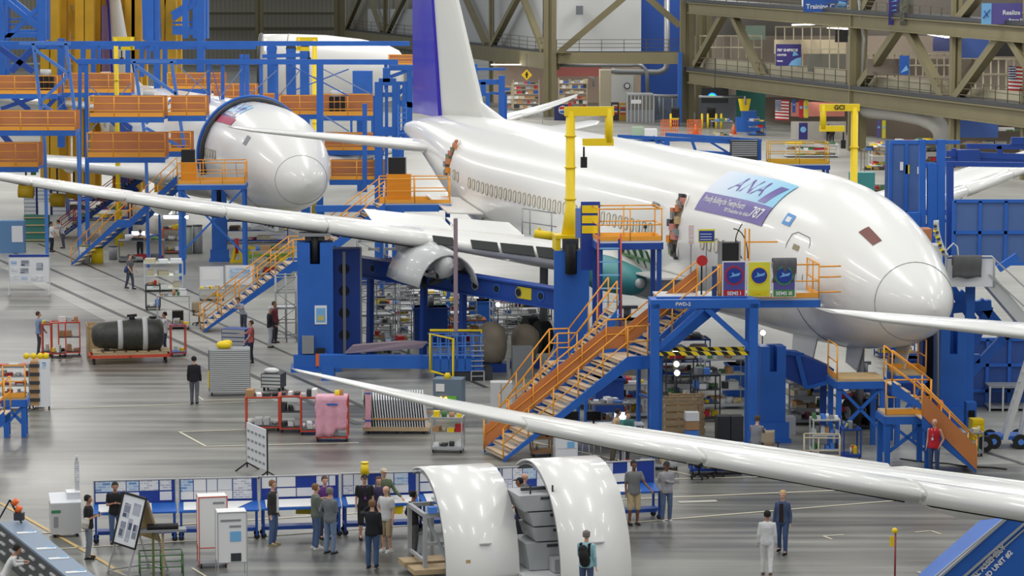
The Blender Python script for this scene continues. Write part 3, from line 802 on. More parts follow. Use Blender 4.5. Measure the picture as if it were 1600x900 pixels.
def us_flag(x0, x1, y0, y1, label, dy=-1.5):
    Y = Yw((x0 + x1) / 2) + dy; a, c = D(x0, y1, Y), D(x1, y0, Y)
    t = thing('national_flag', label, 'flag', ((a.x + c.x) / 2, Y, a.z)); W = c.x - a.x; H = c.z - a.z
    b = MB(); nx = 10
    for i in range(13):
        b.mi(0 if i % 2 == 0 else 1)
        z1 = H * (1 - i / 13); z0 = H * (1 - (i + 1) / 13)
        for k in range(nx):
            xa = -W / 2 + W * k / nx; xb = xa + W / nx; s = lambda x: .08 * math.sin(x * 3.2); sg = lambda x: -.12 * (x / W + .5) * H * .4
            b.add([(xa, s(xa), z0 + sg(xa)), (xb, s(xb), z0 + sg(xb)), (xb, s(xb), z1 + sg(xb)), (xa, s(xa), z1 + sg(xa))], [(0, 1, 2, 3)])
    o = b.build('stripes', [RED, PAPER], t); md = o.modifiers.new('thick', 'SOLIDIFY'); md.thickness = .02
    b = MB(); b.add([(-W / 2, -.13, H * .46), (-W * .08, -.13, H * .44), (-W * .08, -.13, H * .98), (-W / 2, -.13, H)], [(0, 1, 2, 3)])
    b.mi(1)
    for r in range(5):
        for q in range(5): b.ball((-W * .46 + q * W * .085, -.14, H * (.52 + r * .1)), .05, 5)
    b.build('canton', [pm('flag_navy', (40, 46, 92)), PAPER], t)
us_flag(1211, 1233, 155, 187, 'american flag hanging beneath the beam left of the crane')
us_flag(1575, 1603, 103, 141, 'american flag on the lower walkway at the right edge')
for k, (x0, x1, y0, y1, m, lab) in enumerate([(1248, 1255, 157, 184, RED, 'small red vertical banner beside the yellow one'), (1256, 1263, 157, 184, pm('sign_yellow2', (208, 200, 60)), 'small yellow vertical banner left of the crane arm'), (1238, 1243, 155, 176, BBLU, 'small blue pennant right of the flag'),
                                           (1370, 1376, 188, 215, BPUR2, 'small purple banner under the big duct'), (1378, 1384, 188, 216, pm('sign_yellow2', (208, 200, 60)), 'small yellow banner under the big duct'), (1248, 1262, 192, 218, BPUR, 'dark poster on the pale store front')]):
    t, W, H = banner(x0, x1, y0, y1, m, 'small_banner', lab, [])
    b = MB(); b.tube((0, -.03, H * .6), (0, -.06, H * .6), W * .35, 10); b.build('roundel', SKYB, t)
# hanging monitor, podium, barriers
t = thing('hanging_monitor', 'black monitor with blue and green image hanging in grey bay', 'monitor', D(1117, 161, 300)); b = MB(); b.bx(-1.5, 1.5, 0, .2, 0, 1.7); b.build('housing', GLASSD, t)
b = MB()
for i, (rr, c_) in enumerate([(.55, 0), (.42, 1)]): b.mi(c_); b.prism([(rr * math.cos(R(a)) - .3, -.02 - i * .02, .6 + rr * math.sin(R(a))) for a in range(0, 181, 15)], (0, .01, 0))
b.build('screen_image', [mat('screen_blue', srgb(20, 110, 230), emit=1.2), mat('screen_green', srgb(60, 200, 120), emit=1.0)], t)
b = MB(); b.beam((0, .1, 1.7), (0, .1, 5), .1); b.build('hanger', DARK, t)
t = thing('podium', 'blue podium with bright yellow box on top before teal wall', 'podium', D(1165, 205, 293)); t.location.z = 0
b = MB(); b.bx(-1.0, 1.6, 0, 1.2, 0, 1.6); b.bx(-.4, 1.2, 0, 1.2, 1.6, 2.3); b.build('cabinet', BLUE, t)
b = MB(); b.prism([(-.55, 0, 2.3), (.3, 0, 2.3), (.55, 0, 3.6), (-.8, 0, 3.6)], (0, .8, 0)); b.build('bin', YELLOW, t)
for k, (x, y, wd) in enumerate([(1046, 211, 26), (1085, 211, 22)]):
    t = thing('orange_barrier', ['orange mesh barrier left of the blue pipe guard', 'orange mesh barrier behind the blue lattice frame, right of the column'][k], 'barrier', D(x - 0, y, 285)); t.location.z = 0; W = wd * mpp(285)
    b = MB(); z0 = .2; H = 1.5
    for i in range(5): b.beam((-W / 2, 0, z0 + i * H / 4), (W / 2, 0, z0 + i * H / 4), .07)
    for i in range(9): b.beam((-W / 2 + i * W / 8, 0, 0), (-W / 2 + i * W / 8, 0, z0 + H), .07)
    b.build('mesh_panel', pm('safety_orange', (240, 112, 44)), t)
for k, (x, lab) in enumerate([(1087, 'orange traffic cone right of the barriers'), (1146, 'orange traffic cone beside the podium')]):
    b = MB(); p = D(x, 205, 288); b.tube((0, 0, .05), (0, 0, 1.1), .35, 10, .07); b.box((0, 0, .04), (.8, .8, .08)); tag(b.build('traffic_cone', pm('safety_orange', (240, 112, 44))), lab, 'traffic cone', loc=(p.x, p.y, 0))
proto = None
for k, (x, lab) in enumerate([(1048, 'yellow bollard left of the blue pipe guard'), (1097, 'yellow bollard first right of the twin column'), (1106, 'yellow bollard before the grey partition'), (1119, 'yellow bollard third right of the twin column'), (1127, 'yellow bollard nearest the podium')]):
    p = D(x, 203, 300)
    if proto is None:
        b = MB(); b.tube((0, 0, 0), (0, 0, 1.6), .13, 10); b.ball((0, 0, 1.6), .13, 8); proto = tag(b.build('bollard', YELLOW), lab, 'bollard', 'yellow bollards in the rear bay', loc=(p.x, p.y, 0))
    else: dup(proto, (p.x, p.y, 0), 0, lab)
for k, (x, lab) in enumerate([(1055, 'dark glazed machine left of the column'), (1111, 'dark machine cabinet with yellow stripe beneath the monitor')]):
    t, W, h = cabin(x - 7, x + 7, 205, 168, 305, 1.5, DARK, 'machine_cabinet', lab, 'cabinet')
    b = MB(); b.bx(-W * .4, W * .4, -.05, 0, h * .5, h * .9); b.mi(1); b.bx(-W * .4, W * .4, -.06, 0, h * .38, h * .45); b.build('panel', [GLASSD, YELLOW], t)
ppipe([(1092, 151), (1160, 152)], 300, .14, 'pale thin pipe over the monitor')
ppipe([(1164, 150), (1165, 164)], 292, .12, 'short drop lamp stem above the podium')
def head(a): return math.atan2(-math.cos(a), math.sin(a))
MAINP = aircraft('large unpainted white airliner with blue rudder in the middle of the hall', (13.8, 87, 5.65), head(.345), pitch=R(.7), wdz=.35)
NEXTP = aircraft('white airliner mostly outside the frame, its wing crossing the foreground', (36.9, 26.5, 5.65), head(.345), sdz=-1.5, wdz=-.1, wingside=(1,), detail=0)
BACKP = aircraft('white airliner nose emerging from the blue dock at left', (-10.75, 142, 5.9), head(.345), detail=1)
# ------------------------------------------------------------------ stairs, platforms, lift columns, cranes
def V(*a): return Vector(a)
def rail_run(b, pts, h=1.05, mid=2, r=.025, step=1.2, posts=True):
    # handrail with intermediate rails along a polyline of deck points
    pts = [Vector(p) for p in pts]
    for i in range(len(pts) - 1):
        p, q = pts[i], pts[i + 1]
        for k in range(mid + 1):
            z = Vector((0, 0, h * (k + 1) / (mid + 1)))
            b.tube(p + z, q + z, r if k == mid else r * .85, 5)
        if posts:
            n = max(1, int(round((q - p).length / step)))
            for k in range(n + 1):
                c = p.lerp(q, k / n); b.tube(c, c + Vector((0, 0, h)), r, 5)
def stair(label, loc, rz, run, rise, width, n=None, landing=None, railm=None, stringm=None, side_panel=False, support=True, treadm=None, name='access_stair', group=None):
    # local x climbs, y across; landing = fraction at which a level stretch begins
    t = thing(name, label, 'stairs', loc, rz, group)
    n = n or max(4, int(rise / .21)); railm = railm or ORANGE; stringm = stringm or BLUE; treadm = treadm or TREAD
    k0 = int(n * landing) if landing else n + 5; ll = .7 if landing else 0
    rx = (run - ll) / n
    pos = []
    x = 0; z = 0
    prof = [(0, 0)]
    for i in range(n):
        z += rise / n; pos.append((x, z)); x += rx
        if i == k0: prof.append((x, z)); x += ll; prof.append((x, z))
    prof.append((x, z))
    me = None
    for i, (tx, tz) in enumerate(pos):
        if me is None:
            b = MB(); b.bx(0, rx * 1.08, .04, width - .04, -.04, 0); b.bx(0, .03, .04, width - .04, -rise / n * .55, 0)
            o = b.build('tread', treadm, t); me = o.data
        else:
            o = bpy.data.objects.new('tread', me); COL.objects.link(o); o.parent = t
        o.location = (tx, 0, tz)
    if landing:
        b = MB(); b.bx(prof[1][0], prof[2][0], 0, width, prof[1][1] - .06, prof[1][1]); b.build('landing', treadm, t)
    for y in (-.03, width + .03):
        b = MB()
        poly = [(px, y - .03, pz + .12) for px, pz in prof] + [(px, y - .03, max(0, pz - .32)) for px, pz in prof[::-1]]
        b.prism(poly, (0, .06, 0)); b.build('stringer', stringm, t)
    for y in (-.03, width + .03):
        b = MB(); rail_run(b, [(px, y, pz + .1) for px, pz in prof], 1.0, 1, .028, 1.1)
        b.build('handrail', railm, t)
    if side_panel:
        b = MB(); y = width + .06
        poly = [(px, y, pz + .85) for px, pz in prof] + [(px, y, pz + .1) for px, pz in prof[::-1]]
        b.prism(poly, (0, .02, 0)); o = b.build('side_panel', ORANGE2, t)
    if support and rise > 2.5:
        b = MB(); xs = run * .72; zs = rise * .68
        for y in (0, width): b.beam((xs, y, 0), (xs, y, zs), .12)
        b.beam((xs, 0, zs * .5), (xs, width, zs * .5), .08); b.build('support_leg', stringm, t)
    return t
def platform(label, loc, rz, L, W, z, rails='FLBR', legm=None, deckm=None, railm=None, kick=True, panel='', legs=True, brace=True, name='work_platform', h=1.1):
    t = thing(name, label, 'platform', loc, rz); legm = legm or BLUE; railm = railm or ORANGE
    b = MB(); b.bx(0, L, 0, W, z - .08, z); b.build('deck', deckm or LGREY, t)
    b = MB()
    for (p, q) in (((0, 0), (L, 0)), ((0, W), (L, W)), ((0, 0), (0, W)), ((L, 0), (L, W))):
        b.beam((p[0], p[1], z - .2), (q[0], q[1], z - .2), .12, .24)
    b.build('edge_beam', legm, t)
    b = MB(); e = {'F': ((0, 0), (L, 0)), 'B': ((0, W), (L, W)), 'L': ((0, 0), (0, W)), 'R': ((L, 0), (L, W))}
    for c in rails:
        p, q = e[c]; rail_run(b, [(p[0], p[1], z), (q[0], q[1], z)], h, 1, .028, 1.3)
        if kick: b.beam((p[0], p[1], z + .08), (q[0], q[1], z + .08), .03, .16)
    if rails: b.build('railing', railm, t)
    for c in panel:
        p, q = e[c]; b = MB(); b.beam((p[0], p[1], z + .6), (q[0], q[1], z + .6), .03, .9); b.build('infill_panel', ORANGE2, t)
    if legs:
        me = None
        n = max(1, int(round(L / 3.5)))
        for i in range(n + 1):
            for y in (.08, W - .08):
                b = MB(); x = .08 + (L - .16) * i / n; b.beam((x, y, 0), (x, y, z - .1), .16); b.build('leg', legm, t)
        if brace:
            b = MB()
            for i in range(n):
                x0 = L * i / n; x1 = L * (i + 1) / n
                b.beam((x0, .08, z * .25), (x1, .08, z - .2), .1); b.beam((x1, .08, z * .25), (x0, .08, z - .2), .1)
            b.build('brace', legm, t)
    return t
def lift_column(label, loc, rz, w, d, h, notch=True, box=True, m=None, poster=False, pad=True, head_=0.35):
    t = thing('lift_column', label, 'lift column', loc, rz); m = m or BLUE
    b = MB()
    if notch:
        b.bx(-w / 2, -w * .14, -d / 2, d / 2, 0, h); b.bx(w * .14, w / 2, -d / 2, d / 2, 0, h); b.bx(-w * .14, w * .14, -d / 2, d / 2, 0, h - .85)
        b.bx(-w * .14, w * .14, d * .1, d / 2, h - .85, h)
    else: b.bx(-w / 2, w / 2, -d / 2, d / 2, 0, h)
    b.build('column_body', m, t)
    b = MB(); b.bx(-w * .7, w * .7, -d * .75, d * .6, 0, .14)
    b.bx(-w * .62, w * .62, -d * .68, -d * .5, 0, .7); b.build('base_plate', m, t)
    if pad:
        b = MB(); b.tube((0, -d * .3, h - .8), (0, -d * .3, h + head_ - .12), w * .11, 12); b.build('ram', BLACK, t)
        b = MB(); b.box((0, 0, h + head_ - .05), (w * .9, d * .9, .1)); b.mi(1); b.box((0, 0, h + head_ - .18), (w * .55, d * .7, .18)); b.build('support_pad', [STEEL, DARK], t)
    if box:
        b = MB(); b.bx(w * -.38, w * -.05, -d / 2 - .26, -d / 2 - .02, .75, 1.45); b.build('control_box', GREY, t)
        b = MB(); b.bx(w * .0, w * .28, -d / 2 - .3, -d / 2 - .02, .25, .75); b.mi(1); b.bx(w * .02, w * .26, -d / 2 - .28, -d / 2 - .04, .75, .95); b.build('tool_tray', [pm('safety_orange', (240, 112, 44)), BLACK], t)
    if poster:
        b = MB(); b.bx(-w * .02, w * .32, -d / 2 - .03, -d / 2, 1.9, 2.65); b.mi(1); b.bx(w * .02, w * .28, -d / 2 - .04, -d / 2, 1.98, 2.55); b.mi(2); b.bx(w * .06, w * .24, -d / 2 - .05, -d / 2, 2.05, 2.25); b.build('poster', [PAPER, SKYB, pm('sand_print', (196, 184, 120))], t)
    return t
def crane(label, loc, rz, h, reach, drop=1.3, r=.16, double=True, base=True, m=None):
    # yellow folding jib: mast, top arm, drop link and return arm with hook; local x = direction of the arm
    t = thing('jib_crane', label, 'crane', loc, rz); m = m or YELLOW
    b = MB(); b.tube((0, 0, 0), (0, 0, h * .25), r * 2.0, 14, r * 1.1); b.tube((0, 0, h * .25), (0, 0, h), r * 1.1, 14, r)
    for k in (.3, .55, .8): b.tube((0, 0, h * k), (0, 0, h * k + .06), r * 1.35, 12)
    b.build('mast', m, t)
    b = MB(); b.beam((-r * 1.3, 0, h), (reach + r, 0, h), r * 1.5, r * 2.0); b.build('upper_arm', m, t)
    if double:
        b = MB(); b.tube((reach, 0, h - drop), (reach, 0, h + .1), r * .9, 10); b.build('drop_link', m, t)
        b = MB(); b.beam((reach + r, 0, h - drop), (reach * .32, 0, h - drop), r * 1.2, r * 1.6); b.build('lower_arm', m, t)
        b = MB(); x = reach * .35; b.tube((x, 0, h - drop - r), (x, 0, h - drop - .55), .04, 6); b.box((x, 0, h - drop - .75), (.22, .2, .4)); b.build('hoist', BLACK, t)
    if base:
        b = MB(); b.box((0, 0, .06), (1.25, 1.0, .12))
        for sx in (-.52, .52): b.box((sx, 0, -.22), (.18, .9, .46))
        b.build('base_fork', m, t)
    return t

HN = RA   # direction across the hall, towards the aircraft's left side
# lift columns around the big airliner
L1 = D(492, 375, 107)
lift_column('blue lift column with hanging poster under the wing left of the blue guard cage', (L1.x, 107, 0), R(4), 1.42, 1.3, 5.15, poster=True)
b = MB(); q = D(541, 375, 109)
t = thing('side_column', 'dark blue ribbed column right behind the postered lift column', 'column', (q.x, 109, 0), R(4)); b = MB()
b.bx(-.75, .55, -.5, .5, 0, 4.7); b.build('column_body', BLUED, t); b = MB()
for z in (1.2, 2.1, 3.0, 3.9): b.tube((-.1, -.52, z), (-.1, -.5, z), .22, 12)
b.mi(1); b.bx(-.16, -.04, -.56, -.5, .3, 4.6); b.bx(.55, .62, -.5, .5, 0, 4.7); b.build('recess', [BLACK, STEEL], t)
R1 = D(893, 388, 100)
lift_column('blue lift column carrying the yellow crane at the wing root', (R1.x, 100, 0), R(0), 1.3, 1.2, 5.5, box=False, pad=False)
crane('tall yellow jib crane standing on the lift column before the airliner', (R1.x - .05, 100, 5.95), R(8), 4.7, 1.45, 1.15, .17)
b = MB(); b.bx(-.3, .3, -.3, .3, 0, .38); b.mi(1); b.tube((0, -.35, -.9), (0, -.35, .2), .2, 12)
tag(b.build('hydraulic_jack', [DARK, BLACK]), 'black lift head held in the yellow fork on the column', 'lift head', loc=(R1.x - .05, 99.6, 5.55))
q = D(1205, 540, 89.6); lift_column('blue lift column between the trestle frame and nose gear', (q.x, 89.6, 0), R(6), .86, .8, 3.25, box=False, pad=False)
q = D(1485, 535, 93); lift_column('blue lift column beneath the right side of the nose', (q.x, 93, 0), R(6), .95, .9, 3.4, box=False, pad=False)
q = D(1467, 530, 95); t = thing('side_column', 'dark channel column directly left of the column under the nose', 'column', (q.x - .3, 95, 0), R(6)); b = MB(); b.bx(-.35, .3, -.3, .3, 0, 3.7); b.build('column_body', BLUED, t); b = MB(); b.bx(-.2, .1, -.34, -.3, .1, 3.6); b.build('recess', BLACK, t)
q = D(342, 292, 151); lift_column('blue lift column beside gas cylinders under the rear airliner nose', (q.x, 151, 0), R(6), .85, .8, 4.0, box=False, head_=.2)
q = D(512, 560, 104.5)
b = MB(); b.beam((-.9, 0, .75), (5.4, .6, .62), .55, .5); b.bx(-.8, -.3, -.3, .4, 0, .6); b.bx(3.6, 4.2, -.1, .8, 0, .5)
tag(b.build('base_beam', BLUE), 'low blue base beam on the floor right of the postered column', 'beam', loc=(q.x + .6, 104, 0))
b = MB(); b.prism([(0, 0, 0), (3.0, .5, .15), (3.2, .5, .35), (2.4, .4, .42), (.3, 0, .3)], (0, .5, 0))
tag(b.build('fairing_blank', pm('mauve_plastic', (150, 132, 140))), 'mauve plastic fairing lying on the low blue beam', 'fairing', loc=(q.x + .7, 104.1, 1.02))

# wing support girder with round holes
t = thing('wing_girder', 'dark blue girder with round holes under the wing between lift columns', 'girder', (0, 0, 0))
p0, p1 = D(526, 411, 111.4), D(868, 467, 101.5); t.location = p0; dv = p1 - p0; Lg = dv.length; ang = math.atan2(dv.y, dv.x); t.rotation_euler = (0, -math.asin(dv.z / Lg), ang)
b = MB(); b.bx(0, Lg, 0, .4, -.33, .33); b.bx(0, Lg, -.12, .5, .33, .4); b.bx(0, Lg, -.12, .5, -.4, -.33); b.build('girder_body', BLUED, t)
for k in range(9):
    b = MB(); x = Lg * (.18 + .095 * k); b.tube((x, -.03, .02), (x, .02, .02), .2, 14); b.mi(1); b.tube((x, -.045, .02), (x, -.03, .02), .14, 12)
    o = b.build('lightening_hole', [STEEL if k % 2 else BLUE, BLACK if k != 1 else pm('lime_label', (170, 214, 40))], t)
b = MB(); b.bx(.45, 1.35, -.03, 0, -.22, .2); b.build('yellow_label', pm('label_yellow', (214, 196, 50)), t)
b = MB(); b.bx(Lg * .84, Lg * .9, -.03, 0, -.2, .25); b.build('yellow_label', pm('label_yellow', (214, 196, 50)), t)
for (x, z0) in ((2.0, -.4), (5.4, -.4), (7.8, -.4)):
    b = MB(); b.beam((x, .2, -.4), (x, .2, -3.9), .22); b.build('leg', BLUED, t)

# main stair and its platform
B0 = G(786, 722)
stair('wide orange-railed stair with blue stringers climbing to the forward door platform', (B0.x, B0.y, 0), R(19), 7.55, 5.0, 1.9, 24, .62, side_panel=True)
B1 = G(792, 672)
stair('narrow orange-railed stair behind the wide stair, rising to the wing root', (B1.x, B1.y, 0), R(12), 3.9, 4.0, 1.2, 18, .5)
b = D(1002, 455, 90.5)
pf = platform('blue platform at the forward door hung with round-emblem posters', (D(1122, 465, 88).x, 88, 0), R(4), 3.35, 2.2, 5.02, 'FR', legs=False, deckm=LGREY)
bb = MB()
for z in (5.45, 5.95, 6.3): bb.tube((3.35, 0, z - .25), (4.1, .1, z - .25), .03, 6)
bb.build('outrigger_rail', ORANGE, pf)
bb = MB(); bb.bx(-1.9, 0, .3, 2.2, 4.94, 5.02); bb.build('stair_landing', LGREY, pf)
# posters on the front of the platform
for k, (x0, x1, m, lab, tx) in enumerate([(1128, 1166, RED, 'red poster with round blue emblem on the platform front', 'SEMS I'), (1167, 1205, pm('poster_yellow', (222, 214, 40)), 'yellow poster with round blue emblem between red and green ones', 'SEMS II'), (1206, 1244, pm('poster_green', (70, 140, 70)), 'green poster partly covered by a grey cloth', 'SEMS III')]):
    Y = 87.75; a, c = D(x0, 464, Y), D(x1, 408, Y); t = thing('emblem_poster', lab, 'poster', ((a.x + c.x) / 2, Y, a.z), R(4)); W = c.x - a.x; H = c.z - a.z
    q = MB(); q.bx(-W / 2, W / 2, -.02, .02, 0, H); q.mi(1); q.bx(-W * .45, W * .45, -.03, 0, H * .2, H * .97); q.mi(2); q.bx(-W * .45, W * .45, -.03, 0, .02, H * .2)
    q.build('sheet', [PAPER, [BPUR2, pm('poster_lime', (226, 220, 60)), BPUR2][k], m], t)
    q = MB(); q.tube((0, -.02, H * .6), (0, -.04, H * .6), W * .40, 24); q.mi(1); q.tube((0, -.04, H * .6), (0, -.05, H * .6), W * .33, 24); q.mi(2)
    q.prism([(-W * .22, -.055, H * .55), (W * .2, -.055, H * .6), (W * .26, -.055, H * .68), (W * .02, -.055, H * .64), (-W * .1, -.055, H * .7), (-W * .08, -.055, H * .61)], (0, .01, 0))
    q.build('emblem', [m if k != 1 else YELLOW, NAVY, SKYB], t)
    lettering(tx, .17, (0, -.045, H * .1), (1, 0, 0), (0, 0, 1), PAPER if k != 1 else YELLOW, t, .004)
def cloth(label, loc, rz, w, h, m, cat='cloth', name='draped_cloth', over=.12):
    b = MB(); n = 10; vs = []; fs = []
    rnd = random.Random(int(loc[0] * 100)); 
    prof = [(over, -.3), (over, 0), (0, .06), (-over * .6, 0)] + [(-over * .7 - .02 * math.sin(i), -h * i / 6) for i in range(1, 7)]
    for j, (y, z) in enumerate(prof):
        for i in range(n + 1):
            x = -w / 2 + w * i / n
            vs.append((x, y + .03 * math.sin(i * 1.7 + j * .4) * (j > 3), z + (.035 * math.sin(i * .9) * (j == len(prof) - 1))))
    for j in range(len(prof) - 1):
        for i in range(n): k = j * (n + 1) + i; fs.append((k, k + 1, k + n + 2, k + n + 1))
    b.add(vs, fs, True); o = b.build(name, m); tag(o, label, cat, loc=loc, rz=rz)
    md = o.modifiers.new('thick', 'SOLIDIFY'); md.thickness = .02; return o
GCLOTH = pm('dark_grey_cloth', (92, 92, 94), rough=.95)
q = D(1226, 406, 87.7); cloth('dark grey cloth hanging over the rail above the green poster', (q.x, 87.8, q.z), R(4), .8, .75, GCLOTH)
# notice boards and small things on the platform
def notice(label, px0, px1, y0, y1, Y, post_to, m, frame, lines=3):
    a, c = D(px0, y1, Y), D(px1, y0, Y); t = thing('notice_board', label, 'sign', ((a.x + c.x) / 2, Y, post_to), R(4)); W = c.x - a.x; H = c.z - a.z; z0 = a.z - post_to
    b = MB(); b.bx(-W / 2, W / 2, -.03, .03, z0, z0 + H); b.build('panel', frame, t)
    b = MB(); b.bx(-W * .46, W * .46, -.045, 0, z0 + H * .12, z0 + H * .88); b.mi(1)
    for k in range(lines): b.bx(-W * .4, W * .3, -.055, 0, z0 + H * (.22 + .2 * k), z0 + H * (.26 + .2 * k))
    b.build('printed_face', [m, PAPER], t)
    b = MB(); b.beam((0, .03, 0), (0, .03, z0 + H * .5), .04); b.build('post', STEEL, t)
    return t
notice('purple notice with yellow edges standing on a thin post before the forward door', 1091, 1117, 358, 379, 89.6, 5.02, NAVY, pm('label_yellow2', (224, 216, 50)), 3)
notice('tall pink notice sheet on a post left of the purple notice', 1076, 1084, 352, 382, 89.8, 5.02, pm('pale_pink_sheet', (216, 196, 196)), pm('pale_pink_sheet', (216, 196, 196)), 2)
q = D(1227, 420, 88.6)
for k, (px, w_, lab) in enumerate([(1141, .62, 'black screened equipment box behind the red poster')]):
    p = D(px, 407, 88.9); t = thing('equipment_box', lab, 'equipment box', (p.x, 88.9, 5.02), R(4)); b = MB(); b.bx(-w_ / 2, w_ / 2, 0, .5, .0, 1.75); b.build('body', BLACK, t); b = MB()
    for sx in (-w_ / 2, w_ / 2): b.bx(sx - .03, sx + .03, -.03, .55, 0, 1.8)
    b.build('side_frame', STEEL, t)
t = thing('blue_panel_board', 'narrow dark blue notice panel at the stair head', 'sign', (D(1116, 432, 88.2).x, 88.1, 5.02), R(4)); b = MB(); b.bx(-.08, .08, -.03, .03, -.3, 1.05); b.build('panel', pm('slate_blue', (52, 76, 128)), t)
t = thing('hose_reel', 'red hose reel beside the blue notice panel', 'hose reel', (D(1097, 402, 89).x, 89, 5.02), R(4)); b = MB(); b.wheel((0, 0, 1.15), .18, .12, 'y', 16); b.build('reel', RED, t); b = MB(); b.beam((0, .08, 0), (0, .08, 1.15), .05); b.build('post', BLACK, t)
t = thing('equipment_stand', 'orange upright stand with cables behind the yellow poster', 'stand', (D(1164, 400, 89.2).x, 89.2, 5.02), R(4)); b = MB()
for x in (0, .14): b.beam((x, 0, 0), (x, 0, 2.2), .05)
b.beam((0, 0, 1.75), (1.1, 0, 1.75), .05); b.build('upright', ORANGE, t); b = MB(); b.path([(-.1 - .22 * math.sin(i * .35), 0, 1.2 + .13 * i) for i in range(10)], .02, 5); b.path([(.1 - .5 * (i / 9) ** 2, 0, 1.2 + 1.0 * math.sin(i * .17)) for i in range(10)], .02, 5); b.build('cable', BLACK, t)

# trestle frame under the platform
t = thing('trestle_frame', 'blue trestle frame with hazard-striped bar in front of the wide stair', 'frame', (D(1022, 700, 86.4).x, 86.4, 0), R(3)); W = (1178 - 1022) * mpp(86.4); H = 5.02
for x in (0, W):
    for y in (0, 1.1):
        b = MB(); b.beam((x, y, 0), (x, y, H), .28 if y == 0 else .2); b.build('leg', BLUE, t)
b = MB()
b.beam((-.15, 0, H), (W + .2, 0, H), .28, .28); b.beam((-.1, 1.1, H), (W, 1.1, H), .22); b.beam((0, 0, H), (0, 1.1, H), .22); b.beam((W, 0, H), (W, 1.1, H), .22); b.build('top_beam', BLUE, t)
for y in (0, 1.1):
    b = MB(); b.beam((.1, y, H - 1.45), (W * .5, y, H - .1), .17); b.beam((W - .1, y, H - 1.45), (W * .5, y, H - .1), .17); b.build('brace', BLUE, t)
HAZ = bpy.data.materials.new('hazard_stripes'); HAZ.use_nodes = True
nt = HAZ.node_tree; tc = nt.nodes.new('ShaderNodeTexCoord'); wv = nt.nodes.new('ShaderNodeTexWave'); wv.wave_profile = 'SAW'; wv.bands_direction = 'DIAGONAL'; wv.inputs['Scale'].default_value = 1.6
rp = nt.nodes.new('ShaderNodeValToRGB'); rp.color_ramp.interpolation = 'CONSTANT'; rp.color_ramp.elements[0].color = (.01, .01, .01, 1); rp.color_ramp.elements[1].position = .5; rp.color_ramp.elements[1].color = (*srgb(236, 206, 30), 1)
nt.links.new(tc.outputs['Object'], wv.inputs['Vector']); nt.links.new(wv.outputs['Fac'], rp.inputs['Fac']); nt.links.new(rp.outputs['Color'], nt.nodes['Principled BSDF'].inputs['Base Color'])
for y in (-.05, 1.05):
    b = MB(); b.beam((.15, y, H - 1.62), (W - .15, y, H - 1.62), .1, .12); b.build('hazard_bar', HAZ, t)
lettering('FWD-2', .16, (W * .28, -.16, H), (1, 0, 0), (0, 0, 1), PAPER, t, .004)

# rear door platform with its stair
B2 = G(318, 520)
stair('long orange stair rising behind the postered lift column to the rear door platform', (B2.x, B2.y, 0), R(12), 8.2, 5.55, 1.6, 26, .5)
q = D(592, 318, 121); platform('orange railed platform at the rear door with white floodlight board', (q.x, 121.5, 0), R(3), 3.2, 2.0, 5.55, 'FRB', legs=True, brace=False, panel='')
b = MB(); b.beam((0, 0, 0), (5.6, .3, 0), .22, .3); b.beam((.3, .1, 0), (.3, .1, -5.2), .22); tag(b.build('support_beam', BLUE), 'blue support beam on a post below the rear door platform', 'beam', loc=(D(492, 313, 121).x, 121, 5.35))
b = MB(); b.bx(0, 1.1, 0, .6, 0, 1.3); tag(b.build('equipment_box', pm('amber_panel', (226, 142, 20))), 'amber panel box on the rear door platform', 'equipment box', loc=(D(604, 300, 121.8).x, 121.8, 5.55))
b = MB(); b.bx(0, .78, 0, .3, 0, .75); b.mi(1); b.bx(-.04, 0, -.02, .3, 0, .78); b.bx(.78, .82, -.02, .3, 0, .78); tag(b.build('dark_screen_box', [BLACK, STEEL]), 'black panel standing on the amber box at the rear door', 'screen', loc=(D(604, 278, 121.9).x + .08, 121.9, 6.85))
# far stair and platform by the blue dock
B3 = G(112, 415)
stair('orange stair at far left rising from yellow drums to the rear nose platform', (B3.x, B3.y, 0), R(-14), 6.3, 5.0, 1.8, 20, .45)
q = D(278, 285, 141); platform('orange railed platform beside the rear airliner nose', (q.x, 141, 0), R(3), 3.5, 2.6, 15 - 296 / (F / 141), 'FRB', legs=True)
b = MB(); b.bx(0, .8, 0, .4, 0, 1.1); b.mi(1); b.bx(.02, .72, -.02, .38, 1.1, 1.75); tag(b.build('equipment_box', [pm('amber_panel', (226, 142, 20)), BLACK]), 'amber box topped by black panel on the rear nose platform', 'equipment box', loc=(D(283, 270, 141.6).x, 141.6, 15 - 296 / (F / 141)))
# red stair further back
B4 = G(96, 372)
stair('dull red stair half hidden behind the far left orange stair', (B4.x, B4.y, 0), R(14), 6.0, 4.4, 1.2, 16, None, railm=REDOR, stringm=BLUED, treadm=DARK)
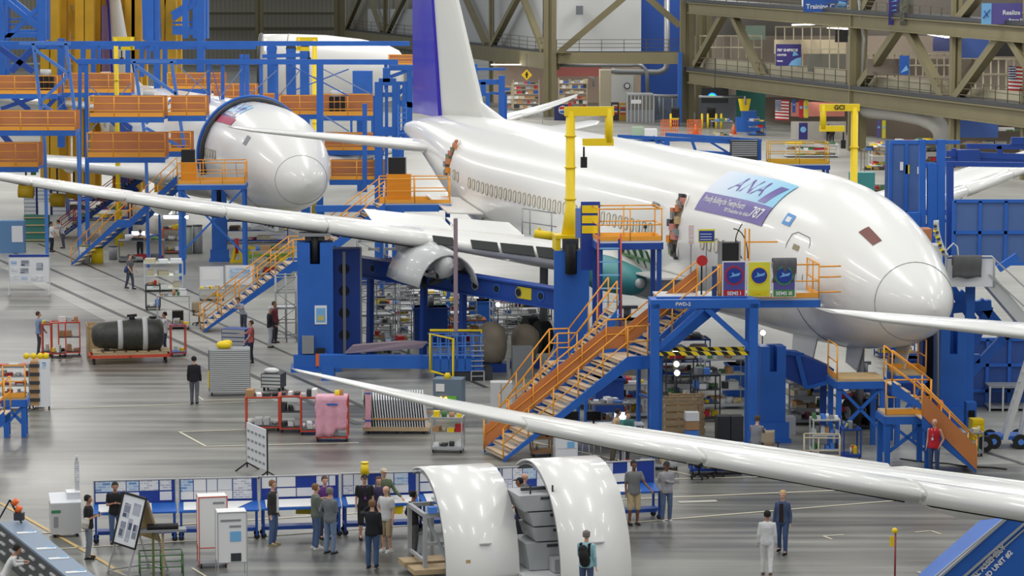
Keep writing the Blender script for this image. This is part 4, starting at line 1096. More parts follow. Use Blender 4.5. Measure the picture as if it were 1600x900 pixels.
# access platform left of the wide stair (ladder stand at the engine)
q = D(935, 372, 96)
t = platform('small railed work stand with white deck left of the open wheel bay', (q.x, 96, 0), R(6), 2.3, 1.6, 15 - (376 + 10) / (F / 96), 'FLRB', legm=BLUED, deckm=BOARDW, brace=False, h=1.15)
zt = 15 - 386 / (F / 96)
t = thing('access_ladder', 'blue and orange ladder leaning on the small white-decked work stand', 'ladder', (D(938, 380, 95).x, 95.2, 0), R(3)); b = MB()
Wl = .72
for x in (0, Wl): b.beam((x, 0, 2.4), (x, .5, zt + .1), .07)
b.build('rail', BLUED, t)
for k in range(8):
    b = MB(); f = (k + .5) / 8; z = 2.4 + (zt - 2.4) * f; b.bx(0, Wl, .5 * f - .1, .5 * f + .1, z - .02, z + .02); b.build('rung', SKYB, t)
b = MB(); rail_run(b, [(-.05, -.15, 2.5), (-.05, .35, zt)], .3, 0, .03, 3); rail_run(b, [(Wl + .05, -.15, 2.5), (Wl + .05, .35, zt)], .3, 0, .03, 3); b.build('handrail', REDOR, t)
b = MB(); b.beam((Wl / 2, .3, 0), (Wl / 2, .3, 2.5), .3); b.build('support_leg', BLUED, t)
t = thing('sign_panel', 'blue panel with three yellow notices behind the tall crane', 'sign', (D(922, 372, 97.5).x, 97.5, zt), R(3)); b = MB(); b.bx(-.34, .36, -.03, .03, -1.2, 1.3); b.build('panel', NAVY, t)
for k in range(3): b = MB(); b.bx(-.3, .3, -.06, -.03, .15 + .37 * k, .43 + .37 * k); b.build('notice', YELLOW, t)
# double stair under the nose
q = D(1308, 595, 87.2); zt2 = 15 - 605 / (F / 87.2)
platform('raised blue platform with orange corner rails beneath the nose', (q.x, 87.2, 0), R(4), 1.6, 1.6, zt2, 'L', legm=BLUE, deckm=PLY, brace=True)
q2 = D(1372, 590, 88.4); b = MB()
platform('low orange railed landing between the two flights under the nose', (D(1384, 652, 84.2).x, 84.2, 0), R(4), 1.45, 1.3, 1.75, 'F', legm=BLUE, deckm=TREAD)
s1 = stair('short orange-sided flight descending from the raised platform below the nose', (D(1440, 652, 85.4).x, 85.4, 1.75), R(180 + 5), 1.25, .95, 1.1, 4, None, support=False, side_panel=False)
s2 = stair('orange railed flight descending right from the landing to the floor', (D(1512, 716, 84.6).x, 84.6, 0), R(180 + 4), 1.75, 1.75, 1.1, 8, None, side_panel=True)
q = D(1366, 545, 90); platform('small railed platform right beneath the nose gear doors', (D(1400, 590, 88.6).x, 88.6, 0), R(4), 1.0, 1.2, zt2, 'RB', legm=BLUE, deckm=PLY)

# blue guard cage with yellow edge rails
t = thing('guard_cage', 'blue work basket with thick yellow edge tubes on a lift mast', 'work basket', (D(712, 578, 104).x, 104, 15 - 588 / (F / 104)), R(8)); W = 2.1; Hc = 1.45
b = MB(); b.path([(-W / 2, -.5, 0), (-W / 2, -.5, Hc), (-W * .08, -.6, Hc - .2), (-W * .08, -.6, -.25), (-W / 2, -.5, 0)], .06, 6); b.path([(-W * .45, .6, Hc), (W / 2, .3, Hc), (W / 2, .3, -.1), (W * .38, .25, -.1)], .06, 6); b.build('yellow_edge_rail', YELLOW, t)
b = MB(); b.bx(-W / 2, W / 2, -.45, .5, -.05, .05); b.bx(-W / 2 + .1, W / 2 - .1, -.45, -.4, .05, .45); b.build('floor_tray', BLUE, t)
b = MB()
for i in range(7): x = -W / 2 + .08 + i * (W - .16) / 6; b.beam((x, -.42, 0), (x, -.42, Hc - .1), .06); b.beam((x, .45, 0), (x, .45, Hc - .1), .06)
for z in (.6, .95, Hc - .1): b.beam((-W / 2, -.42, z), (W / 2, -.42, z), .05); b.beam((-W / 2, .45, z), (W / 2, .45, z), .05); b.beam((W / 2 - .05, -.42, z), (W / 2 - .05, .45, z), .05)
b.build('bars', BLUEL, t)
b = MB(); z0 = t.location.z; b.beam((.5, .1, -z0), (.5, .1, 0), .35, .45); b.bx(-.1, 1.4, -.4, .7, -z0, -z0 + .5); b.build('lift_mast', DARK, t)
b = MB()
for x in (.55, 1.05): b.beam((x, -.5, -z0), (x, -.5, -.05), .05)
for k in range(7): b.beam((.55, -.5, -z0 + .2 + .2 * k), (1.05, -.5, -z0 + .2 + .2 * k), .04)
b.build('ladder', ALU, t)
b = MB(); b.beam((0, 0, 0), (0, 0, 4.4), .16); tag(b.build('mauve_pole', pm('mauve_plastic', (150, 132, 140))), 'upright mauve pole between engine strut and work basket', 'pole', loc=(D(712, 560, 103).x, 103.4, D(712, 518, 103.4).z))

# other yellow cranes
q = D(1334, 285, 128); z0 = q.z
t = crane('yellow crane with long squared arm behind the nose of the airliner', (q.x, 128, 0), R(180), D(0, 168, 128).z, 1.5, 1.0, .17, base=False)
lettering('GCI', .3, (.75, 0.19, D(0, 168, 128).z - .0), (-1, 0, 0), (0, 0, 1), BLACK, t, .01)
q = D(184, 250, 160); crane('yellow crane inside the blue dock at left', (q.x, 160, 0), R(0), D(0, 61, 160).z, .95, .55, .13, base=False)
q = D(492, 150, 175); crane('yellow crane in front of the far white barrel', (q.x, 175, 0), R(180), D(0, 62, 175).z, 1.0, .6, .16, base=False)
# ------------------------------------------------------------------ blue docks at left and right
def frame3d(label, name, beams, Y, m, cat='frame', w=.3, depth=0.0):
    # beams: list of (x0,y0,x1,y1[,w]) seen at distance Y; built round an origin on the floor
    x0 = sum(b[0] for b in beams) / len(beams); o = D(x0, 300, Y); t = thing(name, label, cat, (o.x, Y, 0)); L = t.location.copy()
    main = MB()
    for bm_ in beams:
        ww = bm_[4] if len(bm_) > 4 else w
        p, q = D(bm_[0], bm_[1], Y) - L, D(bm_[2], bm_[3], Y) - L
        main.beam(p, q, ww)
        if depth: main.beam(p + V(0, depth, 0), q + V(0, depth, 0), ww)
    if depth:
        seen = set()
        for bm_ in beams:
            for (x, y) in ((bm_[0], bm_[1]), (bm_[2], bm_[3])):
                k = (round(x / 12), round(y / 12))
                if k in seen: continue
                seen.add(k); p = D(x, y, Y) - L; main.beam(p, p + V(0, depth, 0), w * .7)
    main.build('members', m, t)
    return t
def gyf(Y): # row where the floor lies at distance Y
    return 450 - F * math.tan(math.atan2(-CAMH, Y) + TP)
f = gyf(152)
frame3d('light blue zigzag braced frame at far left of the dock', 'braced_frame', [(52, 68, 70, 225), (70, 225, 74, f), (103, 68, 122, 215), (122, 215, 126, f), (55, 78, 107, 115), (107, 118, 65, 158), (65, 162, 118, 200), (30, 68, 110, 68)], 152, BLUEL, w=.17)
frame3d('light blue zigzag braced frame crossing the dock left of the nose', 'braced_frame', [(210, 96, 228, 225), (228, 225, 232, f), (268, 96, 287, 225), (287, 225, 289, f), (213, 103, 275, 147), (275, 150, 228, 193), (228, 200, 287, 232), (205, 96, 275, 96)], 150, BLUEL, w=.17)
f = gyf(158)
frame3d('blue dock gantry of posts and long top beams around the rear airliner', 'dock_gantry', [(-20, 68, 700 * 0 + 640, 68, .28), (122, 96, 622, 97, .3), (135, 100, 137, f, .22), (125, 98, 124, f, .2), (326, 98, 326, 178), (348, 98, 348, 165), (378, 85, 378, 160, .25), (386, 85, 386, 160, .25), (408, 98, 408, 178), (432, 98, 432, 180), (500, 96, 500, f, .38), (603, 97, 603, 140), (122, 98, 90, 68, .15), (155, 96, 155, 68), (232, 70, 232, 96, .2), (450, 100, 545, 150, .07), (545, 108, 450, 145, .07), (330, 100, 345, 160, .05)], 158, BLUE, 'gantry', w=.2, depth=0)
frame3d('blue rear row of dock posts behind the walkways', 'dock_gantry', [(-20, 74, 400, 74, .25), (96, 60, 96, 230, .45), (200, 62, 200, 200, .3), (245, 62, 247, 250, .4), (258, 75, 258, 230, .3), (314, -20, 314, 150, .5), (66, -20, 66, 75, .5), (235, -20, 235, 80, .5), (245, -20, 245, 80, .3), (290, -20, 290, 60, .4), (0, -20, 4, 120, .5), (8, 0, 68, 50, .35), (68, 5, 10, 60, .3), (270, 30, 320, -5, .3), (270, 50, 318, 50, .35), (0, 55, 70, 55, .3), (130, 75, 130, 120, .3), (146, 75, 146, 120, .3), (222, 75, 222, 120), (0, 125, 50, 75, .3)], 176, BLUE, 'gantry', w=.3)
frame3d('dark blue diagonal braces beneath the upper left walkways', 'brace_frame', [(0, 75, 52, 112, .35), (18, 112, 52, 76, .35), (2, 170, 60, 150, .25), (18, 150, 46, 172, .3), (62, 180, 90, 150, .25), (172, 186, 206, 214, .35), (186, 186, 222, 214, .3), (90, 150, 104, 172, .2), (0, 205, 30, 240, .35), (228, 188, 200, 214, .2), (268, 186, 290, 210, .25), (160, 248, 195, 290, .35), (170, 250, 215, 300, .3)], 171, BLUED, 'frame', w=.3)
frame3d('thin grey blue tie rods criss-crossing the dock', 'tie_rods', [(140, 205, 205, 130, .06), (140, 135, 205, 190, .06), (275, 100, 325, 145, .06), (290, 150, 326, 110, .06), (60, 200, 110, 150, .06), (345, 150, 378, 108, .06), (388, 150, 432, 110, .06), (436, 150, 470, 108, .06), (505, 108, 585, 150, .06), (505, 180, 545, 205, .08)], 157.5, pm('grey_blue_rod', (110, 130, 170)), 'frame', w=.06)
frame3d('deep blue massive columns of the tail dock at the top left', 'tail_column', [(235, -30, 238, 62, 1.1), (314, -30, 314, 60, 1.0), (68, -30, 68, 62, .8), (2, -30, 4, 110, 1.0), (270, 46, 312, 46, .5), (270, 36, 312, 34, .15), (0, 52, 66, 52, .5), (0, 30, 66, 30, .12), (0, 38, 66, 38, .12), (270, 24, 318, -6, .5), (12, -4, 66, 40, .5)], 182, BLUE, 'column', w=.5)
# gantry towers of the tail dock in ochre
def lattice(label, x0, x1, Y, yb=66, m=YELLOW2, seed=1):
    t = thing('gantry_tower', label, 'gantry', (D((x0 + x1) / 2, 300, Y).x, Y, 0)); L = t.location.copy(); b = MB()
    ws = .85
    P = lambda x, y: D(x, y, Y) - L
    for x in (x0, x1): b.beam(P(x, -40), P(x, 300), ws * .8)
    b.beam(P(x0, -30), P(x1, yb), ws * .6); b.beam(P(x1, -60), P(x0, 20), ws * .6); b.beam(P(x0, yb), P(x1, yb), ws * .5); b.beam(P(x0, 5), P(x1, 5), ws * .3)
    for x in (x0, x1): b.beam(P(x, -40) + V(0, 3, 0), P(x, 300) + V(0, 3, 0), ws * .8)
    for y in (-20, yb): b.beam(P(x0, y), P(x0, y) + V(0, 3, 0), .3); b.beam(P(x1, y), P(x1, y) + V(0, 3, 0), .3)
    b.build('lattice', m, t)
for k, (a, c, Y) in enumerate([(72, 86, 186), (92, 122, 194), (126, 140, 188), (184, 200, 196), (204, 214, 190), (250, 268, 184)]):
    lattice(['leftmost ochre gantry tower above the dock', 'wide ochre gantry tower second from the left', 'slim ochre gantry tower left of the white fin', 'broad ochre gantry tower right of the white fin', 'slim ochre gantry tower behind the dock crane', 'rightmost ochre gantry tower beside the blue column'][k], a, c, Y)
# ochre cross ties
b = MB(); b.beam(D(70, 2, 192), D(275, 4, 192), .5); b.beam(D(150, 25, 200), D(180, 60, 200), .4, .4); b.beam(D(180, 30, 200), D(215, 30, 200), .4)
tag(b.build('gantry_tie', YELLOW2), 'ochre tie beam crossing the gantry towers near the top', 'beam')

# walkways with orange panels
def walkway(x0, x1, yt, yb, Y, label, dep=1.6, m=ORANGE2, rails=True, slant=0, group=None):
    a, c = D(x0, yb, Y), D(x1, yb, Y); t = thing('dock_walkway', label, 'walkway', (a.x, Y, a.z), R(slant)); W = c.x - a.x; H = D(x0, yt, Y).z - a.z
    b = MB(); b.bx(0, W, 0, dep, -.1, .05); b.bx(0, W, -.05, .05, -.25, .1); b.build('deck', BLUE, t)
    b = MB(); b.bx(0, W, dep - .05, dep, .05, H * .95); b.build('infill_panel', m, t)
    b = MB(); b.bx(0, W, -.06, -.03, .05, H * .22); b.build('kick_plate', ORANGE, t)
    b = MB(); rail_run(b, [(0, -.05, 0), (W, -.05, 0)], H * .95, 2, .03, 1.3); rail_run(b, [(0, -.05, 0), (0, dep, 0)], H * .95, 2, .03, 1.3); b.build('railing', ORANGE, t)
    return t
for a in [(-10, 90, 117, 148, 166, 'orange walkway at the left edge, upper of three'), (-10, 118, 172, 205, 165, 'orange walkway at the left edge, middle of three'), (-10, 60, 222, 262, 168, 'orange walkway at the left edge, lowest of three'),
          (100, 205, 113, 146, 172, 'orange walkway behind the left zigzag frame'), (140, 256, 149, 184, 160, 'orange walkway in front of the rear airliner crown'), (262, 322, 149, 182, 161, 'short orange walkway right of the second zigzag frame'),
          (262, 350, 113, 140, 174, 'orange walkway high behind the second zigzag frame'), (330, 400, 130, 160, 172, 'orange walkway above the rear airliner crown'), (137, 258, 206, 247, 163, 'wide orange walkway below the rear airliner crown'),
          (405, 438, 145, 180, 163, 'short orange walkway left of the far barrel post'), (437, 500, 148, 180, 164, 'orange walkway under the far white barrel'), (502, 585, 146, 182, 162, 'orange walkway right of the dock post with grey drums'),
          (505, 600, 207, 236, 166, 'lower orange walkway behind the stabilizer'), (607, 650, 85, 102, 178, 'small orange walkway left of the blue rudder'), (262, 298, 205, 238, 168, 'small orange walkway left of the rear nose ring'), (515, 600, 250, 282, 150, 'orange walkway right of the rear airliner nose')]:
    walkway(a[0], a[1], a[2], a[3], (a[4] - 19 if a[1] < 330 and a[2] > 148 else a[4]), a[5])
# ring seal where the rear nose leaves the dock
rs = MB(); 
pts = []
for k in range(0, 41):
    a = R(-20 + 220 * k / 40); pts.append(fus(11.6, a, .16))
rs.path(pts, .13, 6); o = rs.build('dock_ring_seal', DARK); tag(o, 'dark curved dock seal around the rear airliner crown', 'seal')
o.location = BACKP.location; o.rotation_euler = BACKP.rotation_euler
rs = MB(); rs.path([fus(11.9, R(-20 + 220 * k / 40), .32) for k in range(41)], .1, 6); o = rs.build('dock_ring_rail', BLUE); tag(o, 'blue curved rail behind the dark dock seal', 'rail'); o.location = BACKP.location; o.rotation_euler = BACKP.rotation_euler
# grey drums on walkways
for k, (x, y, Y, lab) in enumerate([(71, 148, 166.5, 'grey drum over black rack on the upper left walkway'), (232, 183, 160.8, 'grey drum over black rack right of the small white dome'), (504 + 22, 182, 162.6, 'grey drum over black rack on the right walkway'), (165, 150, 174, 'grey square box beside the crane mast in the dock')]):
    p = D(x, y, Y); t = thing('drum_unit', lab, 'drum', p); b = MB()
    for i in range(3): b.bx(-.45 + .35 * i, -.2 + .35 * i, 0, .4, 0, 1.2)
    b.build('rack', BLACK, t); b = MB(); b.tube((0, .2, 1.2), (0, .2, 1.55), .34, 12); b.build('drum', LGREY, t)
# far white barrel
t = thing('fuselage_barrel', 'far white tapering fuselage barrel beyond the blue dock', 'fuselage section', D(410, 112, 205)); b = MB(); rings = []
Lb = (625 - 408) * mpp(205)
for x, rr, dz in ((0, 2.85, 0), (.2, 2.85, 0), (.45, 2.8, -.05), (.7, 2.55, -.12), (.88, 2.2, -.2), (.97, 1.85, -.3), (1.0, 1.45, -.35)):
    rings.append([V(x * Lb, rr * math.cos(a) + x * 3, rr * math.sin(a) + dz) for a in [2 * math.pi * i / 32 for i in range(32)]])
b.loft(rings); b.build('shell', WHITE, t)
b = MB(); b.path([(-.05, 2.86 * math.cos(a), 2.86 * math.sin(a)) for a in [2 * math.pi * i / 32 for i in range(33)]], .12, 5); b.mi(1); b.path([(Lb * .19, 2.86 * math.cos(a) + .57, 2.86 * math.sin(a)) for a in [2 * math.pi * i / 32 for i in range(33)]], .04, 5); b.build('ring_frame', [DARK, GREY], t)
b = MB(); zf = t.location.z
for x in (1.2, Lb * .7): b = MB(); b.beam((x, 0, -zf), (x, 0, -2.6), .5); b.beam((x, -2, -2.9), (x, 2, -2.9), .4); b.build('cradle', BLUE, t)
# cradle posts below the barrel
for k, (x, lab) in enumerate([(455, 'blue post with round cap left of the far barrel crane'), (476, 'blue post with round cap under the crane arm'), (425, 'blue post at the open end of the far barrel')]):
    t = thing('cradle_post', lab, 'post', (D(x, 100, 182).x, 182, 0)); zt = D(x, 76, 182).z; b = MB(); b.bx(-.3, .3, -.3, .3, 0, zt); b.build('column', BLUE, t); b = MB(); b.wheel((0, 0, zt), .34, .5, 'y', 16); b.build('cap', DARK if k < 2 else BLUE, t)
b = MB(); b.bx(0, 1.3, 0, 1, 0, 1.5); b.beam((-.1, 0, -.0), (-.1, 0, -5), .15); b.beam((1.3, 0, 0), (1.3, 0, -5), .15); tag(b.build('blue_locker', BLUE), 'blue box standing against the far white barrel', 'box', loc=(D(551, 146, 180).x, 180, D(551, 146, 180).z))
b = MB(); b.beam(D(410, 88, 181), D(470, 86, 181), .3, .25); tag(b.build('cradle_beam', BLUE), 'blue beam joining the capped posts at the far barrel', 'beam')
# blue lift tower frame between dock and fin
f = gyf(150)
frame3d('blue open lift tower with ladder left of the rudder', 'lift_tower', [(592, 128, 592, f, .45), (619, 128, 619, f, .45), (592, 128, 619, 128, .4), (592, 148, 619, 148, .25), (604, 130, 604, f, .18), (586, 150, 586, 230, .2), (570, 162, 570, 300, .25), (592, 205, 619, 205, .5), (610, 120, 700 * 0 + 648, 106, .2), (610, 106, 650, 106, .3), (604, 106, 604, 128, .4), (632, 130, 632, 230, .25), (625, 205, 650, 230, .35), (610, 130, 650, 130, .2), (620, 160, 650, 165, .3), (640, 110, 640, 200, .3), (648, 120, 620, 150, .2)], 150, BLUE, 'tower')
t = thing('lift_ladder', 'light blue ladder on the lift tower by the rudder', 'ladder', (D(628, 200, 149).x, 149, 0)); b = MB()
for dx in (-.2, .25): b.beam((dx, 0, D(0, 235, 149).z), (dx, 0, D(0, 163, 149).z), .06)
for k in range(9): z = D(0, 232 - 8 * k, 149).z; b.beam((-.2, 0, z), (.25, 0, z), .05)
b.build('ladder', BLUEL, t); b = MB(); b.beam((0, .1, 0), (0, .1, D(0, 232, 149).z), .2); b.build('post', BLUE, t)
# right of the fin
f = gyf(170)
frame3d('blue lifting frame right of the tail fin root', 'tail_frame', [(742, 100, 742, 178), (784, 118, 784, 190, .38), (742, 128, 784, 128, .3), (745, 108, 790, 108, .15), (762, 145, 762, 190, .25), (790, 148, 790, 195, .18), (765, 145, 790, 147, .15), (755, 128, 755, 150, .3)], 160, BLUE, 'frame')
frame3d('blue lattice frame with orange rungs behind the airliner crown', 'lattice_frame', [(965, 213, 1185, 224, .2), (1020, 213, 1035, 235), (1080, 216, 1090, 245), (985, 220, 1185, 218, .12), (1040, 210, 1190, 220, .2), (1042, 218, 1042, 240, .3), (1150, 222, 1150, 245), (1185, 222, 1185, 250, .3), (1085, 240, 1185, 246, .4), (1000, 213, 1040, 225, .12), (1100, 216, 1140, 240, .12)], 150, BLUE, 'frame', w=.16)
t = thing('louvre_unit', 'grey louvred unit behind the airliner crown', 'equipment', D(1163, 245, 149)); b = MB(); b.bx(-.75, .75, 0, .8, -D(1163, 245, 149).z, .9); b.mi(1)
for k in range(8): b.bx(-.7, .7, -.05, 0, .05 + .1 * k, .1 + .1 * k)
b.build('louvres', [DARK, ALU], t)
# yellow platform beyond crown
q = D(1203, 256, 145); 
t = platform('yellow railed platform on blue legs beyond the airliner crown', (q.x, 145, 0), 0, 3.2, 2, D(0, 256, 145).z, 'FLRB', railm=YELLOW2, panel='', legm=BLUED, brace=False)
b = MB(); b.bx(-.6, .6, 0, .8, 0, .9); tag(b.build('teal_tank', TEAL), 'small teal tank behind the crown right of the yellow crane', 'tank', loc=(D(1348, 284, 132).x, 132, D(0, 292, 132).z - .2)); 

# right hand blue mesh tower and screens
MESH = pm('blue_mesh_panel', (78, 110, 166), rough=.6, alpha=.88)
def panel_frame(label, x0, x1, yt, yb, Y, bays=1, name='mesh_screen', rows=1, dz_floor=False, tm=None, rz=0):
    a, c = D(x0, yb, Y), D(x1, yt, Y); t = thing(name, label, 'screen', (a.x, Y, a.z), rz); W = c.x - a.x; H = c.z - a.z
    b = MB(); b.bx(0, W, -.02, .02, 0, H); b.build('mesh_panel', tm or MESH, t)
    b = MB()
    for i in range(bays + 1): b.beam((W * i / bays, -.03, 0), (W * i / bays, -.03, H), .12)
    for i in range(rows + 1): b.beam((0, -.03, H * i / rows), (W, -.03, H * i / rows), .12)
    b.build('frame', BLUE, t); return t, W, H
t, W, H = panel_frame('tall blue mesh enclosure with paper notices right of the nose', 1390, 1441, 222, 332, 103, 2, rows=1)
b = MB(); b.bx(W * .3, W * .4, -.09, -.03, H * .6, H * .72); b.mi(1); b.bx(W * .47, W * .6, -.09, -.03, H * .55, H * .68); b.mi(0); b.bx(W * .85, W * .9, -.09, -.03, H * .55, H * .65); b.build('notice', [PAPER, pm('label_yellow', (214, 196, 50))], t)
b = MB(); b.bx(0, W, 1.4, 1.5, 0, H); b.beam((0, 0, 0), (0, 1.5, 0), .12); b.beam((W, 0, 0), (W, 1.5, 0), .12); b.build('rear_panel', MESH, t)
frame3d('blue post tower carrying the tall mesh enclosure', 'post_tower', [(1441, 218, 1441, gyf(101), .24), (1456, 255, 1456, gyf(101), .35), (1470, 218, 1470, gyf(101), .3), (1395, 332, 1395, gyf(101), .2), (1418, 332, 1418, 420, .28), (1428, 332, 1432, 470, .4), (1441, 332, 1500, 332, .2), (1455, 345, 1490, 345, .12), (1390, 222, 1500, 222, .14), (1441, 258, 1460, 258, .2), (1440, 350, 1470, 370, .2)], 101, BLUE, 'tower')
frame3d('grey and blue door frame post right of the tower', 'blue_gate', [(1484, 255, 1484, gyf(99), .25), (1478, 256, 1620, 258, .18), (1486, 258, 1486, 420, .12)], 99, BLUED, 'frame')
panel_frame('blue mesh screen across the right edge below the far wing', 1489, 1612, 314, 412, 98, 3, rows=2)
panel_frame('low blue mesh screen at right edge behind the ladder', 1506, 1612, 530, 650, 97, 3, rows=3, tm=pm('blue_mesh_low', (40, 82, 156), rough=.6, alpha=.9))
frame3d('blue overhead truss at the right edge above the far wing', 'edge_truss', [(1475, 250, 1620, 252, .18), (1478, 240, 1620, 246, .25), (1490, 232, 1490, 252), (1510, 228, 1620, 230, .2), (1560, 228, 1565, 250), (1580, 220, 1620, 220, .3), (1495, 245, 1530, 245, .6)], 112, BLUED, 'truss', w=.2)
frame3d('blue diagonal boom frame under the white gangway', 'boom_frame', [(1478, 432 + 50, 1548, 476, .35), (1530, 470, 1580, 530, .3), (1545, 478, 1520, 540, .3), (1575, 520, 1500, 600, .3), (1500, 455, 1540, 500, .2), (1480, 440, 1520, 500, .3), (1590, 400, 1560, 420, .25), (1600, 490, 1560, 540, .25), (1470, 520, 1470, 640, .45), (1475, 560, 1530, 560, .3)], 94, BLUE, 'frame')
# white gangway with ramp
t = thing('white_gangway', 'white gangway box with sloping ramp beside the nose', 'gangway', D(1477, 448, 92), 0); b = MB(); s = mpp(92)
b.bx(0, 75 * s, 0, 1.6, 0, .12); b.bx(0, 75 * s, -.03, .03, 0, 44 * s); b.build('box', BOARDW, t)
b = MB(); b.path([(0, -.05, 0), (0, -.05, 46 * s), (.15, -.05, 48 * s), (72 * s, -.05, 48 * s), (76 * s, -.05, 44 * s), (76 * s, -.05, 0)], .035, 6); b.path([(8 * s, 1.6, 46 * s), (24 * s, 1.6, 62 * s), (30 * s, 1.6, 56 * s), (32 * s, 1.6, 40 * s)], .03, 6); b.build('rail', LGREY, t)
b = MB(); b.prism([(66 * s, 0, 0), (76 * s, 0, 18 * s), (140 * s, 0, -58 * s), (140 * s, 0, -85 * s)], (0, 1.4, 0)); b.build('ramp', LGREY, t)
b = MB(); b.beam((68 * s, -.05, 20 * s), (145 * s, -.05, -50 * s), .05); b.beam((76 * s, -.05, 44 * s), (145 * s, -.05, -20 * s), .05); b.build('ramp_rail', ALU, t)
b = MB(); b.beam((1.0, .8, 0), (1.0, .8, -D(0, 448, 92).z), .3); b.build('support_leg', BLUE, t)
q = D(1512, 402, 91.7); cloth('dark grey cloth draped over the white gangway rail', (q.x, 91.85, q.z), 0, 1.0, .72, GCLOTH)
b = MB(); b.bx(0, 14 * s, 0, .8, -.05, .4); tag(b.build('brown_case', pm('brown_case', (176, 112, 74))), 'small brown case between the nose and white gangway', 'case', loc=(D(1442, 376, 93).x, 93, D(0, 376, 93).z)); 
# far work at the right edge behind the nose
f = gyf(96)
t = thing('wheeled_ladder', 'white wheeled ladder leaning at the right edge', 'ladder', (D(1570, 700, 88).x, 88, 0)); s = mpp(88); b = MB()
for dy in (0, .5): b.beam((0, dy, .3), (40 * s, dy, 150 * s), .09, .16); b.beam((24 * s, dy, .1), (44 * s, dy, 110 * s), .08, .14)
for k in range(9): b.beam((k * 4 * s + .05, 0, .3 + 15 * s * k), (k * 4 * s + .05, .5, .3 + 15 * s * k), .05)
b.build('ladder_frame', LGREY, t)
for (x, y) in ((-18 * s, .0), (24 * s, -.1), (-16 * s, .9), (30 * s, 1.0)):
    b = MB(); b.wheel((x, y, .25), .25, .14, 'y', 18); b.mi(1); b.wheel((x, y - .02, .25), .1, .13, 'y', 12); b.build('wheel', [BLACK, BLUEL], t)
b = MB(); b.bx(-22 * s, 45 * s, .0, .9, .3, .42); b.build('chassis', BLUE, t)
t = thing('grey_table_stand', 'grey topped stand with striped posts left of the white ladder', 'stand', (D(1545, 640, 96).x, 96, 0)); s = mpp(96); b = MB(); b.bx(0, 70 * s, 0, 1.4, .85, .93); b.bx(0, 70 * s, 0, 1.4, .1, .18); b.build('top', GREY, t); b = MB()
for x in (.03, 22 * s, 45 * s, 68 * s): b.beam((x, 0, 0), (x, 0, .9), .06)
b.build('post', LGREY, t)
t = thing('control_cabinet', 'blue control cabinet with dark screen under the right side of the nose', 'cabinet', (D(1518, 640, 91).x, 91, 0)); s = mpp(91); b = MB(); b.bx(-8 * s, 8 * s, 0, .5, 0, 50 * s); b.build('body', BLUE, t); b = MB(); b.bx(-5 * s, 5 * s, -.05, 0, 27 * s, 38 * s); b.build('screen', GLASSD, t)
# a stair base corner in the very front right
t = thing('slanted_tool_unit', 'large slanted blue tool unit with white lettering in the bottom right corner', 'tool unit', (0, 0, 0)); Y = 60; b = MB()
P = lambda x, y, dY=0: D(x, y, Y) + V(0, dY, 0)
b.prism([P(1450, 918), P(1478, 893), P(1588, 797), P(1640, 760), P(1760, 800), P(1760, 1010), P(1452, 1010)], (0, 1.4, 0)); b.build('side_plate', BLUE, t)
b = MB(); b.beam(P(1455, 912, -.05), P(1592, 792, -.05), .05, .05); b.beam(P(1492, 912, -.05), P(1640, 782, -.05), .05, .05); b.beam(P(1498, 916, -.05), P(1646, 786, -.05), .03, .03); b.build('edge_strip', ALU, t)
b = MB(); b.beam(P(1448, 905, -.3), P(1585, 790, -.3), .04); b.build('handrail', ALU, t)
dirr = (P(1592, 832) - P(1530, 895)).normalized(); upp = Vector((-dirr.z, 0, dirr.x))
lettering('FINAL ASSEMBLY', .17, P(1530, 893, -.03) + dirr * .18, dirr, upp, PAPER, t, .006)
lettering('FUNC TEST AND UNIT #2', .16, P(1545, 897, -.03) + dirr * -.2, dirr, upp, PAPER, t, .006)
# ------------------------------------------------------------------ details on the big airliner
def dec(o_mb, name, m, par=MAINP): return o_mb.build(name, m, par)
SKYG = bpy.data.materials.new('banner_sky_print'); SKYG.use_nodes = True
nt = SKYG.node_tree; tc = nt.nodes.new('ShaderNodeTexCoord'); sp = nt.nodes.new('ShaderNodeSeparateXYZ'); mr = nt.nodes.new('ShaderNodeMapRange')
mr.inputs['From Min'].default_value = -13.8; mr.inputs['From Max'].default_value = -7.0
rp = nt.nodes.new('ShaderNodeValToRGB'); rp.color_ramp.elements[0].color = (*srgb(228, 232, 244), 1); rp.color_ramp.elements[1].color = (*srgb(120, 196, 228), 1)
nt.links.new(tc.outputs['Object'], sp.inputs['Vector']); nt.links.new(sp.outputs['X'], mr.inputs['Value']); nt.links.new(mr.outputs['Result'], rp.inputs['Fac']); nt.links.new(rp.outputs['Color'], nt.nodes['Principled BSDF'].inputs['Base Color'])
LIL = pm('decal_violet', (98, 84, 160), rough=.35, coat=.3)
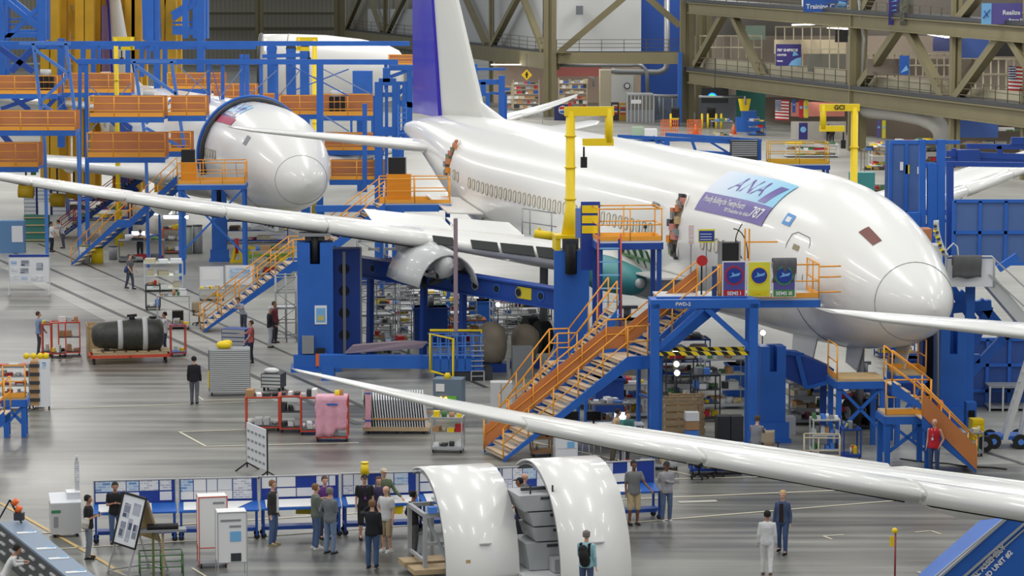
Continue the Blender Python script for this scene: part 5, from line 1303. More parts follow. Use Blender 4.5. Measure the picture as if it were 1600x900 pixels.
def banner_on(par, s0, s1, a0, a1, am, sh, full=True):
    # banner on the crown: s0 aft edge, s1 forward edge, angles bottom a0 to top a1, am = split, sh = sideways lean of the sheet
    fr = lambda a: (a - a0) / (a1 - a0)
    S = lambda s, a: fus(s + sh * fr(a), a, .02)
    def patch(sa, sb, aa, ab, off):
        b = MB(); n = 12; vs = []; fs = []
        for i in range(n + 1):
            for j in range(n + 1):
                a = aa + (ab - aa) * j / n; vs.append(fus(sa + (sb - sa) * i / n + sh * fr(a), a, off))
        for i in range(n):
            for j in range(n): k = i * (n + 1) + j; fs.append((k, k + 1, k + n + 2, k + n + 1))
        b.add(vs, fs, True); return b
    patch(s0, s1, a0, am, .022).build('decal_lower_band', LIL, par)
    patch(s0, s1, am, a1, .022).build('decal_sky_panel', SKYG, par)
    def put(txt, size, sc, ac, m, bold=0, shear=0, sx=1.0, align='LEFT', name='decal_lettering'):
        vs, fs = text_geo(txt, size, bold, shear, align)
        b = MB(); out = []
        for v in vs:
            a = ac + v.y / 2.9; out.append(fus(sc - v.x * sx + sh * fr(a), a, .035))
        b.add(out, fs); b.build(name, m, par)
    put('ANA', 1.0, s0 - 1.5, am + .2, LIL, .0, .3, 1.3)
    put('Proudly Building the Twenty-Fourth', .34, s0 - .3, a0 + (am - a0) * .66, PAPER, .004, 0, .72)
    put('787 Dreamliner for ANA', .2, s0 - 2.4, a0 + (am - a0) * .3, PAPER, .003, 0, 1.0)
    put('787', .58, s1 + 1.25, a0 + (am - a0) * .5, PAPER, .008, .15, 1.0)
    b = MB(); n = 8; vs = []; fs = []
    for i in range(n + 1):
        a = am + .02 + (a1 - am - .12) * i / n; f_ = i / n
        for ds in (0, .75): vs.append(fus(s1 + 1.3 - .5 * f_ - ds * .8 + sh * fr(a), a, .03))
    for i in range(n): k = i * 2; fs.append((k, k + 1, k + 3, k + 2))
    b.add(vs, fs, True); b.build('decal_stripe', LIL, par)
banner_on(MAINP, 13.6, 7.9, R(25), R(64), R(40), -.2)
# small sign, door outline, window
fus_patch(6.75, 6.2, R(32), R(41), .02, 3, 4).build('small_blue_decal', pm('decal_blue', (92, 150, 214)), MAINP)
fus_patch(6.62, 6.33, R(34.5), R(38.5), .03, 2, 2).build('small_decal_face', PAPER, MAINP)
SEAM2 = pm('door_seam', (120, 120, 118))
fus_line([(5.9, R(-22)), (5.95, R(0)), (5.95, R(20)), (5.85, R(28)), (5.6, R(31)), (4.9, R(31)), (4.75, R(27)), (4.75, R(0)), (4.8, R(-22))], .014).build('forward_door_outline', SEAM2, MAINP)
fus_patch(5.55, 5.2, R(18), R(22), .02, 2, 2).build('door_window', pm('door_window_glass', (150, 140, 110)), MAINP)
q = fus_patch(3.35, 2.55, R(59), R(70), .02, 4, 4); q.build('cockpit_side_window', pm('window_brown', (120, 72, 66), rough=.4), MAINP)
# open door frames: a strip of coloured door surround with fittings
def open_door(par, s0, s1, a0, a1, lab, n=14, seed=1):
    rnd = random.Random(seed)
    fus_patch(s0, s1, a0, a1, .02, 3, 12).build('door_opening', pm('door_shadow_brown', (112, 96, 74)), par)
    cs = [pm('primer_green_pale', (122, 134, 104)), pm('dull_orange', (206, 128, 84)), PLY, pm('salmon_curtain', (206, 130, 118)), GREY, pm('amber_panel', (226, 142, 20)), DARK]
    b = MB()
    for i in range(n):
        a = a0 + (a1 - a0) * (i + .5) / n; b.mi(rnd.randrange(7)); p = fus(rnd.uniform(s0, s1), a, .08); b.box(p, (rnd.uniform(.15, .45), .12, .26))
    o = b.build('door_fittings', cs, par); o['kind'] = 'stuff'
    b = MB(); b.path([fus(s, a, .05) for s, a in rrect(min(s0, s1) - .08, max(s0, s1) + .08, a0 - .03, a1 + .03, .3)] + [fus(*rrect(min(s0, s1) - .08, max(s0, s1) + .08, a0 - .03, a1 + .03, .3)[0], .05)], .04, 5); b.build('door_surround', WHITE, par)
open_door(MAINP, 15.3, 14.6, R(-12), R(33), '', 16, 2)
open_door(MAINP, 42.6, 42.0, R(-2), R(36), '', 9, 5)
b = MB(); b.tube(fus(16.9, R(22), 0), fus(16.9, R(22), .25), .1, 8); b.build('sensor_cap', GREY, MAINP)
b = MB(); b.tube(fus(17.6, R(5), 0), fus(17.6, R(5), .1), .07, 8); b.build('sensor_cap', DARK, MAINP)
# open bays
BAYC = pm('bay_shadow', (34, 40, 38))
b = MB(); vs = []
def bay(par, s0, s1, lat, zt, zb, name='open_engine_bay'):
    pass
# engine strut of the wing (no engine fitted) with pale cowl
def strut(par, lat, label_m=GREYP):
    le, ch, z, t = wsec(lat); z += .28
    b = MB(); rings = []
    for x, ztop, zb, wd in ((-2.6, -.55, -.75, .1), (-2.2, -.3, -1.15, .34), (-1.2, -.12, -1.35, .42), (-.2, .05, -1.4, .45), (1.0, .0, -1.5, .42), (1.9, -.1, -1.9, .36), (2.5, -.2, -2.2, .3), (3.3, -.35, -1.5, .2), (4.6, -.3, -.6, .08)):
        cx = -(le + x); cz = z + (ztop + zb) / 2; hh = (ztop - zb) / 2
        rings.append([V(cx, -lat + wd * math.cos(a), cz + hh * math.sin(a)) for a in [2 * math.pi * i / 14 for i in range(14)]])
    b.loft(rings); b.build('engine_strut', label_m, par)
    b = MB(); rings = []
    for k in range(13):
        a = R(10 + 160 * k / 12); rings.append([V(-(le - 2.3), -lat + 1.25 * math.cos(a), z - 1.75 + 1.5 * math.sin(a)), V(-(le - .4), -lat + 1.5 * math.cos(a), z - 1.75 + 1.7 * math.sin(a)), V(-(le + 1.6), -lat + 1.35 * math.cos(a), z - 1.75 + 1.55 * math.sin(a))])
    b.loft(rings, closed=False, caps=False); o = b.build('cowl_arch', label_m, par); md = o.modifiers.new('thick', 'SOLIDIFY'); md.thickness = .06
    b = MB(); rnd = random.Random(4)
    for k in range(14):
        b.mi(rnd.randrange(4)); p = V(-(le - 1.8 + rnd.random() * 3), -lat + rnd.uniform(-.6, .6), z - 1.1 + rnd.uniform(-.5, .3)); b.tube(p, p + V(rnd.uniform(-1, 1), rnd.uniform(-.2, .2), rnd.uniform(-.3, .3)), rnd.uniform(.05, .14), 7)
    o = b.build('strut_fittings', [DARK, STEEL, BLACK, GREEN], par); o['kind'] = 'stuff'
strut(MAINP, 9.7)
# teal engine inlet / root fairing and wheel bay opening
b = MB()
p0 = fus(19.4, R(-28), .05)
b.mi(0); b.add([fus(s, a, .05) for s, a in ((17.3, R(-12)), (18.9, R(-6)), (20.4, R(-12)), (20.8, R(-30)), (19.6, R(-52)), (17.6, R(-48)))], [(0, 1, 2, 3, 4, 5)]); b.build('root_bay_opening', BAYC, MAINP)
b = MB()
for k in range(5): a = fus(17.5 + k * .7, R(-12), .09); c = fus(17.9 + k * .6, R(-45), .09); b.beam(a, c, .09)
b.beam(fus(17.4, R(-20), .1), fus(20.6, R(-20), .1), .08); b.beam(fus(17.5, R(-36), .1), fus(20.4, R(-34), .1), .08); b.build('root_bay_ribs', GREEN, MAINP)
b = MB(); b.path([fus(s, a, .1) for s, a in ((17.2, R(-50)), (17.0, R(-30)), (17.2, R(-12)), (18.9, R(-4)), (20.5, R(-11)))], .07, 6); b.build('root_bay_rim', WHITE2, MAINP)
b = MB(); rings = []
for x, rr in ((16.4, .16), (16.6, .42), (17.1, .56), (18.5, .66), (20.5, .72)):
    rings.append([V(-x, -3.65 + rr * math.cos(a), -1.75 + rr * math.sin(a)) for a in [2 * math.pi * i / 16 for i in range(16)]])
b.loft(rings); b.build('teal_root_nose', TEAL, MAINP)
b = MB(); b.ball((-16.3, -3.65, -1.75), .2, 10); b.build('root_nose_cap', GREYP, MAINP)
# white door panel sticking out beside the stair (forward cargo door)
b = MB(); p = [fus(16.8, R(-28), .05), fus(14.2, R(-28), .05)]
b.prism([p[0], p[1], p[1] + V(-.3, -1.15, .0), p[0] + V(.3, -1.15, .0)], (0, 0, .07)); b.build('cargo_door', WHITE, MAINP)
# aft open bay with ribbed arch behind the wing
b = MB(); b.path([fus(s, a, .12) for s, a in ((32.0, R(-62)), (32.3, R(-46)), (33.0, R(-34)), (34.5, R(-27)), (37.0, R(-25)))], .13, 6); b.build('aft_bay_arch', pm('rib_grey', (132, 136, 130)), MAINP)
b = MB(); b.add([fus(s, a, .03) for s, a in ((32.1, R(-60)), (32.5, R(-45)), (33.2, R(-34)), (34.6, R(-28)), (37.0, R(-27)), (37.4, R(-60)))], [(0, 1, 2, 3, 4, 5)]); b.build('aft_bay_skin', GREYP, MAINP)
for k in range(7):
    b = MB(); s = 32.2 + k * .5; b.beam(fus(s, R(-52 + 3.6 * k), .16), fus(s + .3, R(-52 + 3.6 * k), .16), .12); b.build('rib_clip', GREEN, MAINP)
b = MB(); q0 = fus(36.8, R(-20), .1); b.prism([q0, fus(40.2, R(-16), .1), fus(40.6, R(-16), .1) + V(0, -1.5, .1), q0 + V(0, -1.7, .1)], (0, 0, .06)); b.build('aft_panel', WHITE, MAINP)
# raised spoilers on the wing near the strut
for (l0, l1) in ((4.6, 7.3), (7.5, 10.6)):
    b = MB(); pts = []
    for l in (l0, l1):
        le, ch, z, t = wsec(l); z += .33; pts.append(V(-(le + ch * .62), -l, z + .25)); pts.append(V(-(le + ch * .80), -l, z + .62))
    b.prism([pts[0], pts[1], pts[3], pts[2]], (0, 0, .04)); b.build('raised_spoiler', WHITE, MAINP)
for (l0, l1) in ((8.9, 9.6), (5.0, 6.1), (6.2, 7.3), (7.4, 8.3)):
    b = MB(); pa, pb = wsec(l0), wsec(l1)
    k_ = [V(-(p[0] + xx * p[1]), -l, p[2] + .31 + yy * p[1]) for (p, l) in ((pa, l0), (pb, l1)) for xx, yy in ((-.016, -.01), (.015, .03))]
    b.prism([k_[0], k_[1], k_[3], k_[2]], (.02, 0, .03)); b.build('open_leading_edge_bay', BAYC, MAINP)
# nose gear doors
for (s0, lat, yaw, wd, hh, lab) in ((6.9, -1.3, 0, 1.9, 1.15, 1), (4.6, -.5, .1, 1.25, .9, 2), (3.2, .6, -.1, 1.1, 1.0, 3)):
    b = MB(); z = f_bot(s0) + .25
    b.prism([V(-s0 - wd / 2, lat, z + .1), V(-s0 + wd / 2, lat, z + .15), V(-s0 + wd / 2 - .1, lat - .25, z - hh), V(-s0 - wd / 2 + .35, lat - .25, z - hh * .8)], (0, .05, 0)); b.build('nose_gear_door', [LGREY, GREYP, WHITE2][lab - 1], MAINP)
b = MB(); b.tube((-5.2, 0, -2.7), (-5.2, 0, -5.0), .13, 10); b.tube((-5.2, 0, -3.4), (-6.6, 0, -2.7), .07, 8); b.build('nose_gear_strut', STEEL, MAINP)
for y in (-.3, .3): b = MB(); b.wheel((-5.2, y, -5.1), .5, .3, 'y', 20); b.mi(1); b.wheel((-5.2, y - .02, -5.1), .22, .31, 'y', 14); b.build('nose_wheel', [BLACK, STEEL], MAINP)
for y in (-4.4,):
    for dx in (0, 1.4):
        b = MB(); b.wheel((-24.8 - dx, y, -4.9), .66, .5, 'y', 22); b.mi(1); b.wheel((-24.8 - dx, y - .02, -4.9), .3, .5, 'y', 14); b.build('main_wheel', [BLACK, STEEL], MAINP)
b = MB(); b.tube((-25.5, -4.1, -1.8), (-25.5, -4.1, -4.9), .18, 10); b.build('main_gear_strut', STEEL, MAINP)
# rear airliner decal and marks
banner_on(BACKP, 13.4, 8.6, R(50), R(74), R(57), -.1)
fus_patch(13.6, 8.2, R(40), R(49), .03, 10, 3).build('red_stripe_decal', pm('crimson_decal', (176, 60, 96)), BACKP)
fus_patch(5.2, 4.75, R(28), R(40), .02, 2, 4).build('door_mark', GREY, BACKP)
b = MB()
b.prism([V(-6.5, -1.7, -2.6), V(-1.8, -1.0, -2.6), V(-2.6, -1.0, -3.7), V(-5.8, -1.7, -3.7)], (0, .3, 0)); b.build('nose_gear_door', GREYP, BACKP)
b = MB(); b.prism([V(-3.8, -1.5, -2.9), V(-1.4, -1.5, -2.9), V(-1.4, -1.5, -3.5), V(-3.8, -1.5, -3.5)], (0, .2, 0)); b.mi(1)
for k in range(3): b.tube((-3.3 + .75 * k, -1.52, -3.2), (-3.3 + .75 * k, -1.58, -3.2), .16, 12)
b.build('ballast_plate', [LGREY, DARK], BACKP)

# cradle under the nose
t = thing('nose_cradle', 'blue angular cradle under the airliner chin right of the short lift column', 'cradle', (D(1225, 690, 90.5).x, 90.5, 0), R(4)); s = mpp(90.5)
b = MB(); P = lambda x, y: D(x, y, 90.5) - t.location
b.prism([V(P(1226, 0).x, 0, P(0, 552).z), V(P(1262, 0).x, 0, P(0, 556).z), V(P(1312, 0).x, 0, P(0, 578).z), V(P(1308, 0).x, 0, P(0, 600).z), V(P(1268, 0).x, 0, P(0, 606).z), V(P(1228, 0).x, 0, P(0, 588).z)], (0, 1.4, 0)); b.build('saddle', BLUED, t)
b = MB(); b.beam((P(1226, 0).x, 0, P(0, 550).z), (P(1262, 0).x, 0, P(0, 555).z), .14); b.beam((P(1252, 0).x, -.06, P(0, 555).z), (P(1266, 0).x, -.06, P(0, 606).z), .16); b.beam((P(1266, 0).x, -.06, P(0, 606).z), (P(1312, 0).x, -.06, P(0, 596).z), .12); b.build('saddle_rib', BLUE, t)
for x in (1232, 1300): b = MB(); b.beam((P(x, 0).x, .6, 0), (P(x, 0).x, .6, P(0, 598).z), .2); b.build('leg', BLUED, t)
b = MB(); b.beam((0, 0, 0), (1.3, 0, .25), .16); b.beam((.1, 0, 0), (.0, 0, -.9), .1); tag(b.build('yellow_tow_bar', YELLOW), 'yellow bar low behind the raised blue platform', 'bar', loc=(D(1283, 607, 92).x, 92, D(0, 607, 92).z))

# ------------------------------------------------------------------ front of the hall: status tables
def sheet(par, x0, x1, z0, z1, y, m, tilt=0):
    b = MB(); b.bx(x0, x1, y - .012, y, z0, z1); return b.build('pinned_sheet', m, par)
rnd = random.Random(11)
def status_table(px0, px1, base0, base1, label, seed, grp='status tables standing in a row'):
    a, c = G(px0, base0), G(px1, base1); d = c - a; W = d.length; rz = math.atan2(d.y, d.x)
    t = thing('status_table', label, 'table', a, rz, grp); rnd = random.Random(seed)
    # the board stands at the far edge of the table
    b = MB(); b.bx(.03, W - .03, .62, .66, .95, 1.62); b.build('back_board', NAVY, t)
    b = MB(); b.bx(0, .03, .6, .68, .93, 1.64); b.bx(W - .03, W, .6, .68, .93, 1.64); b.bx(0, W, .6, .68, 1.62, 1.65); b.build('board_frame', ALU, t)
    b = MB(); b.prism([(0, 0, .84), (0, .6, .98), (0, .6, .93), (0, 0, .79)], (W, 0, 0)); b.build('table_top', BLUE, t)
    b = MB(); b.prism([(W * .06, .04, .862), (W * rnd.choice([.7, .93]), .04, .862), (W * .93 if seed % 2 else W * .7, .55, .985), (W * .06, .55, .985)][:4], (0, 0, .01)); b.build('work_sheet', PAPER, t)
    for x in (.06, W - .06):
        b = MB(); b.beam((x, .05, .1), (x, .05, .82), .06); b.beam((x, .58, .1), (x, .58, .95), .06); b.beam((x, .05, .3), (x, .58, .3), .05); b.build('leg_frame', BLUED, t)
        for y in (.05, .58):
            b = MB(); b.wheel((x, y, .08), .08, .05, 'y', 10); b.build('caster', BLACK, t)
    b = MB(); b.bx(.1, W - .1, .1, .5, .22, .32); b.build('lower_shelf', BLUED, t)
    x = .06
    while x < W - .25:
        w_ = min(rnd.choice([.3, .42, .55, .36]), W - .1 - x)
        if rnd.random() < .82: sheet(t, x, x + w_ * .93, 1.33 - rnd.choice([0, .03, .06]), 1.61, .62, rnd.choice([PRINT, PAPER, PRINTB, BOARDW, PRINT]))
        if rnd.random() < .68: sheet(t, x, x + w_ * .95, 1.05, 1.29, .62, rnd.choice([PAPER, PRINT, BOARDW]))
        x += w_
    return t
segs = [(147, 277, 850, 846, 'leftmost blue status table with a man in black before it'), (280, 405, 846, 843, 'second blue status table from the left, behind two white kiosks'), (409, 534, 842, 838, 'third blue status table, long white sheet over a yellow bin'),
        (537, 656, 837, 833, 'fourth blue status table crowded by several men'), (660, 790, 832, 826, 'blue status table partly hidden by the left curved panel'), (792, 925, 826, 818, 'blue status table hidden behind the right curved panel'), (928, 1034, 818, 812, 'rightmost blue status table beside two men in jeans and shorts')]
for k, (x0, x1, y0, y1, lab) in enumerate(segs):
    status_table(x0, x1, y0, y1, lab, 20 + k)
for k, (x, y, lab) in enumerate([(300 * 0 + 474, 800, 'yellow bin hung below the third status table'), (617, 793, 'small yellow bin below the fourth status table'), (228, 806, 'yellow bin beneath the leftmost status table')]):
    p = D(x, y, gy(838) + .3); b = MB(); b.prism([(-.22, 0, 0), (.2, 0, 0), (.24, 0, .2), (-.22, 0, .2)], (0, .3, 0)); b.bx(-.24, .24, .0, .02, .2, .23); b.beam((-.2, .15, .2), (-.2, .15, .42), .02); b.beam((.2, .15, .2), (.2, .15, .42), .02)
    tag(b.build('yellow_bin', YELLOW), lab, 'bin', loc=(p.x, p.y + .1, .55))
b = MB(); b.tube((0, 0, 0), (0, 0, .32), .13, 14, .1); b.tube((0, 0, .32), (0, 0, .36), .11, 14); p = D(571, 734, gy(828)); tag(b.build('yellow_beacon', YELLOW), 'yellow cylinder standing on top of the status boards', 'beacon', loc=(p.x, p.y - .35, 1.64))

# white cabinet cart left
def boxy(name, label, cat, px, py, W, Dp, H, m, rz=R(14), wheels=0.0, z=0.0, group=None):
    p = G(px, py); t = thing(name, label, cat, (p.x, p.y, z), rz, group); b = MB(); b.bx(-W / 2, W / 2, 0, Dp, wheels * 2, H); b.build('body', m, t)
    if wheels:
        for x in (-W / 2 + .1, W / 2 - .1):
            for y in (.08, Dp - .08): b = MB(); b.wheel((x, y, wheels), wheels, .05, 'x', 12); b.build('caster', BLACK, t)
    return t
t = boxy('white_cabinet', 'white wheeled cabinet with sloping lid and tall back at the left', 'cabinet', 104, 840, .82, .75, .95, LGREY, R(14), .05)
b = MB(); b.prism([(-.42, 0, .95), (.42, 0, .95), (.42, .75, 1.12), (-.42, .75, 1.12)], (0, 0, .03)); b.bx(.05, .42, .2, .75, 1.0, 1.22); b.build('lid', BOARDW, t); b = MB(); b.bx(.3, .42, .5, .62, 1.2, 2.05); b.tube((.36, .56, 2.05), (.36, .56, 2.2), .04, 8); b.mi(1); b.bx(.31, .41, .485, .5, 1.5, 1.95); b.build('display_column', [LGREY, PRINT], t)
b = MB(); b.bx(-.34, -.22, -.01, 0, .3, .6); b.mi(1); b.bx(-.4, -.15, -.01, 0, .7, .78); b.build('door_label', [GREY, pm('green_label', (60, 130, 90))], t)
# two white kiosks on frames
for k, (x, y, W, H, z0, lab, red) in enumerate([(334, 888, .74, 1.35, .55, 'white boxed kiosk with red edging behind the other kiosk', True), (364, 912, .74, 1.3, .55, 'white boxed kiosk with pale printed photos on its face', False)]):
    p = G(x, y); t = thing('display_kiosk', lab, 'kiosk', p, R(12)); b = MB(); b.bx(-W / 2, W / 2, 0, .6, z0, z0 + H); b.build('box', PAPER, t)
    b = MB()
    for xx in (-W / 2, W / 2):
        for yy in (0, .6): b.beam((xx, yy, .08), (xx, yy, z0 + H), .025)
    b.beam((-W / 2, 0, z0), (W / 2, 0, z0), .025); b.beam((-W / 2, 0, z0 + H), (W / 2, 0, z0 + H), .025); b.build('frame', REDOR if red else ALU, t)
    b = MB(); b.bx(-W / 2, W / 2, 0, .6, .1, .14); b.mi(1)
    for xx in (-W / 2 + .05, W / 2 - .05):
        for yy in (.03, .57): b.wheel((xx, yy, .07), .07, .04, 'x', 10)
    b.build('base', [GREY, BLACK], t)
    b = MB(); y_ = -.01
    if not red:
        b.bx(-W * .08, W * .3, y_, 0, z0 + H * .42, z0 + H * .62); b.mi(1); b.bx(-W * .06, W * .3, y_, 0, z0 + .03, z0 + .24); b.mi(2); b.bx(-W * .4, W * .3, y_, 0, z0 + H * .82, z0 + H * .86); b.bx(-W * .1, W * .3, y_, 0, z0 + H * .7, z0 + H * .74)
    else: b.mi(2); b.bx(0, W * .4, y_, 0, z0 + H * .86, z0 + H * .9); b.bx(W * .1, W * .4, y_, 0, z0 + .1, z0 + .14)
    b.build('print', [SKYB, DARK, GREY], t)
# leaning A-frame display board
p = G(208, 898); t = thing('display_easel', 'wheeled easel with framed photo sheets leaning beside the man with the phone', 'display board', p, R(-52)); b = MB()
b.prism([(-.55, -.25, .8), (.55, -.25, .8), (.55, .1, 2.05), (-.55, .1, 2.05)], (0, .04, 0)); b.mi(1)
for (u, v, w_, h_) in ((-.4, .15, .25, .35), (-.05, .1, .2, .5), (.25, .2, .2, .3), (-.4, .6, .3, .3), (.05, .7, .35, .25)):
    z0 = .8 + v * 1.15; z1 = .8 + (v + h_) * 1.15; f_ = lambda z: -.26 + .35 * (z - .8) / 1.25
    b.prism([(u, f_(z0), z0), (u + w_, f_(z0), z0), (u + w_, f_(z1), z1), (u, f_(z1), z1)], (0, .01, 0))
b.build('front_board', [BOARDW, PRINTD], t)
b = MB(); b.beam((-.57, -.26, .8), (-.57, .1, 2.08), .04); b.beam((.57, -.26, .8), (.57, .1, 2.08), .04); b.beam((-.57, -.26, .8), (.57, -.26, .8), .04); b.beam((-.57, .1, 2.07), (.57, .1, 2.07), .05); b.build('board_frame', BLACK, t)
b = MB(); b.prism([(-.55, .5, .9), (.55, .5, .9), (.55, .15, 2.0), (-.55, .15, 2.0)], (0, .03, 0)); b.build('rear_board', PLY, t)
b = MB()
for x in (-.5, .5): b.beam((x, -.45, .1), (x, -.1, 1.2), .04); b.beam((x, .75, .1), (x, .15, 2.0), .04); b.beam((x, -.45, .1), (x, .75, .1), .04)
b.beam((-.5, -.45, .1), (.5, -.45, .1), .04); b.beam((-.5, .75, .1), (.5, .75, .1), .04); b.build('easel_frame', ALU, t)
for x in (-.5, .5):
    for y in (-.45, .75): b = MB(); b.wheel((x, y, .05), .05, .03, 'x', 10); b.build('caster', LGREY, t)
# green rail stand
p = G(250, 905); t = thing('green_stand', 'green tubular stand with dark rollers on top beside the easel', 'stand', p, R(10)); b = MB()
rail_run(b, [(-.5, 0, 0), (.6, 0, 0), (.6, .7, 0), (-.5, .7, 0), (-.5, 0, 0)], .62, 1, .018, .6); b.build('tube_rail', GREEN, t)
b = MB(); b.beam((-.15, .3, 0), (-.15, .3, 1.2), .06); b.mi(1); b.beam((.1, .3, 0), (.1, .3, 1.2), .06); b.build('post', [pm('olive_green_paint', (110, 120, 70)), PLY], t)
b = MB(); b.bx(-.5, .7, .1, .5, 1.2, 1.26); b.mi(1); b.tube((-.3, .2, 1.32), (.5, .2, 1.32), .06, 10); b.tube((-.3, .38, 1.32), (.5, .38, 1.32), .06, 10); b.build('roller_tray', [GREY, BLACK], t)
# whiteboard on the floor behind the tables
p = G(402, 742); t = thing('narrow_whiteboard', 'tall narrow whiteboard seen edge-on behind the status boards', 'whiteboard', p, R(-64)); b = MB(); b.bx(-.9, .9, -.02, .02, .28, 1.55); b.mi(1)
for i in range(5):
    for j in range(4): b.bx(-.78 + .33 * i, -.58 + .33 * i, -.03, 0, .42 + .28 * j, .5 + .28 * j)
b.build('board', [BOARDW, GREY], t); b = MB()
for x in (-.9, .9): b.beam((x, 0, .1), (x, 0, 1.58), .04); b.beam((x, -.4, 0), (x, 0, .25), .04); b.beam((x, .4, 0), (x, 0, .25), .04)
b.build('frame', BLACK, t)
# fuselage shells
def shell(px, py, label, L, Rr, a1, a_cut=None, rz=R(17), frames=True):
    p = G(px, py); t = thing('curved_fuselage_panel', label, 'fuselage panel', p, rz); b = MB(); n = 30; rings = []
    cy, cz = Rr, .12
    pt = lambda x, a, r: V(x, cy - r * math.cos(a), cz + r * math.sin(a))
    ang = [R(-3 + (a1 + 3) * k / n) for k in range(n + 1)]
    b.loft([[pt(x, a, Rr) for a in ang] for x in (0, L / 2, L)], closed=False, caps=False)
    o = b.build('outer_skin', [WHITE], t); md = o.modifiers.new('thick', 'SOLIDIFY'); md.thickness = .05; md.offset = 1
    b = MB(); b.loft([[pt(x, a, Rr - .07) for a in ang] for x in (.01, L - .01)], closed=False, caps=False); o = b.build('inner_lining', GREY, t); md = o.modifiers.new('thick', 'SOLIDIFY'); md.thickness = .02
    b = MB(); b.path([pt(x, a, Rr + .035) for x, a in ((L * .38, R(35)), (L * .38, R(52)), (L * .55, R(52)), (L * .55, R(36)))], .012, 4); b.build('hatch_seam', pm('panel_seam', (150, 150, 150)), t)
    b = MB(); b.mi(0); b.box(pt(L * .55, R(20), Rr + .05), (.3, .16, .03), 0); b.build('step_plate', LGREY, t)
    b = MB(); b.box(pt(L * .3, R(8), Rr + .03), (.12, .03, .25)); b.build('access_mark', PLY, t)
    return t, pt
tA, ptA = shell(697, 912, 'left white curved fuselage panel standing on a grey steel frame', 1.95, 2.42, 112)
tB, ptB = shell(876, 914, 'right white curved fuselage panel with a backpacked man before it', 1.9, 2.62, 118)
for t, off, seedp in ((tA, .0, 0), (tB, .0, 1)):
    p = t.location
    f_ = thing('panel_support_frame', ['grey steel support frame inside the left curved panel', 'grey stepped steel fixture inside the right curved panel'][seedp], 'frame', (p.x, p.y, 0), R(17)); b = MB()
    if seedp == 0:
        for x in (-.35, .25):
            b.beam((x, .75, .1), (x, .75, 1.7), .1); b.beam((x, 2.3, .1), (x, 2.3, 1.7), .1)
        b.beam((-.35, .75, 1.65), (-.35, 2.3, 1.65), .1); b.beam((-.35, .75, 1.65), (.25, .75, 1.65), .12); b.beam((-.35, 2.3, 1.65), (.25, 2.3, 1.65), .1)
        b.beam((-.35, .75, .9), (.25, .75, .9), .08); b.beam((-.35, .75, .45), (-.35, 2.3, .45), .08); b.beam((-.3, .9, 1.6), (.3, .6, .3), .08)
        b.build('steel_frame', ALU, f_)
        b = MB(); b.bx(-.7, .6, .5, 1.2, .15, .28); b.bx(-.7, .6, 1.5, 2.2, .15, .28); b.build('timber_base', WOOD, f_)
        b = MB(); b.bx(.3, 1.4, 2.0, 2.5, 1.72, 1.78); b.mi(1); b.bx(-.28, -.05, .6, .8, 1.72, 1.88); b.build('tool_tray', [BOARDW, BLUEL], f_)
    else:
        for k, (z0, z1, xx) in enumerate(((.2, .95, .05), (.95, 1.35, .22), (1.35, 1.75, .14), (1.75, 2.2, -.12))):
            b = MB(); b.prism([(-.55 + xx, 1.0, z0), (.5, 1.0, z0), (.5, 1.0, z1 - .04), (-.68 + xx, 1.0, z1 - .04)], (0, 1.2, 0)); b.mi(1); b.bx(-.1 + xx, .35, .98, 1.0, z1 - .16, z1 - .09); b.build('step_box', [ALU, DARK], f_)
        b = MB(); b.bx(.0, .5, .5, .95, .2, .55); b.build('low_box', ALU, f_)
        b = MB(); b.bx(-.85, .5, .3, 2.4, .05, .18); b.build('base_tray', LGREY, f_)
        b = MB(); b.beam((-.5, 1.0, 2.2), (-.5, 1.0, 2.45), .04); b.beam((.1, 1.0, 2.2), (.1, 1.0, 2.4), .04); b.beam((-.6, 1.5, 2.24), (.5, 1.5, 2.24), .08); b.build('clamp', DARK, f_)
# safety post
p = G(1398, 915); t = thing('marker_post', 'thin red post with yellow lamp and tag on the open floor', 'post', p); b = MB(); b.tube((0, 0, 0), (0, 0, 1.35), .025, 8); b.tube((0, 0, 0), (0, 0, .06), .2, 14); b.build('pole', pm('dull_red', (150, 60, 60)), t); b = MB(); b.ball((-.02, 0, 1.42), .08, 10); b.bx(-.14, -.04, -.02, .02, 1.02, 1.28); b.build('lamp', YELLOW, t)
# lower left bench with grey-blue top
t = thing('tool_bench', 'long grey-blue topped bench with slotted dark side in the bottom left corner', 'bench', (0, 0, 0)); z = 1.0
A0, A1, B0_, B1_ = G(-2, 816, z), G(38, 812, z), G(128, 920, z), G(166, 914, z)
b = MB(); b.prism([A0, A1, B1_, B0_], (0, 0, -.06)); b.build('bench_top', pm('blue_grey_top', (118, 136, 158)), t)
b = MB(); b.prism([A0 + V(0, 0, -.06), B0_ + V(0, 0, -.06), V(B0_.x, B0_.y, 0), V(A0.x, A0.y, 0)], (.2, .0, 0)); b.build('bench_side', DARK, t)
dv = B0_ - A0
for k in range(8):
    for j in range(3):
        b = MB(); c = A0 + dv * ((k + .5) / 8) + V(-.02, -.02, -.22 - .25 * j); b.box(c, (.06, .5, .05), math.atan2(dv.y, dv.x) + R(90)); b.build('slot', LGREY, t)
b = MB(); b.beam(A1 + V(.15, 0, -.8), B1_ + V(.15, 0, -.8), .08); b.build('kick_rail', PLY, t)
for k, f_ in enumerate((.2, .45, .6, .8)):
    c = A0.lerp(B0_, f_).lerp(A1.lerp(B1_, f_), .5); b = MB(); b.box((0, 0, .01), (.5, .18, .02), .3); b.mi(1); b.box((.1, .1, .03), (.2, .05, .02)); tag(b.build('paper_sheet', [PAPER, SKYB]), ['loose papers on the far end of the grey-blue bench', 'loose papers second from the far end of the bench', 'loose papers near the middle of the bench', 'loose papers at the near end of the grey-blue bench'][k], 'paper', loc=tuple(c))
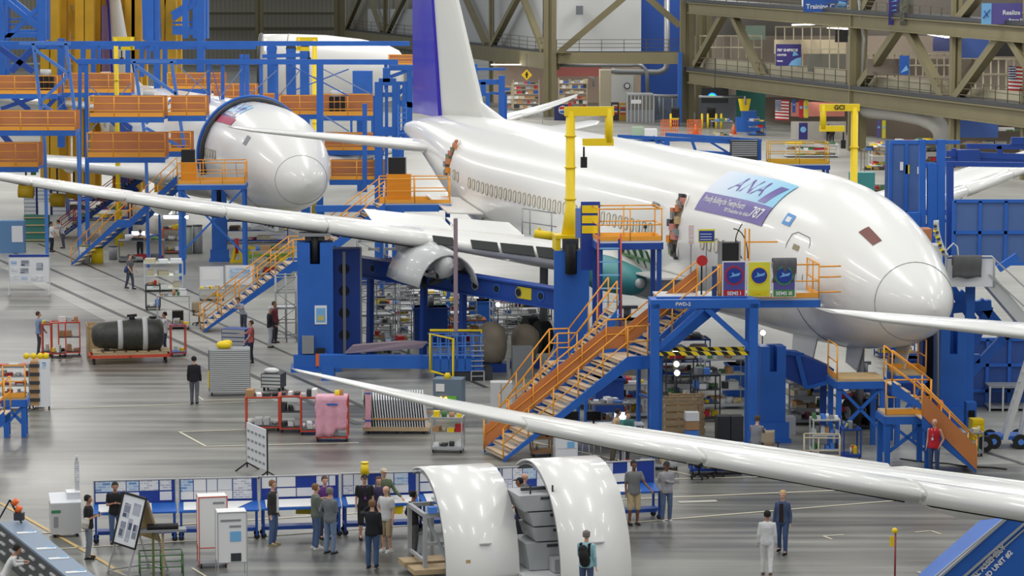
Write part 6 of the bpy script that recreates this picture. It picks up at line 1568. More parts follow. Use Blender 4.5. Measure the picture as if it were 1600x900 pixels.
p = G(22, 817, 1.0); t = thing('orange_kit_frame', 'small black tripod with orange cylinders at the bench end', 'equipment', p); b = MB(); b.beam((-.45, 0, 0), (-.1, 0, .62), .04); b.beam((.2, 0, 0), (-.1, 0, .62), .04); b.build('tripod', BLACK, t); b = MB(); b.tube((-.02, 0, .5), (.1, 0, .62), .08, 8); b.tube((.1, 0, .3), (.16, 0, .45), .09, 8); b.mi(1); b.box((.14, 0, .18), (.26, .2, .2)); b.build('cylinders', [pm('safety_orange', (240, 112, 44)), DARK], t)
# ------------------------------------------------------------------ carts, racks and equipment on the floor
def fit(x0, x1, yb, yt):
    p = G((x0 + x1) / 2, yb); s = mpp(p.y); return p, (x1 - x0) * s, (yb - yt) * s
GOODS = [DARK, LGREY, PAPER, CARD, BLUEL, YELLOW, GREY, RED, GREEN, CREAM]
def goods(b, x0, x1, y0, y1, z, hmax, rnd, n=5, pal=None):
    for _ in range(n):
        w = rnd.uniform(.12, .3) * (x1 - x0); d = rnd.uniform(.3, .7) * (y1 - y0); h = rnd.uniform(.3, 1) * hmax
        cx = rnd.uniform(x0 + w / 2, x1 - w / 2); cy = rnd.uniform(y0 + d / 2, y1 - d / 2)
        b.mi(rnd.randrange(len(pal or GOODS)))
        if rnd.random() < .3: b.tube((cx, cy, z), (cx, cy, z + h), w * .4, 8)
        else: b.box((cx, cy, z + h / 2), (w, d, h), rnd.uniform(-.3, .3))
def cart(label, x0, x1, yb, yt, m=REDOR, shelves=2, D_=.7, rz=.2, name='parts_cart', cat='cart', good=4, seed=None, top=True, pal=None, wheels=True, solid=None, items=None):
    p, W, H = fit(x0, x1, yb, yt); t = thing(name, label, cat, p, rz); rnd = random.Random(seed if seed is not None else x0 * 7 + yb)
    b = MB()
    for x in (-W / 2, W / 2):
        for y in (0, D_): b.beam((x, y, .1 if wheels else 0), (x, y, H), .045)
    for z in (.14, H): b.beam((-W / 2, 0, z), (W / 2, 0, z), .045); b.beam((-W / 2, D_, z), (W / 2, D_, z), .045); b.beam((-W / 2, 0, z), (-W / 2, D_, z), .045); b.beam((W / 2, 0, z), (W / 2, D_, z), .045)
    b.build('frame', m, t)
    for k in range(shelves):
        z = .16 + (H - .2) * k / max(1, shelves - 1 + (0 if top else 1)); b = MB(); b.bx(-W / 2, W / 2, 0, D_, z, z + .03); b.build('shelf', solid or (DARK if m == REDOR else m), t)
        if good and items:
            lv = 'upper' if k == shelves - 1 and shelves > 1 else ('lower' if k == 0 else 'middle')
            for j in range(good):
                w_ = rnd.uniform(.16, .3) * W; d_ = rnd.uniform(.3, .6) * D_; h_ = rnd.uniform(.08, .26); c_ = rnd.choice(pal or GOODS); cx = -W / 2 + W * (j + .5) / good; w_ = min(w_, W / good * .9)
                b = MB(); rnd_t = rnd.random() < .25
                if rnd_t: b.tube((0, 0, 0), (0, 0, h_), w_ * .4, 10)
                else: b.box((0, 0, h_ / 2), (w_, d_, h_), rnd.uniform(-.15, .15)); b.box((0, 0, h_ + .004), (w_ * .9, d_ * .3, .008))
                wp = V((cx * math.cos(rz) - D_ * .5 * math.sin(rz)), (cx * math.sin(rz) + D_ * .5 * math.cos(rz)), z + .03)
                tag(b.build('parts_can' if rnd_t else 'parts_box', c_), '%s %s, %s on %s shelf of %s' % ({'printed_sheet': 'white', 'white_paper': 'white', 'dark_grey_metal': 'dark', 'light_grey_enamel': 'pale grey', 'cardboard': 'cardboard', 'cream_wall_paint': 'cream', 'whiteboard': 'white', 'yellow_hoist_paint': 'yellow', 'red_paint': 'red', 'green_primer': 'green', 'grey_enamel': 'grey', 'light_blue_steel': 'blue'}.get(c_.name, 'grey'), 'can' if rnd_t else 'box', ['leftmost', 'second from left', 'third from left', 'fourth from left', 'fifth from left', 'sixth from left'][j], lv, items), 'box', 'parts on the ' + items, loc=tuple(p + wp), rz=rz)
        elif good:
            b = MB(); goods(b, -W / 2 + .03, W / 2 - .03, .04, D_ - .04, z + .03, min(.32, (H / shelves) * .6), rnd, good, pal); o = b.build('stored_goods', pal or GOODS, t); o['kind'] = 'stuff'
    if wheels:
        for x in (-W / 2 + .04, W / 2 - .04):
            for y in (.04, D_ - .04): b = MB(); b.wheel((x, y, .07), .07, .04, 'x', 8); b.build('caster', BLACK, t)
    return t, W, H
def cabinet(label, x0, x1, yb, yt, m, D_=.6, rz=.2, drawers=0, name='tool_cabinet', cat='cabinet', wheels=True, dm=None, cols=1):
    p, W, H = fit(x0, x1, yb, yt); t = thing(name, label, cat, p, rz); z0 = .14 if wheels else 0
    b = MB(); b.bx(-W / 2, W / 2, 0, D_, z0, H); b.build('body', m, t)
    for c in range(cols):
        xa = -W / 2 + W * c / cols; xb = xa + W / cols
        for k in range(drawers):
            zz = z0 + (H - z0) * k / drawers; b = MB(); b.bx(xa + .03, xb - .03, -.025, 0, zz + .02, zz + (H - z0) / drawers - .02); b.build('drawer', dm or m, t)
    if wheels:
        for x in (-W / 2 + .1, W / 2 - .1):
            for y in (.1, D_ - .1): b = MB(); b.wheel((x, y, .08), .08, .05, 'x', 10); b.build('caster', BLACK, t)
    return t, W, H
# mobile whiteboard
p, W, H = fit(15, 78, 462, 397); t = thing('mobile_whiteboard', 'wheeled whiteboard of printed sheets at the far left edge', 'whiteboard', p, .05); b = MB(); b.bx(-W / 2, W / 2, 0, .04, H * .32, H); b.build('board', BOARDW, t)
b = MB(); b.bx(-W / 2, W / 2, -.02, 0, H * .94, H); b.build('header_strip', NAVY, t)
for (u, v, w_, h_, m) in ((.05, .72, .14, .16, PRINTB), (.3, .68, .2, .22, PRINTD), (.05, .45, .16, .15, PRINT), (.28, .38, .2, .2, PRINTD), (.68, .5, .16, .3, PRINTD), (.55, .08, .3, .2, PRINT), (.05, .12, .2, .16, PRINT), (.3, .12, .15, .12, PRINTB)):
    b = MB(); z0 = H * .32 + v * H * .6; b.bx(-W / 2 + u * W, -W / 2 + (u + w_) * W, -.015, 0, z0, z0 + h_ * H * .6); b.build('pinned_sheet', m, t)
b = MB()
for x in (-W / 2, W / 2): b.beam((x, .02, .08), (x, .02, H), .05); b.beam((x, -.3, .08), (x, .35, .08), .05); b.beam((x, -.28, .1), (x, 0, H * .35), .03)
b.beam((-W / 2, .02, .2), (W / 2, .02, .2), .05); b.build('stand', LGREY, t)
# carbon tank on a pallet dolly
p, W, H = fit(142, 266, 569, 543)
t = thing('dolly', 'orange red low dolly under the wooden pallet', 'dolly', p, .2); W = 3.3
b = MB(); b.bx(-W / 2, W / 2, 0, .06, .26, .38); b.bx(-W / 2, W / 2, 1.14, 1.2, .26, .38); b.bx(-W / 2, -W / 2 + .06, 0, 1.2, .26, .38); b.bx(W / 2 - .06, W / 2, 0, 1.2, .26, .38); b.bx(-.05, .05, 0, 1.2, .26, .36); b.build('frame', REDOR, t)
for x in (-W / 2 + .2, W / 2 - .2):
    for y in (.15, 1.05): b = MB(); b.wheel((x, y, .13), .13, .07, 'x', 12); b.build('caster', BLACK, t)
t2 = thing('pallet', 'light wooden pallet on the orange red dolly', 'pallet', p + V(0, 0, .38), .2)
for y in (.05, .6, 1.1): b = MB(); b.bx(-1.5, 1.5, y - .05, y + .05, 0, .1); b.build('bearer', WOOD, t2)
for k in range(7): b = MB(); x = -1.5 + k * .46; b.bx(x, x + .36, -.02, 1.18, .1, .13); b.build('deck_board', WOOD, t2)
t3 = thing('covered_tank', 'dark ribbed cylinder with two silver straps lying on the pallet', 'tank', p + V(-.05, .1, .51), .2)
CARB = pm('dark_wrapping', (58, 58, 54), rough=.45, noise=.3, nscale=8); b = MB(); rings = []
for x, r_ in ((-1.5, .1), (-1.46, .3), (-1.38, .44), (-1.2, .53), (-.9, .56), (.2, .64), (.9, .68), (1.25, .66), (1.38, .5), (1.42, .28), (1.44, .1)): rings.append([V(x, .5 + r_ * math.cos(a), .64 + r_ * math.sin(a)) for a in [2 * math.pi * i / 24 for i in range(24)]])
b.loft(rings); b.build('tank_body', CARB, t3)
for x, r_ in ((-.35, .61), (.65, .69)):
    b = MB(); b.tube((x - .1, .5, .64), (x + .1, .5, .64), r_, 28); b.build('silver_strap', LGREY, t3)
b = MB(); b.tube((.15, .5, 1.22), (.15, .5, 1.42), .12, 10); b.beam((-.05, .5, 1.4), (.35, .5, 1.42), .1); b.build('valve', BLACK, t3); b = MB(); b.tube((1.0, .5, 1.3), (1.0, .5, 1.36), .16, 12); b.build('valve', BLACK, t3)
b = MB(); b.bx(-1.0, -.8, .2, .8, 0, .3); b.bx(.7, .9, .2, .8, 0, .2); b.build('cradle_block', BLACK, t3)
# crate
p, W, H = fit(132, 215, 562, 512); t = thing('plywood_crate', 'open plywood crate behind the dark cylinder', 'crate', p + V(0, .9, 0), .2); b = MB(); b.bx(-W / 2, W / 2, 0, .03, 0, H); b.bx(-W / 2, W / 2, 1.3, 1.33, 0, H); b.bx(-W / 2, -W / 2 + .03, 0, 1.3, 0, H); b.bx(W / 2 - .03, W / 2, 0, 1.3, 0, H); b.bx(-W / 2, W / 2, 0, 1.3, 0, .06); b.build('panels', PLY, t)
b = MB()
for x in (-W / 2, -W / 6, W / 6, W / 2): b.bx(x - .05, x + .05, -.04, 0, 0, H)
b.bx(-W / 2, W / 2, -.04, 0, H - .1, H); b.bx(-W / 2, W / 2, -.04, 0, 0, .1); b.build('battens', WOOD, t)
# red carts by the crate
cart('slim red orange cart beside the man in the blue shirt', 66, 80, 556, 506, rz=.1, shelves=2, good=2); cart('red orange cart holding a flat dark tray near the floor', 80, 103, 558, 504, rz=.15, shelves=1, good=2)
t, W, H = cart('red orange trolley topped with white wrapped parts left of the crate', 92, 125, 556, 503, rz=.15, shelves=3, items='trolley left of crate', good=3, pal=[DARK, PAPER, LGREY, CARD])
cart('red orange cart with blue base behind the man in white at the tank', 268, 291, 557, 508, rz=.2, shelves=2, good=2, solid=BLUE)
# steel drawer unit
t, W, H = cabinet('large grey roller-shutter tool cabinet with yellow bag on top', 327, 392, 619, 545, GREY, .9, .12, 22, dm=LGREY); 
b = MB(); b.bx(-W / 2 - .02, -W / 2, .1, .8, .2, H - .1); b.mi(1); b.bx(-W / 2 - .05, -W / 2, .05, .12, .3, H * .55); b.build('side_vent', [DARK, YELLOW], t)
b = MB(); b.ball((0, 0, .13), .26, 12, (1.15, .9, .62)); b.ball((.12, .05, .2), .2, 10, (1, .9, .6)); tag(b.build('yellow_bag', YELLOW), 'crumpled yellow bag on the grey roller-shutter cabinet', 'bag', loc=(t.location.x - .25, t.location.y + .4, H))
t, W, H = cabinet('blue and white drawer chest in front of the man in the pink shirt', 345, 385, 545, 514, BLUED, .8, -.25, 4, dm=LGREY)
t, W, H = cabinet('dark tool chest with white rags left of the wing tip', 407, 440, 612, 584, DARK, .7, -.2, 4, dm=LGREY)
b = MB(); b.ball((0, 0, .08), .25, 10, (1.2, .9, .5)); tag(b.build('rag_pile', PAPER), 'heap of white rags on the dark tool chest', 'rags', loc=(t.location.x, t.location.y + .35, H))
# red carts and pink wrapped rack
cart('long red orange parts cart with cardboard boxes at the wing tip', 384, 436, 674, 620, rz=.05, D_=1.0, shelves=2, items='long cart at wing tip', good=4, pal=[CARD, DARK, PAPER, LGREY])
cart('red orange cart with black trays beside the pink wrapped rack', 438, 470, 676, 618, rz=.05, D_=1.0, shelves=3, items='middle red cart', good=3, pal=[DARK, PAPER, LGREY])
cart('second red orange cart with black trays directly left of the pink sheet', 470, 496, 680, 620, rz=.05, D_=1.0, shelves=2, items='cart by pink sheet', good=3, pal=[DARK, PAPER, LGREY])
t, W, H = cart('red orange rack draped in pink plastic sheet', 494, 543, 690, 620, rz=.0, D_=.7, shelves=2, good=2)
b = MB(); n = 14; vs = []; fs = []
for j in range(9):
    for i in range(n + 1):
        x = -W * .52 + W * 1.02 * i / n; f_ = j / 8; vs.append((x + .03 * math.sin(j * 2 + i), -.05 - .05 * math.sin(i * 1.3) * (.3 + f_), H + .05 - f_ * (H + .0 - (.12 if i < 9 else .35))))
for j in range(8):
    for i in range(n): k = j * (n + 1) + i; fs.append((k, k + 1, k + n + 2, k + n + 1))
b.add(vs, fs, True); b.bx(-W * .5, W * .5, -.03, .65, H + .03, H + .05); o = b.build('pink_plastic_sheet', PINK); tag(o, 'pink plastic sheet hanging over the red rack', 'plastic sheet', loc=tuple(t.location), rz=0); md = o.modifiers.new('thick', 'SOLIDIFY'); md.thickness = .01
b = MB(); b.bx(-W * .15, W * .2, -.11, -.09, H * .84, H * .88); tag(b.build('blue_tape', BLUE), 'strip of blue tape on the pink plastic sheet', 'tape', loc=tuple(t.location + V(0, -.02, 0)))
# vertical panel rack
p, W, H = fit(566, 672, 678, 612); t = thing('panel_rack', 'wheeled rack of upright white ribs below the wing tip', 'rack', p, -.03); b = MB(); b.bx(-W / 2, W / 2, 0, 1.3, .14, .2); b.bx(-W / 2, W / 2, -.03, 0, .1, .24); b.build('base', WOOD, t)
b = MB(); b.beam((-W / 2, -.02, H * .36), (W / 2, -.02, H * .36), .06); b.beam((-W / 2, 1.2, H * .4), (W / 2, 1.2, H * .4), .06); b.mi(1)
b.build('retaining_rail', [CARD, DARK], t)
for k in range(24):
    x = -W / 2 + .1 + k * (W - .25) / 23; b = MB(); b.prism([(x, 0, .2), (x, 1.2, .2), (x - .22, 1.2, H * (1.0 - .004 * k)), (x - .14, .5, H * 1.02), (x - .1, 0, H * .82)], (.035, 0, 0)); b.build('rib_panel', BOARDW if k > 3 else pm('pale_green_panel', (150, 176, 156)), t)
for x in (-W / 2 + .2, 0, W / 2 - .2): b = MB(); b.wheel((x, .05, .08), .08, .06, 'x', 10); b.build('caster', BLACK, t)
b = MB(); b.bx(-.1, .1, -.04, 0, 0, 1.5); b.mi(1); b.bx(-.1, .1, -.05, -.03, .2, .26); b.bx(-.1, .1, -.05, -.03, 1.15, 1.2); tag(b.build('pink_wrapped_strip', [PINK, BLUE]), 'narrow pink wrapped strip with blue tape on the white rib rack', 'wrapped part', loc=(p.x - .95, p.y - .1, .25))
# console, locker, steel cart
t, W, H = cabinet('grey test console with green screen and orange lamp beside the white ribs', 676, 722, 640, 592, pm('slate_grey', (104, 122, 138)), .8, -.15, 0, name='test_console', cat='console', wheels=False)
b = MB(); b.bx(W * .0, W * .32, -.03, 0, H * .15, H * .45); b.build('green_screen', pm('lime_panel', (110, 190, 60)), t)
for lx in (-.22, -.05): b = MB(); b.ball((W * lx, -.04, H * .38), .06, 8); b.build('amber_lamp', mat('amber_lamp', srgb(255, 180, 60), emit=2), t)
b = MB(); b.bx(-W * .4, -W * .1, -.02, 0, H * .6, H * .85); b.build('paper_label', PAPER, t)
b = MB(); b.tube((0, 0, 0), (0, 0, .2), .14, 10, .08); tag(b.build('yellow_funnel', YELLOW), 'yellow funnel standing on the grey test console', 'funnel', loc=(t.location.x, t.location.y + .3, H))
t, W, H = cabinet('tall white metal locker left of the wide stair foot', 766, 800, 646, 597, LGREY, .6, .0, 0, name='white_locker', wheels=False)
b = MB(); b.bx(-.01, .01, -.015, 0, .05, H - .05); b.bx(-W * .12, -W * .08, -.03, 0, H * .45, H * .55); b.build('door_seam', GREY, t)
cart('small grey steel cart with yellow bin in front of the wing edge', 674, 722, 708, 652, m=ALU, shelves=3, items='small steel cart', good=4, rz=-.1)
# covered engines and grey bins
for k, (x, y, r_, lab) in enumerate([(768, 562, .62, 'round engine part wrapped in beige canvas right of the work basket'), (820, 556, .55, 'beige canvas wrapped round part behind the narrow stair'), (752, 545, .4, 'smaller canvas wrapped part beside the work basket')]):
    p = G(x, y + 18); t = thing('canvas_covered_part', lab, 'covered part', p); b = MB(); rings = []
    for z, rr in ((.35, .6), (.5, .85), (.9, 1.0), (1.4, 1.0), (1.75, .8), (1.95, .4), (2.0, .05)): rings.append([V(r_ * rr * math.cos(a) * (1 + .05 * math.sin(5 * a)), r_ * rr * math.sin(a), z * r_ / .62) for a in [2 * math.pi * i / 20 for i in range(20)]])
    b.loft(rings); b.build('canvas_cover', CANVAS, t); b = MB(); b.bx(-.6, .6, -.4, .5, 0, .35 * r_ / .62); b.build('stand', BLUED, t)
boxy('grey_bin', 'grey metal bin beneath the girder left of the narrow stair', 'bin', 817, 592, .8, .6, 1.25, GREY, .1)
boxy('grey_bin', 'left grey waste bin beside the trestle frame leg', 'bin', 1131, 690, .45, .5, .85, DARK, .1); boxy('grey_bin', 'right grey waste bin beside the trestle frame leg', 'bin', 1152, 690, .42, .5, .85, DARK, .1)
boxy('grey_box', 'small pale grey cabinet right of the short lift column', 'cabinet', 1233, 680, .45, .5, .62, LGREY, .1)
# scaffold towers
def scaffold(label, x0, x1, yb, yt, D_=1.2, lev=4, stairs=True):
    p, W, H = fit(x0, x1, yb, yt); t = thing('scaffold', label, 'scaffold', p, .12); b = MB()
    for x in (-W / 2, 0, W / 2):
        for y in (0, D_): b.tube((x, y, 0), (x, y, H), .03, 6)
    for k in range(lev + 1):
        z = .2 + (H - .25) * k / lev
        for y in (0, D_): b.tube((-W / 2, y, z), (W / 2, y, z), .025, 5)
        for x in (-W / 2, W / 2): b.tube((x, 0, z), (x, D_, z), .025, 5)
    b.build('tube_frame', ALU, t); b = MB()
    for k in range(lev):
        z = .2 + (H - .25) * k / lev; z2 = .2 + (H - .25) * (k + 1) / lev; s_ = 1 if k % 2 else -1
        b.tube((-W / 2 * s_, 0, z), (W / 2 * s_, 0, z2), .022, 5)
    b.build('diagonal_brace', ALU, t)
    b = MB(); b.bx(-W / 2, W / 2, 0, D_, H * .5, H * .52); b.build('deck', LGREY, t); return t
for a in [('aluminium scaffold tower between postered column and yellow basket', 560, 618, 548, 440), ('aluminium scaffold tower behind the mauve pole', 625, 668, 540, 432), ('aluminium scaffold tower under the girder near the narrow stair', 770, 815, 530, 470), ('low aluminium scaffold left of the postered lift column', 432, 464, 535, 430), ('aluminium scaffold below the rear door platform', 560, 640, 500, 335)]: scaffold(*a)
# racks and carts beneath the wing
for a in [('steel rack loaded with boxes behind the scaffold', 585, 650, 528, 475, ALU, 4), ('rack with red parts beside the scaffold under the wing', 578, 612, 560, 505, GREY, 3), ('green framed cart with yellow hoses left of the basket', 598, 640, 572, 535, GREEN, 2), ('low cart with yellow cylinders on the base beam side', 545, 590, 560, 545, GREY, 1),
          ('grey rack with small parts behind the basket', 690, 745, 520, 470, GREY, 4), ('steel rack of parts under the girder end', 775, 845, 515, 472, ALU, 3), ('long shelf rack far below the airliner belly', 655, 740, 505, 462, ALU, 3), ('parts rack behind wide stair under the forward fuselage', 1100, 1165, 640, 560, ALU, 4),
          ('dark equipment rack behind the hazard-striped bar', 1040, 1090, 625, 560, DARK, 4), ('tall equipment rack between trestle legs and lift column', 1085, 1125, 660, 585, DARK, 4), ('low bench with parts under the girder', 848, 905, 610, 575, GREY, 2)]:
    cart(a[0], a[1], a[2], a[3], a[4], m=a[5], shelves=a[6], D_=.9, rz=.1, name='parts_rack', cat='rack', good=6, wheels=False)
# leaning pallets
for k in range(3):
    p = G(1062 + k * 6, 690 - k * 5); t = thing('wooden_pallet', ['front wooden pallet leaning beside the trestle frame', 'middle leaning wooden pallet beside the trestle frame', 'rear leaning wooden pallet beside the trestle frame'][k], 'pallet', p, .15); 
    for i in range(6): b = MB(); b.bx(-.62, .62, -.02 + .03 * i, .02 + .03 * i, .08 + i * .24, .22 + i * .24); b.build('slat', WOOD, t)
    for x in (-.55, 0, .55): b = MB(); b.beam((x, .02, 0), (x, .3, 1.45), .08); b.build('bearer', WOOD, t)
p = G(1082, 700); t = thing('box_stack', 'stack of white and blue cartons right of the leaning pallets', 'box stack', p, .1)
for k, m in enumerate((PAPER, BLUEL, CARD, PAPER)): b = MB(); b.bx(-.22, .22, 0, .4, .3 * k, .3 * k + .28); b.build('carton', m, t)
# desk with monitors and carts under the wide stair
p, W, H = fit(862, 1008, 700, 660); t = thing('computer_desk', 'long white-topped desk with computers under the wide stair', 'desk', p, .08); b = MB(); b.bx(-W / 2, W / 2, 0, .75, .72, .76); b.build('desk_top', BOARDW, t); b = MB()
for x in (-W / 2 + .05, 0, W / 2 - .05):
    for y in (.05, .7): b.beam((x, y, 0), (x, y, .72), .05)
b.build('leg', GREY, t)
def monitor(label, x, y, loc_p, on=False, rz=.08, w=.48):
    t = thing('computer_monitor', label, 'monitor', loc_p, rz); b = MB(); b.bx(-w / 2, w / 2, -.02, .02, .12, .42); b.bx(-.03, .03, 0, .04, 0, .14); b.bx(-.12, .12, -.06, .08, 0, .015); b.build('housing', BLACK, t)
    b = MB(); b.bx(-w / 2 + .02, w / 2 - .02, -.027, -.02, .14, .4); b.build('screen', mat('lit_screen', srgb(200, 225, 245), emit=1.3) if on else GLASSD, t)
for k, (dx, on, lab) in enumerate(((-.9, False, 'dark computer screen at the left end of the long desk'), (-.15, False, 'dark computer screen in the middle of the long desk'), (.75, True, 'lit blue-white computer screen at the right end of the long desk'))): monitor(lab, 0, 0, p + V(dx, .3, .76), on)
for k, (x, y) in enumerate(((-1.4, .45), (-1.25, .3), (-1.6, .35))):
    b = MB(); b.tube((0, 0, 0), (0, 0, .2), .05, 8); b.tube((0, 0, .2), (0, 0, .28), .02, 6); tag(b.build('yellow_bottle', YELLOW), ['yellow bottle on the long desk nearest the dark screen', 'second yellow bottle on the long desk', 'leftmost yellow bottle on the long desk'][k], 'bottle', 'yellow bottles on the long desk', loc=(p.x + x, p.y + y, .76))
cart('parts trolley with machine parts behind the long desk', 925, 985, 690, 630, m=GREY, shelves=3, good=6, rz=.1)
t, W, H = cabinet('stacked white plastic container with blue label below the wide stair', 868, 903, 722, 680, BOARDW, .8, .1, 2, name='white_container', cat='container', wheels=False); b = MB(); b.bx(W * .02, W * .35, -.04, 0, H * .55, H * .78); b.build('blue_label', SKYB, t)
cart('brown topped work cart left of the white container', 832, 862, 714, 684, m=CARD, shelves=2, good=2, rz=.1)
cart('low work table with sheets beyond the white container', 975, 1060, 735, 702, m=ALU, shelves=2, good=6, rz=.05, name='work_table', cat='table')
cart('work table with tools hidden behind the foreground wing', 1080, 1160, 742, 715, m=BLUED, shelves=2, good=5, rz=.05, name='work_table', cat='table')
for k, (x, y, lab) in enumerate([(915, 718, 'dark stool right of the white container'), (933, 716, 'light grey stool right of the dark stool')]):
    p = G(x, y); t = thing('stool', lab, 'stool', p); b = MB(); b.tube((0, 0, .6), (0, 0, .64), .18, 14); b.build('seat', [DARK, LGREY][k], t)
    for a in (45, 135, 225, 315): b = MB(); b.tube((.12 * math.cos(R(a)), .12 * math.sin(R(a)), .6), (.2 * math.cos(R(a)), .2 * math.sin(R(a)), 0), .015, 5); b.build('leg', ALU, t)
def office_chair(label, x, y, m, rz=0):
    p = G(x, y); t = thing('office_chair', label, 'chair', p, rz); b = MB(); b.box((0, 0, .48), (.48, .46, .09)); b.build('seat', m, t); b = MB(); b.loft([[V(xx, .22 + .05 * abs(xx) , z) for xx in (-.22, -.1, .1, .22)] + [V(xx, .28 + .05 * abs(xx), z) for xx in (.22, .1, -.1, -.22)] for z in (.55, .7, .95, 1.05)]); b.build('backrest', m, t)
    b = MB(); b.tube((0, 0, .12), (0, 0, .45), .03, 8); b.build('column', BLACK, t)
    for k in range(5):
        a = 2 * math.pi * k / 5; b = MB(); b.beam((0, 0, .14), (.28 * math.cos(a), .28 * math.sin(a), .08), .04); b.wheel((.28 * math.cos(a), .28 * math.sin(a), .04), .04, .03, 'x', 8); b.build('base_arm', BLACK, t)
    for sx in (-.26, .26): b = MB(); b.beam((sx, -.1, .68), (sx, .15, .68), .04); b.beam((sx, .0, .45), (sx, .0, .68), .03); b.build('armrest', BLACK, t)
office_chair('beige office chair left of the long stair foot', 311, 508, TAN, .6); office_chair('black office chair behind the wing beneath the trestle', 1092, 748, BLACK, 2.5); office_chair('second black office chair near the wing edge, right of the first', 1118, 745, BLACK, 1.9); office_chair('beige office chair right of the short lift column', 1203, 725, TAN, .2)
# left middle: tables and glass carts
cart('glass topped white cart with pale sheets near the walking man', 226, 286, 456, 411, m=LGREY, shelves=3, items='glass topped cart', good=3, rz=.15, D_=1.2, solid=pm('pale_green_glass', (206, 214, 200), rough=.2), pal=[PAPER, CREAM, BOARDW])
cart('small steel cart in front of the glass topped cart', 228, 250, 485, 445, m=DARK, shelves=2, good=3, rz=.1)
cart('long grey workbench with dark computer tower below', 246, 296, 515, 462, m=ALU, shelves=2, good=6, rz=.1, name='workbench', cat='table')
boxy('computer_tower', 'black computer tower standing under the grey workbench', 'computer', 278, 512, .5, .4, .75, BLACK, .1)
for k, (a, c, y, yt, lab) in enumerate([(312, 350, 462, 416, 'display board with pale panel left of the long stair'), (352, 398, 458, 414, 'display board with blue framed sheet beside the long stair')]):
    p, W, H = fit(a, c, y, yt); t = thing('display_board', lab, 'display board', p, .1); b = MB(); b.bx(-W / 2, W / 2, 0, .03, H * .3, H); b.build('board', BOARDW, t); b = MB(); b.bx(-W * .35, W * .35, -.01, 0, H * .55, H * .9); b.build('print', PRINTB if k else PAPER, t); b = MB()
    for x in (-W / 2, W / 2): b.beam((x, .02, 0), (x, .02, H), .05)
    b.beam((-W / 2, .02, .3), (W / 2, .02, .3), .05); b.build('stand', ALU, t)
cart('shelf of yellow bins below the pale display board', 312, 350, 470, 452, m=ALU, shelves=2, good=5, pal=[YELLOW, CREAM, YELLOW, CARD], rz=.1)
# drums and tables by the far left stair
for k, (x, y, r_, h_, m, lab) in enumerate([(133, 411, .3, .95, LGREY, 'pale grey drum left of the yellow drum'), (152, 411, .34, .85, YELLOW, 'yellow drum at the foot of the far left stair'), (177, 406, .24, .75, GREY, 'grey cylinder right of the yellow drum'), (293, 397, .28, 1.6, pm('gas_green', (150, 160, 150)), 'pale gas cylinder left of the rear lift column'), (309, 396, .28, 1.6, GREY, 'grey gas cylinder next to the rear lift column')]):
    p = G(x, y); t = thing('drum', lab, 'drum', p); b = MB(); b.tube((0, 0, 0), (0, 0, h_), r_, 16); b.build('drum_body', m, t); b = MB(); b.tube((0, 0, h_), (0, 0, h_ + .05), r_ * 1.04, 16); b.build('rim', GREEN if k < 2 else DARK, t)
cart('long grey bench covered in equipment behind the walking man', 186, 256, 410, 376, m=GREY, shelves=2, good=9, rz=.1, D_=1.0, name='workbench', cat='table')
monitor('lit monitor on the equipment bench behind the leaning man', 0, 0, G(215, 408) + V(0, .5, 1.25), True, .1, .8)
cart('red orange cart of boxes under the two bright lamps', 255, 291, 397, 358, shelves=3, good=5, rz=.1, D_=1.0)
for k, (x0, x1, y, lab) in enumerate([(230, 268, 333, 'bright horizontal tube lamp, upper left of two above the red cart'), (256, 294, 339, 'bright horizontal tube lamp, lower right of two above the red cart')]):
    Y = 150; a, c = D(x0, y, Y), D(x1, y, Y); t = thing('work_lamp', lab, 'lamp', (a + c) / 2); W = c.x - a.x; b = MB(); b.tube((-W / 2, 0, 0), (W / 2, 0, 0), .1, 8); b.build('tube', mat('work_lamp_tube', (1, .98, .9), emit=6), t); b = MB(); b.bx(-W / 2, W / 2, -.12, .12, .1, .16); b.beam((0, 0, .1), (0, 0, 1.4), .06); b.build('reflector', GREY, t)
# yellow jack and green frames
p, W, H = fit(361, 380, 411, 372); t = thing('yellow_jack', 'yellow tripod jack right of the rear lift column', 'jack', p); b = MB()
for sx in (-.3, .3): b.beam((sx, 0, 0), (sx * .4, 0, H * .6), .14)
b.beam((-.4, 0, .1), (.4, 0, .1), .15); b.beam((-.3, .4, 0), (0, 0, H * .5), .12); b.build('legs', YELLOW, t); b = MB(); b.tube((0, 0, H * .4), (0, 0, H), .12, 10); b.build('ram', RED, t)
p, W, H = fit(388, 458, 412, 386); t = thing('yellow_green_frame', 'yellow and green low tubular frame behind the long stair', 'frame', p, .1); b = MB(); b.beam((-W / 2, 0, H), (W / 2, 0, H * .7), .14); b.beam((-W / 2, .6, H * .6), (W / 2, .6, H * .9), .14); b.build('upper_tube', YELLOW, t); b = MB(); b.beam((-W / 2, .3, H * .4), (W / 2, .3, H * .5), .2); b.beam((-W / 2, .1, 0), (-W / 2, .1, H), .12); b.beam((W / 2, .1, 0), (W / 2, .1, H), .12); b.build('lower_tube', pm('lime_tube', (150, 190, 70)), t)
p, W, H = fit(440, 520, 398, 360)
